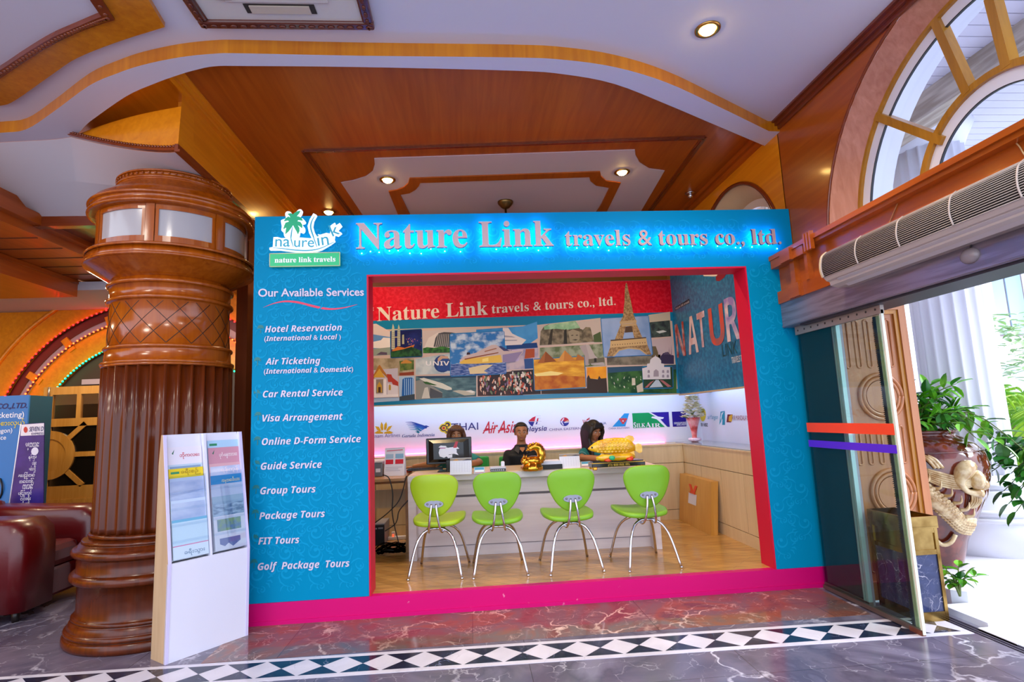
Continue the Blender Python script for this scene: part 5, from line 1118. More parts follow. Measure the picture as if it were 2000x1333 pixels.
# ---- travel boards of the neighbours at the left
def wr(b, body, O, h, right=True, fat=0., shear=0., width=None):
    vs, _ = glyphs(body, shear, fat); wd = (max(v.x for v in vs)-min(v.x for v in vs))*h/max(v.y for v in vs) if width is None else width
    write(b, body, O-UX*wd if right else O, UX, UZ, wd, h, shear, fat)
YBN = 6.3; e_ = PY(57, 772, YBN)
bd = thing('sign_board', (e_.x-.6, YBN+.06, 0), 'blue travel agency sign board at the left edge above the red sofa', 'sign')
b = MB(); b.mat(0).box(e_.x-1.25, e_.x, YBN, YBN+.02, .25, e_.z); b.mat(1).box(e_.x-1.25, e_.x+.001, YBN+.02, YBN+.34, .25, e_.z-.002); b.build('panel', [M('#2f78c0', .4), M('#1d4c60', .5)], bd)
b = MB(); b.mat(0); wr(b, 'TRAVELS CO.,LTD.', PY(53, 797, YBN-.002), .055, True, .025, .25); b.mat(1); wr(b, '(International Ticketing)', PY(47, 815, YBN-.002), .058, True, .01); wr(b, '(Mandalay-Yangon)', PY(24, 845, YBN-.002), .045, True, .01); wr(b, 'Reservation Service', PY(12, 859, YBN-.002), .045, True, .01); b.mat(2); wr(b, 'ကိုယ်စားလှယ်', PY(48, 830, YBN-.002), .065, True, .012)
b.build('board_lettering', [M('#1a2060', .4), M('#e6ecf6', .4), M('#d8c83c', .4)], bd)
b = MB(); b.tube(smooth_curve([PY(0, 935, YBN-.01), PY(4, 950, YBN-.02), PY(3, 965, YBN-.01), PY(-2, 975, YBN-.01)]), .008, 6); b.build('handle', M('#141418', .4), bd)
for x in (e_.x-1.15, e_.x-.08):
    b = MB(); b.box(x-.03, x+.03, YBN+.05, YBN+.3, 0, .25); b.build('foot', M('#24384c', .5), bd)
YP = 6.12
ps = thing('poster_stand', (PY(60, 900, YP).x, YP, 0), 'purple poster with white lists standing before the blue board', 'poster')
c4 = [PY(12, 1012, YP), PY(86, 1012, YP), PY(86, 826, YP), PY(41, 829, YP)]; c4[0].z = c4[1].z = .45
b = MB(); b.mat(0).prism(c4, (0, .012, 0)); b.mat(1).poly([PY(42, 830, YP-.001), PY(86, 827, YP-.001), PY(86, 850, YP-.001), PY(40, 852, YP-.001)]); b.mat(1)
b.tube([c4[3], c4[0]], .006, 5); b.build('printed_sheet', [mix_noise('purple_poster', '#2a2270', '#3a2c86', 4, rough=.25), M('#e4e0ec', .4)], ps)
NVY, LIL = M('#1c2068', .4), M('#dcdcf0', .4)
b = MB(); wr(b, 'SEVEN D', PY(85, 842, YP-.003), .045, True, .012, .2, (PY(85, 842, YP)-PY(57, 842, YP)).length); b.build('poster_heading', NVY, ps)
b = MB(); wr(b, 'EXPRESS', PY(85, 849, YP-.003), .022, True, .01); b.build('poster_heading', NVY, ps)
b = MB(); b.poly([PY(50+4*math.cos(a*PI/6), 840+6*math.sin(a*PI/6), YP-.003) for a in range(12)]); b.build('emblem', M('#c23a34', .4), ps)
for t, x, y, w in (('မန္တလေး', 76, 873, 26), ('ရန်ကုန်', 72, 896, 16), ('ပဲခူး', 71, 908, 8), ('မော်လမြိုင်', 70, 919, 13), ('နေပြည်တော်', 68, 931, 32), ('တောင်ကြီး', 66, 943, 28), ('ကလေး', 64, 955, 20), ('ပြင်ဦးလွင်', 62, 966, 26), ('လားရှိုး', 60, 977, 20), ('မုံရွာ', 58, 988, 16), ('ဘားအံ', 57, 999, 24)):
    b = MB(); wr(b, t, PY(x, y, YP-.003), .045, True, .015, 0, (PY(x, y, YP)-PY(x-w, y, YP)).length); b.build('place_name', LIL, ps)
b = MB(); disc_c = PY(68, 882, YP-.003); b.poly([disc_c+Vector((.035*math.cos(k*PI/6), 0, .04*math.sin(k*PI/6))) for k in range(12)]); b.build('clock_mark', LIL, ps)
b = MB(); b.prism([(c4[1].x-.28, YP+.012, .45), (c4[1].x, YP+.012, .45), (c4[1].x, YP+.03, 0), (c4[1].x-.28, YP+.03, 0)], (0, .012, 0)); b.build('stand', M('#4a4a54', .4), ps)

# ---- arched doorway with strings of lights on the far left wall, light wooden door
AC, AW = Vector((-4.25, 8.0, 1.2)), 8.0
def varc(r, y, a0=.0, a1=PI, n=48): return [Vector((AC.x+r*math.cos(a0+(a1-a0)*i/n), y, AC.z+r*math.sin(a0+(a1-a0)*i/n))) for i in range(n+1)]
b = MB()
b.mat(0).strip(varc(2.30, AW-.05), varc(1.98, AW-.05), True); b.strip(varc(2.30, AW-.05), varc(2.30, AW), True)
b.tube(varc(2.30, AW-.06), .03, 6)
b.mat(1).strip(varc(1.98, AW-.03), varc(1.86, AW-.03), True); b.mat(2).strip(varc(1.86, AW-.02), varc(1.70, AW-.02), True); b.mat(0).strip(varc(1.76, AW-.04), varc(1.46, AW-.04), True); b.mat(3).poly(varc(1.46, AW-.015))
b.mat(0)
for k in range(9):
    a = .25+k*.33; p = Vector((AC.x+1.70*math.cos(a), AW-.06, AC.z+1.70*math.sin(a))); q = Vector((AC.x+1.9*math.cos(a), AW-.06, AC.z+1.9*math.sin(a))); s_ = Vector((-math.sin(a), 0, math.cos(a)))*.045; b.prism([p-s_, p+s_, q+s_, q-s_], (0, .05, 0))
b.mat(0).box(AC.x-2.3, AC.x-1.46, AW-.05, AW-.01, 0, 1.2); b.box(AC.x+1.46, AC.x+2.3, AW-.05, AW-.01, 0, 1.2)
b.mat(4).box(AC.x-.9, AC.x+.9, AW-.06, AW-.03, 2.08, 2.15); b.box(AC.x-.42, AC.x-.34, AW-.06, AW-.03, 1.2, 2.6); b.mat(3).box(AC.x-1.46, AC.x+1.46, AW-.014, AW-.01, 0, 1.2)
b.build('trim_22', [W_FRIEZE, M('#5a0f0c', .4), M('#a08c94', .4), M('#3a2414', .5), M('#b9a4ac', .4)], kind='structure')
for nm, r, hx, em, cord in (('outer red', 1.98, '#ff2a2a', '#ff1010', '#5a0c0c'), ('middle orange', 1.76, '#ff6a3a', '#ff3810', '#5a1c0c'), ('inner green', 1.46, '#30e0a0', '#08d880', '#0a4a34')):
    rt_ = thing('rope_light', (AC.x, AW-.08, AC.z), nm + ' string of lights along the wooden arch on the far left', 'light string', 'light strings on the arch')
    b = MB(); b.tube(varc(r, AW-.07, .15, PI-.1), .010, 6); b.build('cord', M(cord, .4), rt_)
    b = MB(); b.ball((0, 0, 0), .012, n=6, m=5); m0 = b.build('bulb', M(hx, .4, emit=7., ecol=em), rt_, local=True)
    n = 88
    for i in range(n+1):
        a = .15+(PI-.25)*i/n; o = m0 if i == 0 else m0.copy()
        if i: COL.objects.link(o)
        o.parent = rt_; o.location = Vector((r*math.cos(a), -.004, r*math.sin(a)))
LW = wood('light_door_wood', '#b07a30', '#c8934a', axis=2, scale=.8, rough=.35); DG = M('#14100c', .15)
YD = 7.55; dl = PY(86, 757, YD).x; dtop = PY(90, 757, YD).z
door = thing('door_1', (dl+.42, YD, 0), None, None); door['kind'] = 'structure'
b = MB(); b.mat(0)
b.box(dl, dl+.11, YD, YD+.05, 0, dtop); b.box(dl+.75, dl+.86, YD, YD+.05, 0, dtop); b.box(dl+.11, dl+.75, YD, YD+.05, dtop-.10, dtop); b.box(dl+.11, dl+.75, YD, YD+.05, dtop-.50, dtop-.40); b.box(dl+.40, dl+.45, YD, YD+.05, dtop-.40, dtop-.10)
b.box(dl+.11, dl+.75, YD, YD+.05, 0, .72); b.box(dl+.11, dl+.75, YD, YD+.05, .72, .80)
zc = 1.18; m = 18
hf = lambda r, y: [Vector((dl+.11+r*math.cos(-PI/2+PI*i/m), y, zc+r*math.sin(-PI/2+PI*i/m))) for i in range(m+1)]
b.strip(hf(.30, YD-.005), hf(.20, YD-.005)); b.strip(hf(.30, YD-.005), hf(.30, YD+.04)); b.poly(hf(.20, YD+.005)); b.strip(hf(.20, YD-.005), hf(.20, YD+.005))
for a in (-.75, 0, .75):
    p = Vector((dl+.11+.29*math.cos(a), YD, zc+.29*math.sin(a))); L_ = min(.66/math.cos(a), .56); q = Vector((dl+.11+L_*math.cos(a), YD, zc+L_*math.sin(a))); s_ = Vector((-math.sin(a), 0, math.cos(a)))*.03; b.prism([p-s_, q-s_, q+s_, p+s_], (0, .04, 0))
for k in range(4): b.box(dl+.13+k*.155, dl+.265+k*.155, YD-.012, YD, .12, .64)
b.build('leaf', LW, door)
b = MB(); b.box(dl+.11, dl+.75, YD+.02, YD+.03, .80, dtop-.50); b.build('dark_pane', DG, door)
b = MB(); b.box(dl+.11, dl+.75, YD+.02, YD+.03, dtop-.40, dtop-.10); b.build('clear_pane', glass('door_pane', '#e8e4dc', .1), door)
b = MB(); b.tube(smooth_curve([Vector((dl+.05, YD, 1.0)), Vector((dl+.05, YD-.04, 1.02)), Vector((dl+.05, YD-.045, 1.12)), Vector((dl+.05, YD-.04, 1.22)), Vector((dl+.05, YD, 1.24))]), .012, 8); b.build('handle', M('#4a3020', .3, .7), door)
b = MB(); b.box(dl+.02, dl+.09, YD-.006, YD, 1.50, 1.60); b.build('lock_plate', M('#7a8a3c', .4), door)
b = MB(); b.tube([(dl+.07, YD-.01, dtop-.12), (dl+.07, YD-.01, dtop)], .012, 8); b.build('bolt', M('#d8d0c0', .3, .8), door)
# ================================================================== ENTRANCE ON THE RIGHT
# ---- wall mounted air conditioner above the door
ac = thing('wall_air_conditioner', (2.5, 2.9, 2.17), 'long beige wall air conditioner with black slatted grille above the glass door', 'air conditioner')
ACW = M('#bdb0a8', .4); y0, y1 = 1.95, 3.555
pr = [(2.60, 2.175), (2.49, 2.175), (2.445, 2.19), (2.44, 2.215), (2.42, 2.222), (2.40, 2.245), (2.392, 2.30), (2.396, 2.345), (2.410, 2.385), (2.445, 2.412), (2.60, 2.420)]
b = MB(); b.prism([Vector((x, y0, z)) for x, z in pr], (0, y1-y0, 0)); b.build('casing', ACW, ac)
gz = [(2.398, 2.245), (2.389, 2.28), (2.387, 2.31), (2.392, 2.347), (2.407, 2.389), (2.440, 2.417)]
b = MB(); g = smooth_curve([Vector((x, 0, z)) for x, z in gz], 5); b.strip([Vector((v.x, y0+.02, v.z)) for v in g], [Vector((v.x, y1-.02, v.z)) for v in g]); b.build('dark_intake', M('#17130f', .7), ac)
b = MB(); Lg = [0.]
for p, q in zip(g[:-1], g[1:]): Lg.append(Lg[-1]+(q-p).length)
def at_len(d):
    for i in range(len(g)-1):
        if Lg[i+1] >= d: return g[i].lerp(g[i+1], (d-Lg[i])/(Lg[i+1]-Lg[i]))
    return g[-1]
NS = 17
for i in range(NS+1):
    v = at_len(Lg[-1]*i/NS*.9999); b.tube([Vector((v.x-.004, y0+.01, v.z)), Vector((v.x-.004, y1-.012, v.z))], .0020, 5)
for y in (y1-.02, y1-.36, y1-.70, y1-1.05, y1-1.4): b.tube([Vector((v.x-.008, y, v.z)) for v in g], .0045, 6)
b.build('grille', ACW, ac)
b = MB(); b.prism([Vector((x, y0+.05, z)) for x, z in ((2.425, 2.212), (2.50, 2.165), (2.505, 2.172), (2.432, 2.222))], (0, y1-y0-.15, 0)); b.build('louvre', M('#b9b0b0', .4), ac)
b = MB(); b.tube([Vector((v.x-.004, y1-.006, v.z)) for v in g], .008, 6); b.build('end_trim', M('#c8b48c', .4), ac)
# motion sensor and loose wires
sp_ = PX(1895, 500, 2.58); se = thing('motion_sensor', sp_, 'round grey sensor dome on the steel door header', 'sensor')
b = MB(); b.ball(sp_, .03, .055, .042, 16, 10); b.build('dome', M('#8d8488', .25), se)
b = MB(); b.tube(smooth_curve([sp_+Vector((-.0, -.0, .03)), sp_+Vector((-.01, -.02, .06)), sp_+Vector((-.01, .06, .09)), sp_+Vector((-.03, .12, .12))]), .004, 5); b.build('wire', M('#2a2626', .5), se)
for lab, pts, hx in (('thin beige wire hanging over the wood beam beside the window', ((1732, 448), (1751, 402), (1769, 364), (1785, 350), (1804, 344)), '#a8784a'), ('thin pale wire at the right edge of the wood beam', ((1958, 259), (1975, 272), (1990, 285), (2003, 305), (2030, 330)), '#c9a878')):
    b = MB(); b.tube(smooth_curve([PX(x, y, 2.594 if i else 2.59) for i, (x, y) in enumerate(pts)]), .0035, 5); b.build('wire', M(hx, .5), None, lab, 'wire')
# ---- sliding glass door
GX = 2.655
gd = thing('sliding_glass_door', (GX, 3.9, 0), 'sliding glass door leaf with orange and purple tape stripes', 'door')
GL = glass('door_glass', '#e2efec', .06)
b = MB(); b.box(GX, GX+.010, 3.405, 4.352, .03, 1.965); b.build('pane', GL, gd)
ALU = M('#c9cfce', .25, .6)
b = MB(); b.box(GX-.004, GX+.014, 3.395, 3.412, .01, 1.99); b.build('leading_edge', M('#dfe2cf', .3), gd)
b = MB(); 
y = 3.485; b.box(GX+.012, GX+.020, y-.012, y+.012, .03, 1.96)
for k in range(150): z = .03+k*1.93/150; b.box(GX+.013, GX+.019, y+.010, y+.018+.006*rng.random(), z, z+.006)
b.build('brush_strip', M('#0f1a2c', .7), gd)
b = MB(); b.box(GX+.012, GX+.02, 3.44, 3.468, .03, 1.96); b.build('seal_strip', M('#b8b68c', .5), gd)
b = MB(); b.box(GX-.006, GX+.02, 3.395, 4.36, 1.965, 2.033); b.build('top_rail', M('#a89a90', .35, .4), gd)
b = MB()
for k in range(11): b.ball((GX-.006, 3.44+k*.088, 1.998), .0035, .009, .009, 8, 5)
b.build('screw', M('#2a2424', .4), gd)
b = MB(); b.box(GX-.006, GX+.018, 3.40, 4.36, .008, .035); b.build('bottom_rail', M('#6a5a54', .35, .5), gd)
b = MB(); b.box(GX-.008, GX+.016, 3.40, 3.50, .0, .03); b.build('floor_guide', M('#7a4434', .4, .3), gd)
b = MB(); b.box(GX-.0012, GX-.0004, 3.40, 4.352, 1.19, 1.262); b.build('orange_tape', M('#ff4a1c', .4), gd, label='orange tape stripe')
b = MB(); b.box(GX-.0012, GX-.0004, 3.40, 4.352, 1.075, 1.128); b.build('purple_tape', M('#5a1fe0', .4), gd, label='purple tape stripe')
fxp = thing('fixed_glass_panel', (2.70, 4.1, 0), 'fixed glass panel with pale aluminium post behind the sliding door', 'glass panel')
b = MB(); b.box(2.695, 2.703, 3.93, 4.40, .03, 2.0); b.build('pane', glass('side_glass', '#c9d2d2', .05), fxp)
for yy in (3.915, 3.945): b = MB(); b.box(2.685, 2.715, yy-.010, yy+.010, .0, 2.03); b.build('post', M('#a9c0bd', .3, .3), fxp)
b = MB(); b.box(2.685, 2.715, 3.9, 4.40, 0, .04); b.build('sill', M('#7a6a64', .4, .4), fxp)
# ---- carved wooden door leaf, swung open outside
WD = wood('carved_door_wood', '#a8643a', '#bd7a48', axis=2, rough=.3, coat=.3); WDG = wood('door_edge_wood', '#a9680f', '#c48420', axis=2, rough=.3, coat=.3)
YW = 4.02; wx0, wx1 = 2.76, 3.31
wd = thing('door_2', ((wx0+wx1)/2, YW, 0), None, None); wd['kind'] = 'structure'
b = MB(); b.box(wx0, wx1, YW, YW+.05, .02, 2.16); b.build('leaf', WD, wd)
b = MB(); b.box(wx1-.055, wx1, YW-.03, YW, .02, 2.16); b.box(wx0, wx1-.055, YW-.03, YW, 2.09, 2.16); b.box(wx0, wx1, YW-.03, YW, .02, .14); b.build('frame', WD, wd)
b = MB(); b.box(wx1-.085, wx1-.055, YW-.018, YW, .14, 2.09); b.box(wx0, wx1-.085, YW-.018, YW, 2.06, 2.09); b.build('frame_bead', WDG, wd)
for zc in (1.44, .74):
    b = MB()
    for r_, h in ((.165, .014), (.135, .014)): b.tube([Vector((3.05+r_*math.cos(2*PI*k/40), YW-.004, zc+r_*math.sin(2*PI*k/40))) for k in range(41)], .016, 6)
    b.prism([Vector((3.05+.118*math.cos(2*PI*k/32), YW, zc+.118*math.sin(2*PI*k/32))) for k in range(32)], (0, -.014, 0)); b.build('roundel', WD, wd)
for z0, z1 in ((1.66, 2.02), (.95, 1.22), (.2, .52)):
    for k in range(5):
        x = 2.83+k*.085; b = MB(); n = 8; q = [Vector((x+.017*math.cos(PI*i/n), YW, z1-.017+.017*math.sin(PI*i/n))) for i in range(n+1)] + [Vector((x+.017*math.cos(PI+PI*i/n), YW, z0+.017+.017*math.sin(PI+PI*i/n))) for i in range(n+1)]
        b.tube(q+[q[0]], .008, 6); b.build('flute_moulding', WD, wd)
# ---- marble and brass litter bin
bn = thing('litter_bin', (2.90, 3.78, 0), 'square litter bin of dark marble panels in a brass frame', 'bin')
BR = mix_noise('aged_brass', '#78592a', '#b8985a', 9, .3, .7, .2, 3, metal=1.); BM = marble('bin_blue_marble', ['#1d2440', '#343c60', '#262e50'], '#d8d0dc', scale=5, vscale=5, vwidth=.02, rough=.08)
bx0, bx1, by0, by1, bh = 2.80, 3.00, 3.60, 3.96, .575
b = MB()
for x in (bx0, bx1-.022):
    for y in (by0, by1-.022): b.box(x, x+.022, y, y+.022, 0, bh)
for z in (0, .41, .545):
    dz = .06 if z == 0 else .03
    b.box(bx0+.022, bx1-.022, by0+.001, by0+.02, z, z+dz); b.box(bx0+.022, bx1-.022, by1-.02, by1-.001, z, z+dz); b.box(bx0+.001, bx0+.02, by0+.022, by1-.022, z, z+dz); b.box(bx1-.02, bx1-.001, by0+.022, by1-.022, z, z+dz)
b.build('brass_frame', BR, bn)
b = MB(); b.box(bx0+.008, bx1-.008, by0+.008, by1-.008, .02, .42); b.build('marble_panel', BM, bn)
b = MB(); b.box(bx0+.008, bx1-.008, by0+.008, by1-.008, .43, .55); b.build('brass_panel', BR, bn)
b = MB(); b.box(bx0-.006, bx1+.006, by0-.006, by0+.004, .587, .65); b.box(bx0-.006, bx1+.006, by1-.004, by1+.006, .587, .65); b.box(bx0-.006, bx0+.004, by0+.004, by1-.004, .587, .65); b.box(bx1-.004, bx1+.006, by0+.004, by1-.004, .587, .65); b.box(bx0-.006, bx1+.006, by0-.006, by1+.006, bh, .586)
b.build('ash_tray', BR, bn)
# ---- dragon jar
JC = Vector((3.68, 4.50, .10)); jar = thing('jar', JC, 'tall glazed brown jar with a raised dragon, outside the door', 'jar')
jp = [(.18, 0), (.20, .01), (.21, .06), (.25, .20), (.33, .38), (.41, .56), (.445, .70), (.45, .78), (.43, .88), (.38, .95), (.30, 1.0), (.265, 1.015), (.262, 1.03), (.285, 1.04), (.288, 1.055), (.265, 1.06), (.24, 1.05), (.235, 1.0)]
b = MB(); b.lathe(jp, JC, 48)
def jr(z):
    for (r0, z0), (r1, z1) in zip(jp[:-1], jp[1:]):
        if z0 <= z <= z1: return r0+(r1-r0)*(z-z0)/max(1e-6, z1-z0)
    return .3
b.lathe([(jr(.90)+.004, .892), (jr(.90)+.012, .90), (jr(.91)+.004, .908)], JC, 40, caps=False)
b.build('body', mix_noise('brown_glaze', '#4e1a10', '#74301c', 8, rough=.12, coat=.7), jar)
jc = math.atan2(-JC.y, -JC.x)       # towards the viewer
def jv(a, z, o=.0): r = jr(z)+o; return JC + Vector((r*math.cos(jc+a), r*math.sin(jc+a), z))
TAN = mix_noise('tan_glaze', '#a5824e', '#d2bb8c', 14, rough=.2, coat=.5)
b = MB(); path = smooth_curve([(Vector((a, z, 0))) for a, z in ((-.5, .86), (-.25, .74), (.05, .60), (.35, .46), (.65, .36), (1.0, .33))], 6); n = len(path)
b.tube([jv(v.x, v.y, -.005) for v in path], [.075*(.5+.5*math.sin(PI*min(1, .25+i/n))) for i in range(n)], 14)
for i in range(1, n-1):
    for s in range(-3, 4):
        v = path[i]; t = (path[i+1]-path[i-1]).normalized(); q = Vector((v.x-t.y*s*.045+(t.x*.02 if s % 2 else 0), v.y+t.x*s*.018+(t.y*.02 if s % 2 else 0), 0)); o = .066*math.sqrt(max(.05, 1-(s/4)**2))*(.5+.5*math.sin(PI*min(1, .25+i/n)))
        c = jv(q.x, max(.02, min(1., q.y)), o); nr = (c-JC).normalized(); nr.z = 0; b.ball(c, .019, .016, .006, 8, 5, nr.to_track_quat('Z', 'Y').to_matrix())
b.build('dragon_body', TAN, jar)
b = MB(); b.tube(smooth_curve([jv(.75, .80, .01), jv(.6, .78, .03), jv(.5, .70, .03), jv(.62, .62, .03), jv(.85, .60, .03)]), [.04+.02*math.sin(k*.4) for k in range(17)], 10)
b.ball(jv(.78, .70, .02), .06, .06, .075); b.ball(jv(.92, .66, .02), .045)
for k in range(7): b.tube(smooth_curve([jv(.75, .66+.012*k, .03), jv(.5, .64+.014*k, .03), jv(.25, .66+.016*k, .02), jv(.08, .70+.014*k, .012)]), .009, 6)
for k in range(5): b.tube(smooth_curve([jv(.7+.03*k, .60, .03), jv(.72+.05*k, .54, .03), jv(.7+.05*k, .48, .01)]), .008, 6)
b.build('dragon_head', TAN, jar)
b = MB()
for k in range(9): a, z = -.42+k*.14, .86-k*.055; b.tube(smooth_curve([jv(a, z, .02), jv(a+.08, z+.01, .05), jv(a+.10, z+.06, .035)]), [.016, .015, .013, .012, .010, .008, .006, .004, .003], 6)
b.build('dragon_fins', TAN, jar)
b = MB(); a0, z0 = .25, .20; b.tube(smooth_curve([jv(a0-.2, z0+.06, .01), jv(a0, z0, .03), jv(a0+.2, z0+.02, .03), jv(a0+.3, z0+.08, .02)]), .016, 6); b.build('dragon_tail', TAN, jar)
b = MB()
for k in range(3): b.tube(smooth_curve([jv(.02+.05*k, .88, .01), jv(.12+.05*k, .85, .02), jv(.2+.05*k, .79, .015)]), .013, 6)
b.build('dragon_claw', TAN, jar)
# ---- leafy plants
LEAF1 = mix_noise('fresh_leaf', '#3f8a10', '#7cc22c', 9, rough=.35); LEAF2 = mix_noise('dark_leaf', '#1c5a16', '#3f8c2c', 9, rough=.3)
STEM = M('#5a6a2c', .6)
def leaf(b, base, d, up, L, W):
    d = d.normalized(); s = d.cross(up); s = s.normalized() if s.length > 1e-3 else Vector((1, 0, 0)); u = s.cross(d)
    pts = [(0, 0, 0), (.12, .26, .012), (.3, .46, .02), (.5, .5, .005), (.7, .40, -.03), (.88, .2, -.08), (1, 0, -.14)]
    mid = [base + d*L*t + u*L*(h-.04*math.sin(PI*t)) for t, w, h in pts]; A = [base + d*L*t + s*W*w + u*L*(h+.05*(w > 0)) for t, w, h in pts]; B = [base + d*L*t - s*W*w + u*L*(h+.05*(w > 0)) for t, w, h in pts]
    b.strip(A, mid, True); b.strip(mid, B, True)
def bushy(root, stems, LL, WW, rg, dens=9, m1=None, m2=None):
    bl, bd, bs = MB(), MB(), MB()
    for pts in stems:
        c = smooth_curve([Vector(p) for p in pts], 4); bs.tube(c, [.008*(1-.7*i/len(c)) for i in range(len(c))], 5)
        for k in range(dens):
            t = .25+.75*k/(dens-1); i = min(int(t*(len(c)-1)), len(c)-2); p = c[i]; ax = (c[i+1]-c[i]).normalized()
            a = k*2.4+rg.random(); side = ax.orthogonal().normalized(); side = Matrix.Rotation(a, 3, ax) @ side
            d = (side*.9 + ax*.5 + Vector((0, 0, -.15))).normalized(); s = .7+.5*rg.random()
            leaf(bd if rg.random() < .4 else bl, p, d, Vector((0, 0, 1)), LL*s, WW*s)
        leaf(bl, c[-1], (c[-1]-c[-2]), Vector((0, 0, 1)), LL, WW)
    bs.build('stems', STEM, root); bl.build('leaves', m1 or LEAF1, root); bd.build('leaves', m2 or LEAF2, root)
rg = random.Random(5)
jt = JC + Vector((0, 0, 1.05)); pl = thing('potted_plant', jt-Vector((0, 0, .1)), 'bright green leafy plant growing out of the dragon jar', 'plant')
stems = []
for k in range(26):
    a = rg.uniform(0, 2*PI); r = rg.uniform(.10, .42); h = rg.uniform(.06, .40)
    stems.append([jt+Vector((0, 0, -.08)), jt+Vector((math.cos(a)*r*.4, math.sin(a)*r*.4, h*.7)), jt+Vector((math.cos(a)*r, math.sin(a)*r, h))])
for a, r, z in ((-.9, .55, -.12), (-.5, .75, -.25), (-.2, .7, -.08), (-1.3, .45, -.05)): stems.append([jt+Vector((0, 0, -.04)), jt+Vector((math.cos(a)*r*.5, math.sin(a)*r*.5, .14)), jt+Vector((math.cos(a)*r, math.sin(a)*r, z))])
bushy(pl, stems, .125, .06, rg, 13)
p0 = Vector((4.75, 3.95, .95)); p2_ = thing('potted_plant', (4.75, 3.95, .1), 'darker round-leaved plant reaching in from the right edge beside the white column', 'plant')
stems = []
for px, py, X in ((1905, 890, 4.15), (1925, 930, 4.15), (1950, 905, 4.2), (1960, 960, 4.15), (1985, 1000, 4.15), (1975, 925, 4.2), (1995, 950, 4.2), (1940, 895, 4.25), (1970, 985, 4.18), (2010, 900, 4.3)):
    q = PX(px, py, X); stems.append([p0+Vector((0, 0, -.5)), p0.lerp(q, .5)+Vector((0, 0, .12)), q])
bushy(p2_, stems, .13, .085, rg, 14, LEAF2, mix_noise('deep_leaf', '#174a1c', '#3a8a34', 6, rough=.2))
b = MB(); b.lathe([(.16, 0), (.2, .25), (.22, .28), (.2, .28), (.18, .22)], Vector((4.75, 3.95, .1)), 24); b.build('pot', M('#8a4a30', .6), p2_)
p3 = thing('potted_plant', PZ(1875, 1165, .10), 'small sprig of leaves on the white step below the dragon jar', 'plant'); c0 = WL[p3]
bushy(p3, [[c0, c0+Vector((.02*k-.05, .0, .1+.02*(k % 2))), c0+Vector((.07*k-.14, -.06*((k % 3)-1), .12+.05*(k % 2)))] for k in range(5)], .085, .05, rg, 6)
# ---- outside: white step, fluted column, building, palms
OW = M('#e4e4ec', .55, bump=(5, .08))
b = MB(); n = 8; q = [Vector((3.25, 7, -.012)), Vector((3.25, 3.95, -.012))] + [Vector((3.6-.0+.14*math.sin(i*PI/2/n), 3.93-.14+.14*math.cos(i*PI/2/n), -.012)) for i in range(n+1)] + [Vector((3.78, 3.2, -.012)), Vector((7, 3.2, -.012)), Vector((7, 7, -.012))]
b.prism([Vector((3.25, 7, -.012)), Vector((3.25, 3.86, -.012)), Vector((3.32, 3.80, -.012)), Vector((7, 3.80, -.012)), Vector((7, 7, -.012))], (0, 0, .112)); b.build('trim_23', OW, kind='structure')
b = MB(); b.box(3.12, 7, 3.45, 3.80, -.012, .03); b.box(3.05, 7, 3.2, 3.45, -.012, .008); b.build('trim_24', OW, kind='structure')
OC = Vector((4.56, 4.96, .10)); oc = thing('column', OC, 'white fluted stone column outside the entrance', 'column')
b = MB(); b.lathe([(.315, .62), (.31, 1.2), (.30, 3.75)], OC, 20*8, lambda r, z, a: r-.026*abs(math.sin(a*10))**.7*(1 if z > .5 else 0)); b.build('shaft', OW, oc)
b = MB(); b.lathe([(.56, 0), (.56, .26)] + tor(.56, .285, .02) + [(.52, .31)] + tor(.53, .34, .025) + [(.49, .37), (.46, .50), (.40, .52)] + tor(.40, .55, .028) + [(.35, .585), (.33, .63)], OC, 64); b.build('base', OW, oc)
b = MB(); b.lathe([(.30, 3.7), (.34, 3.8), (.4, 3.92)], OC, 48); b.build('capital', OW, oc)
bg = thing('building', (15, 11.5, 0), 'white building with columns and tall windows far outside the door', 'building')
b = MB(); b.box(9, 26, 14, 20, 0, 9); b.build('wall', M('#eceef6', .6), bg)
for k in range(6):
    b = MB(); x = 11.5+k*2.0; b.box(x-.25, x+.25, 13.55, 14, 0, 4.9); b.build('pilaster', M('#f2f4fa', .6), bg)
    f = MB(); f.box(x+.45, x+1.55, 13.95, 14.02, 3.0, 4.9); fo = f.build('window', M('#8a7a78', .4), bg); g_ = MB(); g_.box(x+.52, x+.97, 13.92, 13.96, 3.05, 4.75); g_.box(x+1.03, x+1.48, 13.92, 13.96, 3.05, 4.75); g_.build('pane', M('#a9c4dc', .1), fo)
b = MB(); b.box(9, 26, 13.2, 14, 2.2, 2.75); b.box(9, 26, 13.1, 14, 4.95, 5.4); b.build('ledge', M('#f2f4fa', .6), bg)
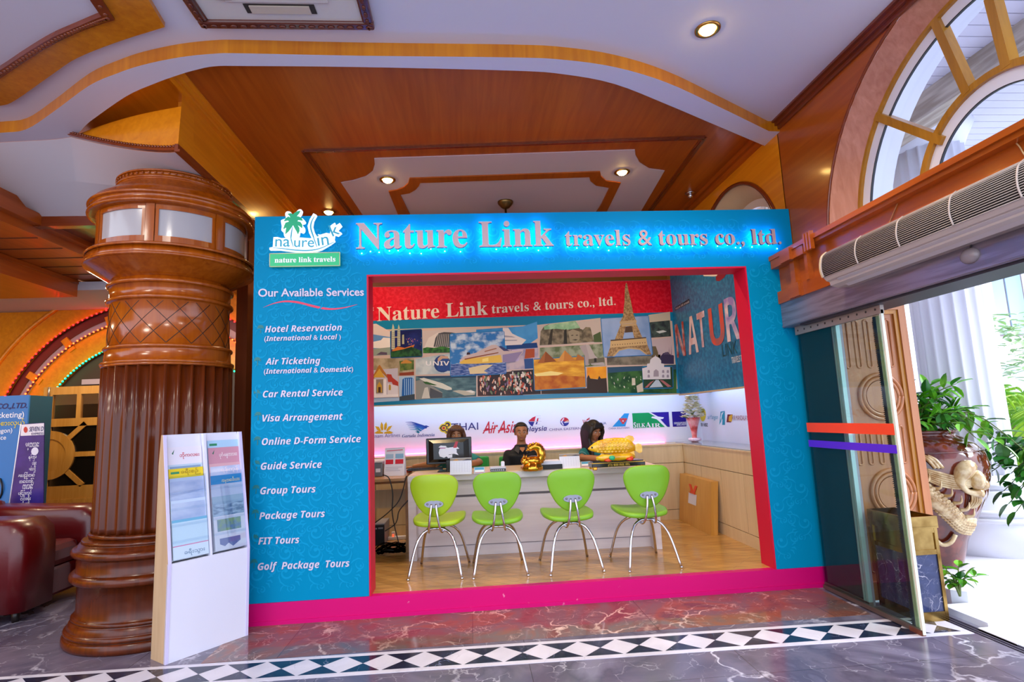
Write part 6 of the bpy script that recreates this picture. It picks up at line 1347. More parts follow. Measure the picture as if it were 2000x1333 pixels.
def palm(loc, h, nf, L, lab, rg, mats):
    r = thing('palm_tree', loc, lab, 'palm'); loc = Vector(loc); b = MB(); b.tube([loc, loc+Vector((.03, 0, h*.5)), loc+Vector((0, .02, h))], [.07, .05, .05], 8); b.build('trunk', M('#6a5a40', .8), r)
    b = MB(); top = loc+Vector((0, 0, h))
    for k in range(nf):
        a = 2*PI*k/nf+rg.random()*.5; el = rg.uniform(.3, 1.3); d = Vector((math.cos(a), math.sin(a), 0)); c = smooth_curve([top, top+d*L*.4*math.cos(el*.6)+Vector((0, 0, L*.45*math.sin(el))), top+d*L*.8+Vector((0, 0, L*.4*math.sin(el)-.1)), top+d*L*1.05+Vector((0, 0, L*.15*math.sin(el)-.4*L))], 6)
        b.tube(c, .008, 4)
        for i in range(3, len(c)-1):
            t = (c[i+1]-c[i]).normalized(); s = t.cross(Vector((0, 0, 1))).normalized()
            for sg_ in (-1, 1): leaf(b, c[i], s*sg_+t*.8+Vector((0, 0, -.25)), Vector((0, 0, 1)), L*.32, .035)
    b.build('fronds', mats, r); return r
rp_ = random.Random(9); PF = mix_noise('palm_frond', '#5a9a1c', '#a8cc3c', 5, rough=.4); PF2 = mix_noise('palm_frond_dark', '#2f7a24', '#6aac38', 5, rough=.4)
palm((7.6, 6.9, 0), 1.0, 13, 1.3, 'bright yellow-green palm beyond the white column', rp_, PF)
palm((6.9, 5.9, 0), .45, 12, 1.0, 'darker low palm at the right edge beyond the white column', rp_, PF2)
palm((9.0, 8.9, 0), 1.0, 12, 1.4, 'pale palm farthest out behind the other palms', rp_, PF)
tr = thing('tree', (10.5, 9.3, 0), 'airy pale green tree in front of the white building', 'tree'); b = MB(); b.tube([(10.5, 9.3, 0), (10.5, 9.3, 2.0)], .06, 6); b.build('trunk', M('#7a6a54', .8), tr)
b = MB()
for k in range(420):
    a, e2, r_ = rp_.uniform(0, 2*PI), rp_.uniform(-1, 1), rp_.uniform(.3, 1.0); p = Vector((10.5+math.cos(a)*r_*1.1, 9.3+math.sin(a)*r_*1.1, 2.3+e2*.6)); leaf(b, p, Vector((math.cos(a*3), math.sin(a*3), rp_.uniform(-.4, .4))), Vector((0, 0, 1)), .2, .11)
b.build('crown', mix_noise('pale_leaf', '#8aac6c', '#bcd0a4', 4, rough=.5), tr)
# ================================================================== THINGS ON THE DESKS
BLK = M('#0e0f14', .25); BLKM = M('#17181e', .5)
# monitor seen from behind
m0 = PZ(879, 922, DZ); mo = thing('computer_monitor', m0, 'black monitor seen from behind, with a white aeroplane sticker', 'monitor')
R_ = Matrix.Rotation(-.06, 3, 'Z')
def mv(x, y, z): return m0 + R_ @ Vector((x, y, z))
b = MB(); b.cbox(-.225, .215, -.012, .03, .075, .325, .008); b.v = [mv(*v) for v in b.v]
pts = [mv(-.20, -.012, .095), mv(.19, -.012, .095), mv(.19, -.012, .308), mv(-.20, -.012, .308)]; pin = [mv(-.15, -.045, .125), mv(.14, -.045, .125), mv(.14, -.045, .278), mv(-.15, -.045, .278)]
for i in range(4): b.poly([pts[i], pts[(i+1) % 4], pin[(i+1) % 4], pin[i]])
b.poly(pin); b.build('housing', BLK, mo)
b = MB(); b.cbox(-.035, .055, -.03, .01, .0, .2, .006); b.v = [mv(*v) for v in b.v]; b.build('neck', BLK, mo)
b = MB(); b.cbox(-.12, .13, -.02, .16, 0, .012, .005); b.v = [mv(*v) for v in b.v]; b.build('base', BLK, mo)
b = MB(); b.box(-.21, .20, .03, .032, .09, .31); b.v = [mv(*v) for v in b.v]; b.build('screen', M('#5a6a80', .1), mo)
b = MB(); sc_ = lambda pts, e=.047: b.poly([mv(x, -e, z-.013) for x, z in pts])
b.mat(0); sc_([(-.10, .20), (-.09, .165), (-.05, .15), (-.02, .165), (.0, .18), (.06, .185), (.075, .205), (.07, .235), (.02, .24), (-.05, .25), (-.09, .235)]); sc_([(-.10, .25), (-.08, .268), (-.03, .262), (-.02, .25), (-.06, .245)], .0475); sc_([(-.03, .17), (-.01, .145), (.03, .15), (.03, .18)], .0472); sc_([(.0, .20), (.09, .17), (.075, .195), (.02, .215)], .0475); sc_([(.0, .225), (.10, .23), (.08, .25), (.0, .245)], .0475)
b.mat(1); sc_([(.04, .24), (.065, .30), (.09, .30), (.075, .24)], .0478); b.mat(2); sc_([(-.085, .238), (-.03, .238), (-.035, .246), (-.085, .248)], .0479)
b.build('aeroplane_sticker', [M('#e4e6f2', .4), M('#b8283c', .4), M('#a85a98', .4)], mo)
# standing price sheet, printer
def tent(name, px0, px1, top, z, lab, cat, mats, ink, depth=.05):
    z -= .0005; p, q = PZ(px0[0], px0[1], z), PZ(px1[0], px1[1], z); q = Vector((q.x, p.y+(q.y-p.y)*.5, z)); u = (q-p).normalized(); n = Vector((u.y, -u.x, 0)); h = PY(px0[0], top, p.y+depth*.4).z - z
    r = thing(name, p.lerp(q, .5), lab, cat); W = (q-p).length
    F = lambda s, t, e=0: p + u*W*s + Vector((0, 0, h*t)) - n*(depth*.5*t-e)
    b = MB(); ms = [mats]; b.mat(0).prism([F(0, 0), F(1, 0), F(1, 1), F(0, 1)], -n*.004)
    for c, pts in ink:
        m = M(c, .4) if isinstance(c, str) else c
        if m not in ms: ms.append(m)
        b.mat(ms.index(m)); b.poly([F(s, t, .0008+.0002*len(b.f)) for s, t in pts])
    b.build('front_sheet', ms, r)
    b = MB(); G = lambda s, t: p + u*W*s + Vector((0, 0, h*t)) - n*(depth - depth*.5*t)
    b.prism([G(0, 0), G(1, 0), G(1, 1), G(0, 1)], n*.003); b.build('back_sheet', mats, r); return r
WP = M('#e6e6f4', .45)
tent('sheet_holder', (750, 931), (789, 930), 876, .888, 'white price sheet standing on the side desk beside the printer', 'sign', WP,
     [('#c8546a', [(.1, .88), (.9, .90), (.9, .93), (.1, .91)]), ('#a8c4e0', [(.06, .62), (.44, .62), (.44, .78), (.06, .78)]), ('#8ab4d8', [(.54, .62), (.94, .62), (.94, .78), (.54, .78)]), ('#d2283c', [(.06, .42), (.44, .42), (.44, .58), (.06, .58)]), ('#d2283c', [(.54, .42), (.94, .42), (.94, .58), (.54, .58)]), ('#a9a9c0', [(.06, .30), (.9, .30), (.9, .315), (.06, .315)]), ('#a9a9c0', [(.06, .24), (.7, .24), (.7, .255), (.06, .255)]), ('#a9a9c0', [(.06, .18), (.8, .18), (.8, .195), (.06, .195)])], .09)
CALI = [('#8a7a6c', [(.0, .84), (1, .84), (1, .99), (0, .99)]), ('#c8862c', [(.12, .84), (.3, .95), (.42, .84)]), ('#3a2c38', [(.55, .84), (.8, .93), (1, .9), (1, .84)])] + [('#b9b9cc', [(.06, .15+.1*k), (.94, .15+.1*k), (.94, .157+.1*k), (.06, .157+.1*k)]) for k in range(7)] + [('#b9b9cc', [(.06+.125*k, .15), (.066+.125*k, .15), (.066+.125*k, .75), (.06+.125*k, .75)]) for k in range(8)]
tent('desk_calendar', (879, 928), (921, 927), 896, DZ, 'tent desk calendar in front of the black monitor', 'calendar', WP, CALI)
tent('desk_calendar', (1094, 916), (1134, 914.5), 888, DZ, 'tent desk calendar between the golden statue and the golden fish', 'calendar', WP, CALI)
CARD = [('#3c9cc8', [(.08, .55), (.92, .55), (.92, .9), (.08, .9)]), ('#e8f0f6', [(.08, .2), (.92, .2), (.92, .55), (.08, .55)]), ('#c83a4c', [(.08, .12), (.92, .12), (.92, .2), (.08, .2)])]
tent('card_holder', (926, 926), (947, 925), 913, DZ, 'small card holder with blue cards just right of the left calendar', 'card holder', M('#b8c4d0', .2), CARD, .03)
tent('card_holder', (1135, 913), (1158, 912), 902, DZ, 'small card holder with blue cards beside the golden fish', 'card holder', M('#b8c4d0', .2), CARD, .03)
p0 = PZ(738, 932, .886); pr_ = thing('printer', p0, 'grey printer on the side desk at the left edge of the opening', 'printer')
b = MB(); b.cbox(p0.x-.36, p0.x+.045, p0.y, p0.y+.3, .886, 1.02, .012); b.build('casing', M('#6d7076', .4), pr_)
b = MB(); b.cbox(p0.x-.36, p0.x+.05, p0.y-.006, p0.y+.31, 1.02, 1.04, .006); b.build('lid', M('#cfc6cc', .4), pr_)
b = MB(); b.box(p0.x-.02, p0.x+.025, p0.y-.002, p0.y, .93, .965); b.build('label_plate', M('#d9dce4', .4), pr_)
b = MB(); b.box(p0.x-.33, p0.x-.04, p0.y-.05, p0.y+.01, .90, .91); b.build('paper_tray', M('#4a4c54', .4), pr_)
# telephone-like device, binder and papers, keyboard, mouse
p = PZ(973, 922, DZ); r = thing('card_reader', p, 'low white and grey card machine on the desk between the card holder and the statue', 'card reader')
b = MB(); b.cbox(p.x-.075, p.x+.075, p.y-.01, p.y+.1, DZ, DZ+.045, .008); b.build('body', M('#c4c4d4', .4), r)
b = MB(); b.box(p.x-.07, p.x+.07, p.y-.0125, p.y-.0095, DZ+.006, DZ+.028); b.build('dark_front', M('#1c1e26', .3), r)
b = MB()
for k in range(7): b.box(p.x-.062+k*.018, p.x-.052+k*.018, p.y-.0142, p.y-.0123, DZ+.010, DZ+.022)
b.build('button', M('#c9c9d6', .4), r)
b = MB(); b.cbox(p.x+.03, p.x+.065, p.y+.03, p.y+.07, DZ+.04, DZ+.09, .01); b.build('paper_roll', WP, r)
p = PZ(1078, 917, DZ)
b = MB(); b.mat(0).box(p.x-.10, p.x+.10, p.y, p.y+.24, DZ, DZ+.042); b.mat(1).box(p.x-.095, p.x+.095, p.y+.004, p.y+.24, DZ+.008, DZ+.034); b.build('ring_binder', [BLKM, M('#3a3430', .5)], None, 'black ring binder lying on the desk right of the golden statue', 'binder')
b = MB(); b.prism([(p.x-.09, p.y+.03, DZ+.0425), (p.x+.095, p.y+.02, DZ+.0425), (p.x+.09, p.y+.22, DZ+.0425), (p.x-.09, p.y+.23, DZ+.0425)], (0, 0, .03)); b.build('paper_stack', WP, None, 'white stack of papers on the black ring binder', 'paper')
p = PZ(826, 920, DZ); r = thing('keyboard', (p.x, p.y+.02, DZ), 'black keyboard at the left end of the reception desk', 'keyboard')
b = MB(); b.cbox(p.x-.16, p.x+.2, p.y, p.y+.13, DZ, DZ+.018, .004); b.build('body', BLK, r)
b = MB()
for i in range(12):
    for j in range(4): b.box(p.x-.15+i*.028, p.x-.127+i*.028, p.y+.012+j*.028, p.y+.035+j*.028, DZ+.017, DZ+.022)
b.build('keys', BLKM, r)
p = PZ(799, 923, .888); MOU = Vector((p.x, p.y+.03, .886))
b = MB(); b.ball(MOU+Vector((0, 0, .014)), .034, .055, .02, 14, 8); b.v = [Vector((v.x, v.y, max(v.z, .8865))) for v in b.v]; b.build('computer_mouse', M('#b01c20', .25), None, 'red computer mouse on the side desk under a hand', 'mouse')
# golden dragon-turtle statue
GOLD = M('#e0a038', .18, 1.0)
p = PZ(1041, 921, DZ)+Vector((0, .06, 0)); r = thing('statue', p, 'shiny golden dragon-like statue with raised neck on the desk before the man', 'statue')
b = MB(); b.lathe([(.085, 0), (.10, .012), (.104, .03), (.09, .048), (.075, .07), (.05, .085), (.0, .09)], p, 28, lambda r_, z, a: r_*(1+.06*math.sin(a*9))); b.build('base', GOLD, r)
b = MB(); c = smooth_curve([p+Vector((v[0], v[1], v[2]*.87)) for v in ((-.02, 0, .07), (.05, 0, .085), (.088, 0, .13), (.09, 0, .18), (.075, 0, .225), (.045, -.01, .25), (.0, -.02, .245), (-.025, -.03, .225))], 5); n = len(c)
b.tube(c, [.040-.012*abs(i/n-.4)*2 for i in range(n)], 10); b.ball(p+Vector((.0, -.02, .213)), .032, .03, .028); b.ball(p+Vector((-.03, -.03, .196)), .018, .02, .014)
for i in range(4, n-3, 2): b.ball(c[i]+(c[i]-p-Vector((.02, 0, .16))).normalized()*.03, .013, n=8, m=5)
b.build('neck_and_head', GOLD, r)
b = MB(); b.ball(p+Vector((-.07, -.02, .095)), .035, .03, .032); b.ball(p+Vector((-.085, -.04, .085)), .018); b.tube([p+Vector((-.075, -.02, .12)), p+Vector((-.07, -.015, .155))], [.012, .003], 8); b.tube([p+Vector((-.055, -.02, .12)), p+Vector((-.045, -.015, .15))], [.012, .003], 8); b.ball(p+Vector((.01, 0, .09)), .088, .06, .045); b.ball(p+Vector((-.05, -.01, .08)), .04, .05, .04); b.build('body', GOLD, r)
b = MB()
for i in range(3, n-2): b.tube([c[i], c[i]+Vector((.045, .01, .012))], [.012, .002], 6); b.tube([c[i], c[i]+Vector((-.04, -.02, -.02))], [.010, .002], 6)
b.build('mane', GOLD, r)
# golden arowana sculpture
p = PZ(1209, 917, DZ)+Vector((0, .06, 0)); RF = Matrix.Rotation(.03, 3, 'Z')
fs_ = thing('fish_sculpture', p, 'golden yellow fish sculpture on a black plinth with gold feet', 'sculpture')
def fv(x, y, z): return p + RF @ Vector((.85*x, y, z))
FG = mix_noise('golden_resin', '#d99a0c', '#f0c024', 10, rough=.2, coat=.5)
b = MB(); prof = [(-.300, .186, .004, .003), (-.28, .188, .018, .012), (-.24, .194, .038, .022), (-.18, .200, .056, .030), (-.10, .203, .067, .036), (0, .203, .071, .037), (.08, .201, .069, .033), (.14, .195, .060, .026), (.175, .188, .046, .018), (.205, .178, .032, .012)]
b.loft([[fv(x, ry*math.cos(2*PI*k/20), zc+rz*math.sin(2*PI*k/20)) for k in range(20)] for x, zc, rz, ry in prof])
b.build('fish_body', FG, fs_)
b = MB()
for k in range(9):
    for j in range(5):
        x = -.20+k*.038+(j % 2)*.019; t = (j-2)*.42; i = max(i for i in range(len(prof)) if prof[i][0] <= x); a, c_ = prof[i], prof[min(i+1, len(prof)-1)]; f = (x-a[0])/max(1e-6, c_[0]-a[0]); rz = a[2]+(c_[2]-a[2])*f; ry = a[3]+(c_[3]-a[3])*f; zc = a[1]+(c_[1]-a[1])*f
        b.ball(fv(x, -ry*math.cos(t), zc+rz*math.sin(t)), .0135, .0028, .012, 8, 5)
b.build('scales', FG, fs_)
def fin(name, pts, par=fs_):
    b = MB(); b.prism([fv(x, -.005, z) for x, z in pts], RF @ Vector((0, .010, 0))); b.build(name, mix_noise('pale_golden_fin', '#e8b42c', '#f2d06a', 12, rough=.25), par)
fin('tail_fin', [(.19, .19), (.22, .205), (.245, .215), (.275, .205), (.285, .17), (.28, .135), (.25, .125), (.215, .145), (.19, .16)])
fin('dorsal_fin', [(.09, .25), (.11, .275), (.15, .288), (.19, .28), (.205, .255), (.195, .235), (.16, .21), (.12, .225)])
fin('anal_fin', [(.06, .14), (.13, .15), (.19, .15), (.20, .115), (.17, .085), (.13, .095)])
fin('pectoral_fin', [(-.16, .14), (-.12, .13), (-.14, .10), (-.20, .08), (-.22, .085)])
b = MB(); b.ball(fv(-.262, -.018, .197), .009, .005, .009, 10, 6); b.build('eye', M('#3a2a08', .2), fs_)
b = MB(); b.loft([[fv(x, .03*s*math.cos(2*PI*k/10), .10+h*math.sin(2*PI*k/10)) for k in range(10)] for x, s, h in ((-.22, .3, .012), (-.15, .8, .035), (-.07, 1, .03), (0, 1, .045), (.08, 1, .03), (.14, .9, .038), (.2, .3, .012))]); b.build('wave', FG, fs_)
for x, nm, hx in ((-.105, 'coral', '#d8481c'), (.13, 'coral', '#d83a1c')): b = MB(); b.ball(fv(x, -.035, .078), .035, .02, .018, 12, 7); b.ball(fv(x+.02, -.04, .09), .015); b.build(nm, M(hx, .3), fs_)
b = MB(); b.ball(fv(-.065, -.05, .10), .028, .012, .022, 14, 8); b.build('jade_disc', M('#2cae78', .3), fs_)
b = MB(); b.mat(0).cbox(-.285, .285, -.06, .09, .022, .060, .006); b.cbox(-.27, .27, -.05, .08, .058, .072, .004); b.mat(1).box(-.286, .286, -.061, .091, .056, .061); b.v = [fv(*v) for v in b.v]; b.build('plinth', [M('#15110f', .2), M('#c99a3c', .25, .9)], fs_)
b = MB(); write(b, '白銀龍魚', fv(-.115, -.0605, .030), RF @ Vector((1, 0, 0)), UZ, .20, .020); b.build('plinth_lettering', M('#d8b04c', .3, .6), fs_)
for x in (-.255, .255): b = MB(); b.cbox(x-.024, x+.024, -.066, -.03, 0, .030, .008); b.v = [fv(*v) for v in b.v]; b.build('foot', GOLD, fs_)
for x in (-.255, .255): b = MB(); b.cbox(x-.024, x+.024, .055, .09, 0, .030, .008); b.v = [fv(*v) for v in b.v]; b.build('foot', GOLD, fs_)
# bouquet on the right worktop
p = PZ(1352, 862, 1.02); p = Vector((2.68, 6.72, 1.0215)); bq = thing('bouquet', p, 'wrapped bouquet of creamy white flowers standing on the worktop in the corner', 'flowers')
b = MB(); c = MB(); g = MB(); rb = random.Random(4)
b.lathe([(.035, 0), (.045, .01), (.026, .06), (.038, .16), (.062, .24), (.078, .29), (.066, .28), (.026, .10)], p, 18, lambda r_, z, a: r_*(1+.12*math.sin(a*7))); b.build('wrapping', mix_noise('salmon_wrap', '#d8504c', '#eeb0b4', 9, rough=.3), bq)
b = MB()
for k in range(10): a = 2*PI*k/10; b.ball(p+Vector((.05*math.cos(a), .05*math.sin(a), .03)), .03, .018, .022, 8, 5)
b.build('bow', M('#efd0e2', .4), bq)
for k in range(110):
    a = rb.uniform(0, 2*PI); t = rb.random(); r_ = .125*math.sqrt(rb.uniform(.3, 1))*(1-.65*t)+.01; q = p+Vector((r_*math.cos(a), r_*math.sin(a), .27+.27*t))
    for j in range(5): aa = j*2*PI/5+k; leaf(c, q, Vector((math.cos(aa)*.9, math.sin(aa)*.9-.3, .5)), Vector((0, 0, 1)), .042, .034)
for k in range(14): a = rb.uniform(0, 2*PI); q = p+Vector((.07*math.cos(a), .07*math.sin(a), rb.uniform(.26, .36))); leaf(g, q, Vector((math.cos(a), math.sin(a), .5)), Vector((0, 0, 1)), .09, .035)
c.build('flowers', mix_noise('cream_petal', '#e6dcae', '#f6f2e4', 20, rough=.5), bq); g.build('leaves', M('#6f8a4a', .5), bq)
# flat wooden board with ribbon leaning on the right cabinets
q0, q1 = PZ(1327, 1016, ZF), PZ(1389, 1047, ZF); zt_ = PY(1336, 924, q0.y+.05).z
pb = thing('wooden_case', q0.lerp(q1, .5), 'flat light-wood case with a red ribbon leaning against the right cabinets', 'case')
u = (q1-q0); n_ = Vector((u.y, -u.x, 0)).normalized(); 
if n_.dot(-q0) < 0: n_ = -n_
hh = zt_-ZF; lean = Vector((.05, 0, 0)); WB = wood('birch_case', '#c08a3c', '#d09c50', axis=2, rough=.4, coat=.1)
F = lambda s, t, e=0: q0 + u*s + Vector((0, 0, hh*t)) + lean*t + n_*e
back = Vector((.075, .01, 0))
b = MB(); b.prism([F(0, 0), F(1, 0), F(1, 1), F(0, 1)], back); b.build('body', WB, pb)
b = MB(); 
for s0, s1 in ((.36, .44), (.56, .48)): b.prism([F(s0-.03, .84, .003), F(s0+.04, .84, .003), F(s1+.04, .68, .003), F(s1-.03, .68, .003)], n_*.003)
b.prism([F(.36, .66, .004), F(.54, .66, .004), F(.52, .70, .004), F(.38, .70, .004)], n_*.004); b.build('ribbon', M('#d83a14', .4), pb)
b = MB(); b.poly([F(.30, .44, .002), F(.56, .44, .002), F(.58, .66, .002), F(.32, .66, .002)]); b.build('paper_tag', M('#d6d6e6', .5), pb)
# computer tower, power strip, cables under the side desk
p = PZ(741, 1066, ZF); tw = thing('computer_tower', p+Vector((0, .18, 0)), 'small grey computer tower on the floor under the side desk', 'computer')
b = MB(); b.mat(0).cbox(p.x-.055, p.x+.055, p.y, p.y+.36, ZF, ZF+.215, .006); b.build('case', M('#8d8a94', .4), tw)
b = MB(); b.cbox(p.x-.054, p.x+.054, p.y-.008, p.y+.002, ZF+.004, ZF+.205, .004); b.build('front_panel', M('#20222c', .3), tw)
b = MB(); b.box(p.x-.01, p.x+.04, p.y-.010, p.y-.008, ZF+.165, ZF+.18); b.ball((p.x-.03, p.y-.009, ZF+.17), .009, .003, .009); b.build('drive_slot', M('#9a9ca8', .3), tw)
p = PZ(767, 1056, ZF); ps_ = thing('power_strip', p, 'white power strip with a glowing red switch among the cables', 'power strip')
b = MB(); b.cbox(p.x-.05, p.x+.2, p.y, p.y+.06, ZF, ZF+.035, .006); b.build('body', M('#dcd8dc', .4), ps_)
b = MB(); b.cbox(p.x-.015, p.x+.02, p.y+.01, p.y+.05, ZF+.034, ZF+.085, .006); b.build('plug', M('#e2dee2', .4), ps_)
b = MB(); b.cbox(p.x-.005, p.x+.014, p.y+.004, p.y+.03, ZF+.034, ZF+.06, .003); b.build('switch', M('#d8381c', .3, emit=1.5), ps_)
CB = M('#15131a', .4)
for lab, pts, Y in (('long black cable hanging from the printer down to the power strip', ((748, 928), (760, 935), (767, 965), (766, 1000), (771, 1030), (779, 1062)), 5.43), ('thin black cable crossing from the desk down to the left under the side desk', ((794, 930), (781, 975), (760, 1000), (735, 1020), (722, 1028)), 5.42), ('black cable looping from the reception desk side panel to the computer tower', ((797, 978), (780, 998), (776, 1015), (770, 1026), (752, 1038)), 5.41)):
    b = MB(); b.tube(smooth_curve([PY(x, y, Y) for x, y in pts], 6), .0055, 6); b.build('cable', CB, None, lab, 'cable', 'loose cables under the side desk')
b = MB(); rc_ = random.Random(2); c0 = PZ(772, 1078, ZF)
for k in range(16):
    cx, cy = c0.x+rc_.uniform(-.14, .12), c0.y+rc_.uniform(-.06, .22); rx, ry = rc_.uniform(.05, .16), rc_.uniform(.03, .1); a0 = rc_.uniform(0, 6); h = rc_.uniform(.02, .11)
    b.tube(smooth_curve([Vector((cx+rx*math.cos(a0+i*.8), cy+ry*math.sin(a0+i*.8), ZF+.008+h*abs(math.sin(i*.9+a0)))) for i in range(8)], 4), .005, 5, False)
b.v = [Vector((min(v.x, -.66), min(v.y, 5.72), v.z)) for v in b.v]
b.build('cable_tangle', CB, None, 'tangle of black cables heaped on the floor beside the desk', 'cables', kind='stuff')

# ================================================================== OFFICE CHAIRS AND PEOPLE
def office_chair(x, y, rz, lab, top=.93):
    r = thing('office_chair', (0, 0, 0), lab, 'chair', 'green office chairs behind the desk'); g = M('#2f9c3c', .5)
    b = MB(); b.cbox(-.22, .22, -.22, .22, .40, .46, .025); b.build('seat', g, r, local=True)
    b = MB(); b.cbox(-.20, .20, .205, .245, .52, top-ZF, .018); b.build('backrest', g, r, local=True)
    b = MB(); b.box(-.03, .03, .18, .26, .40, .56); b.build('back_bracket', BLKM, r, local=True)
    b = MB(); b.lathe([(.03, .07), (.03, .40)], (0, 0, 0), 12); b.build('gas_lift', BLKM, r, local=True)
    for k in range(5):
        a = k*2*PI/5; b = MB(); b.tube([(0, 0, .08), (.26*math.cos(a), .26*math.sin(a), .055)], [.028, .018], 8); b.ball((.26*math.cos(a), .26*math.sin(a), .028), .028); b.build('leg', BLKM, r, local=True)
    r.location = (x, y, ZF); r.rotation_euler = (0, 0, rz); return r
SKIN_M = {}
def person(H, yaw, tilt, lab, skin, shirt, trousers, hairc, hair, hands, elbows, lean=.03, sw=.145, trim=None, roll=0., open_neck=True):
    """H = centre of the head; the figure faces -y turned by yaw; hands / elbows are world points (image-left first)"""
    r = thing('person', (H.x, H.y+.1, ZF), lab, 'person')
    RY = Matrix.Rotation(yaw, 3, 'Z'); RH = RY @ Matrix.Rotation(roll, 3, 'Y') @ Matrix.Rotation(tilt, 3, 'X')
    HS = .93; h = lambda x, y, z: H + RH @ Vector((x*HS, y*HS, z*HS))          # head space: -y is the face
    hipz = ZF+.555; chest = Vector((H.x, H.y+.06, H.z-.24)); hip = Vector((H.x, H.y+.06+lean, hipz)); nb = Vector((H.x, H.y+.045, H.z-.150))
    t = lambda c, x, y, z=0: c + RY @ Vector((x, y, z))
    SH = [t(nb, -sw, .012, -.088), t(nb, sw, .012, -.088)]
    kn = [Vector((hip.x-.10, hip.y-.42, hipz+.01)), Vector((hip.x+.10, hip.y-.42, hipz+.01))]; an = [k+Vector((0, .06, -.40)) for k in kn]
    def torso(b, g):
        rings = []
        for c, rx, ry in ((hip+Vector((0, 0, -.08)), .14, .11), (hip, .165, .125), (hip.lerp(chest, .5), .145, .105), (chest, .165+.0*sw, .115), (nb+Vector((0, .01, -.085)), sw+.012, .085), (nb+Vector((0, .008, -.045)), sw*.82, .072), (nb+Vector((0, .008, -.012)), .072, .060), (nb+Vector((0, 0, .02)), .058, .058)):
            rings.append([t(c, (rx+g)*math.cos(2*PI*k/20), (ry+g)*math.sin(2*PI*k/20)) for k in range(20)])
        b.loft(rings)
    b = MB()
    # head, jaw, nose, ears, neck
    def hb(c, rx, ry, rz): b.ball(h(*c), rx*HS, ry*HS, rz*HS, 18, 12, RH)
    hb((0, .012, .025), .074, .092, .082); hb((0, -.022, -.035), .058, .062, .064); hb((0, -.045, -.070), .034, .036, .030); hb((0, -.085, -.022), .011, .016, .014); hb((0, -.080, .0), .008, .012, .024)
    for s in (-1, 1): hb((s*.074, .010, -.010), .010, .018, .028); hb((s*.034, -.056, -.022), .026, .026, .024)
    b.tube([h(0, .018, -.05), nb.lerp(H, .35)+Vector((0, .01, 0)), nb+Vector((0, .012, -.04))], [.046, .048, .062], 16)
    torso(b, 0)
    for i in (0, 1):
        s_, e, w = SH[i], elbows[i], hands[i]; fa = (w-e).normalized()
        b.tube([s_, s_.lerp(e, .5), e, e.lerp(w, .35), w], [.044, .043, .037, .036, .024], 12); b.ball(s_, .045)
        side = fa.cross(Vector((0, 0, 1))).normalized(); pal = w+fa*.045; b.ball(pal, .030, .030, .016, 12, 8)
        for k in range(4):
            o = side*((k-1.5)*.0175); L = (.062, .072, .068, .052)[k]; b.tube([pal+o+fa*.02, pal+o+fa*(.02+L*.5)+Vector((0, 0, .006)), pal+o*1.1+fa*(.02+L)+Vector((0, 0, -.012))], [.0092, .0085, .0070], 8)
        th = side*(.03 if i == 0 else -.03); b.tube([pal+th*.7-fa*.02, pal+th*1.5+fa*.01, pal+th*1.7+fa*.035], [.011, .010, .008], 8)
        b.tube([hip+Vector((-.08+.16*i, -.02, -.01)), kn[i], ], [.085, .058], 12); b.tube([kn[i], kn[i].lerp(an[i], .35), an[i]], [.055, .052, .036], 12); b.ball(an[i]+Vector((0, -.06, -.035)), .042, .11, .035)
    b.build('body', M(skin, .45, bump=(60, .05)), r, rm=.0085)
    # clothing
    b = MB(); torso(b, .014); b.v = [v for v in b.v]
    for i in (0, 1):
        s_, e = SH[i], elbows[i]; b.tube([s_+(s_-e)*.06, s_.lerp(e, .5), s_.lerp(e, .78)], [.058, .057, .055], 14); b.ball(s_, .058)
    sh_ = b.build('shirt', shirt, r, rm=.011)
    b = MB()
    for i in (0, 1): b.tube([hip+Vector((-.08+.16*i, .0, -.01)), kn[i]], [.098, .07], 14); b.tube([kn[i], an[i]], [.068, .055], 14); b.ball(kn[i], .069)
    b.ball(hip+Vector((0, .01, -.02)), .17, .13, .10); b.build('trousers', M(trousers, .7), r, rm=.013)
    for i in (0, 1): b = MB(); b.ball(an[i]+Vector((0, -.06, -.045)), .05, .12, .042); b.v = [Vector((v.x, v.y, max(v.z, ZF+.001))) for v in b.v]; b.build('shoe', M('#15120f', .4), r)
    if trim:
        for i in (0, 1):
            s_, e = SH[i], elbows[i]; b = MB(); b.tube([s_.lerp(e, .76), s_.lerp(e, .79)], [.0575, .0575], 16, False); b.build('sleeve_trim', M(trim, .5), r)
    if open_neck:      # open collar with a V of skin
        b = MB(); V0 = t(chest, 0, -.135, .03)
        b.poly([t(nb, -.045, -.070, -.01), V0, t(nb, .045, -.070, -.01)]); b.build('neck_skin', M(skin, .45), r)
        for s in (-1, 1):
            b = MB(); b.prism([t(nb, s*.052, -.02, .02), t(nb, s*.085, -.070, -.045), t(nb, s*.045, -.125, -.075), t(nb, s*.025, -.088, -.02)], RY @ Vector((0, -.006, .004))); b.build('collar', M('#20222c', .6), r)
        b = MB()
        for z in (-.02, -.10, -.18): b.ball(t(chest, .0, -.135+.01*(z < -.1), z), .006, .004, .006)
        b.build('button', M('#c9c9c9', .3), r)
    # face
    for s in (-1, 1):
        b = MB(); b.ball(h(s*.030, -.077, .006), .0125, .006, .0062, 12, 8, RH); b.build('eye', M('#d8cfc8', .2), r)
        b = MB(); b.ball(h(s*.030, -.0815, .006), .0056, .003, .0058, 10, 6, RH); b.build('iris', M('#140c08', .15), r)
        b = MB(); b.tube([h(s*.014, -.083, .024), h(s*.030, -.083, .030), h(s*.047, -.074, .024)], [.003, .0036, .002], 6); b.build('eyebrow', M(hairc, .6), r)
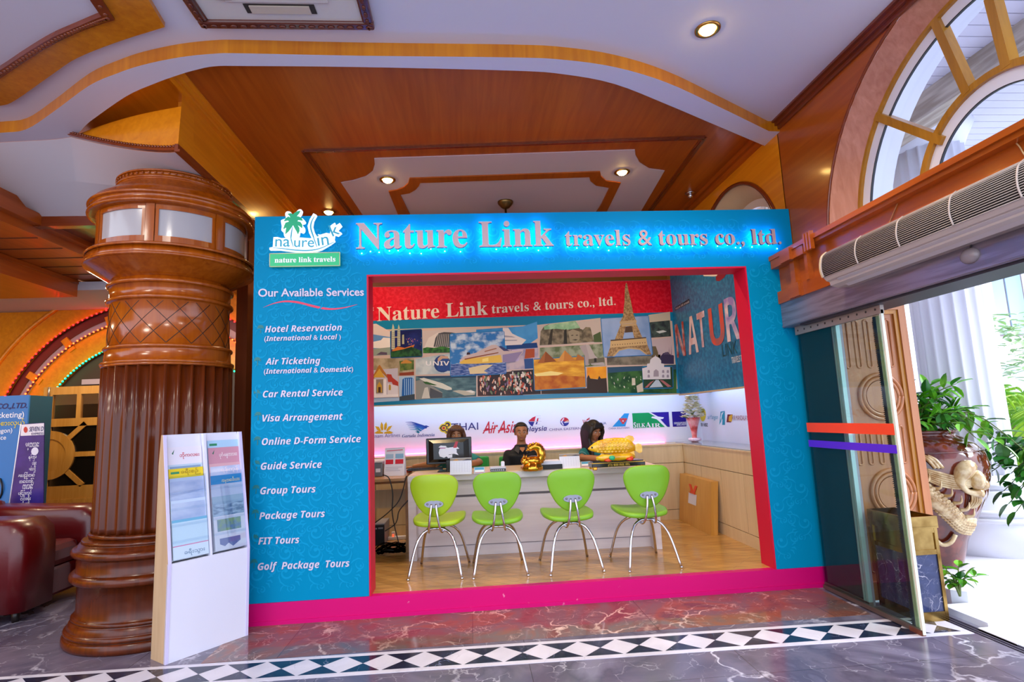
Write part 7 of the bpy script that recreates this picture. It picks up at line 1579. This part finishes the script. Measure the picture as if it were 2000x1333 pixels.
    b = MB(); b.tube([h(-.022, -.076, -.058), h(-.008, -.083, -.054), h(0, -.083, -.056), h(.008, -.083, -.054), h(.022, -.076, -.058)], [.002, .005, .0045, .005, .002], 8); b.tube([h(-.018, -.077, -.062), h(0, -.083, -.065), h(.018, -.077, -.062)], [.002, .0055, .002], 8); b.build('lips', M('#8a4a40', .4), r)
    # hair
    HM = mix_noise('hair_'+hairc.lstrip('#'), hairc, '#170e0c' if hair != 'brown' else '#5a3018', 30, rough=.5, stretch=(3, 3, .4)); b = MB()
    def cap(front, low, g=1.0):
        rings = []
        for i in range(11):
            th_ = PI*.5*i/10*1.28; ring = []
            for k in range(28):
                a = 2*PI*k/28; fy = math.sin(a)     # +1 = back of the head
                lim = th_ if fy > -.2 else min(th_, front)
                if fy > -.2: lim = min(th_, low)
                ring.append(h(.084*g*math.sin(lim)*math.cos(a), .016+.100*g*math.sin(lim)*math.sin(a), .026+.092*g*math.cos(lim)))
            rings.append(ring)
        b.loft(rings)
    if hair == 'short': cap(1.0, 1.85, 1.05); [b.ball(h(s*.076, .02, .018), .010, .04, .035, 8, 6, RH) for s in (-1, 1)]
    else:
        cap(.80, 2.0, 1.04)
        # fringe and long side locks
        for k in range(9):
            x = -.066+k*.0165; b.tube([h(x*.6, -.045, .108), h(x, -.082, .072), h(x*1.15, -.088+abs(x)*.35, .052-.55*abs(x))], [.014, .011, .004], 8)
        for s in (-1, 1):
            for k in range(6):
                yy = -.055+.03*k; L = .26 if hair == 'long' else .15
                b.tube([h(s*.070, yy*.7, .075), h(s*.088, yy, .0), h(s*.088, yy+.005, -.08), H+RY @ Vector((s*.085, yy-.01, -.10-L*.55)), H+RY @ Vector((s*.080, yy-.015, -.10-L))], [.02, .024, .022, .02, .008], 8)
        for k in range(6): x = -.06+k*.024; L = .26 if hair == 'long' else .15; b.tube([h(x, .095, .06), h(x*1.1, .115, -.04), H+RY @ Vector((x*1.1, .12, -.1-L*.5)), H+RY @ Vector((x, .115, -.1-L))], [.024, .028, .026, .01], 8)
    b.build('hair', HM, r, rm=.008)
    return r
VZ = lambda x, y, z: Vector((x, y, z))
Hm = PY(1018, 845, 6.26); Hw = PY(891, 851, 6.12); Hr = PY(1160, 841, 6.16)
office_chair(Hm.x-.03, 6.31, .05, 'green office chair behind the man in the black shirt', .97)
office_chair(Hw.x+.10, 6.30, -.25, 'green office chair showing to the right of the black monitor', .985)
office_chair(Hr.x+.02, 6.31, .1, 'green office chair hidden behind the woman in the teal shirt', .90)
person(Hm, 0, .03, 'short-haired man in a black open-collared shirt seated at the centre of the desk', '#a06a46', M('#0b0b10', .75, bump=(80, .2)), '#1a1a20', '#0b090a', 'short',
       [VZ(Hm.x-.12, 6.06, .82), VZ(Hm.x+.12, 6.06, .82)], [VZ(Hm.x-.20, 6.29, .80), VZ(Hm.x+.20, 6.29, .80)])
hw_ = MOU+Vector((.03, .10, .045))
person(Hw, .05, .05, 'woman with brown fringed hair looking over the top of the black monitor', '#a8744e', M('#1f8a8c', .7), '#20202a', '#3c1c10', 'brown',
       [hw_, VZ(Hw.x+.10, 5.86, .955)], [VZ(Hw.x-.22, 6.02, .965), VZ(Hw.x+.24, 6.08, .95)], sw=.128, open_neck=False)
person(Hr, .42, .42, 'woman with long black hair in a teal shirt looking down beside the golden fish', '#a06a48', M('#0c6a6c', .7, bump=(80, .1)), '#20202a', '#0d0808', 'long',
       [VZ(Hr.x+.02, 5.90, .945), VZ(Hr.x+.25, 5.92, .945)], [VZ(Hr.x-.17, 6.06, .945), VZ(Hr.x+.30, 6.12, .95)], sw=.128, trim='#d8d8e0', open_neck=False)
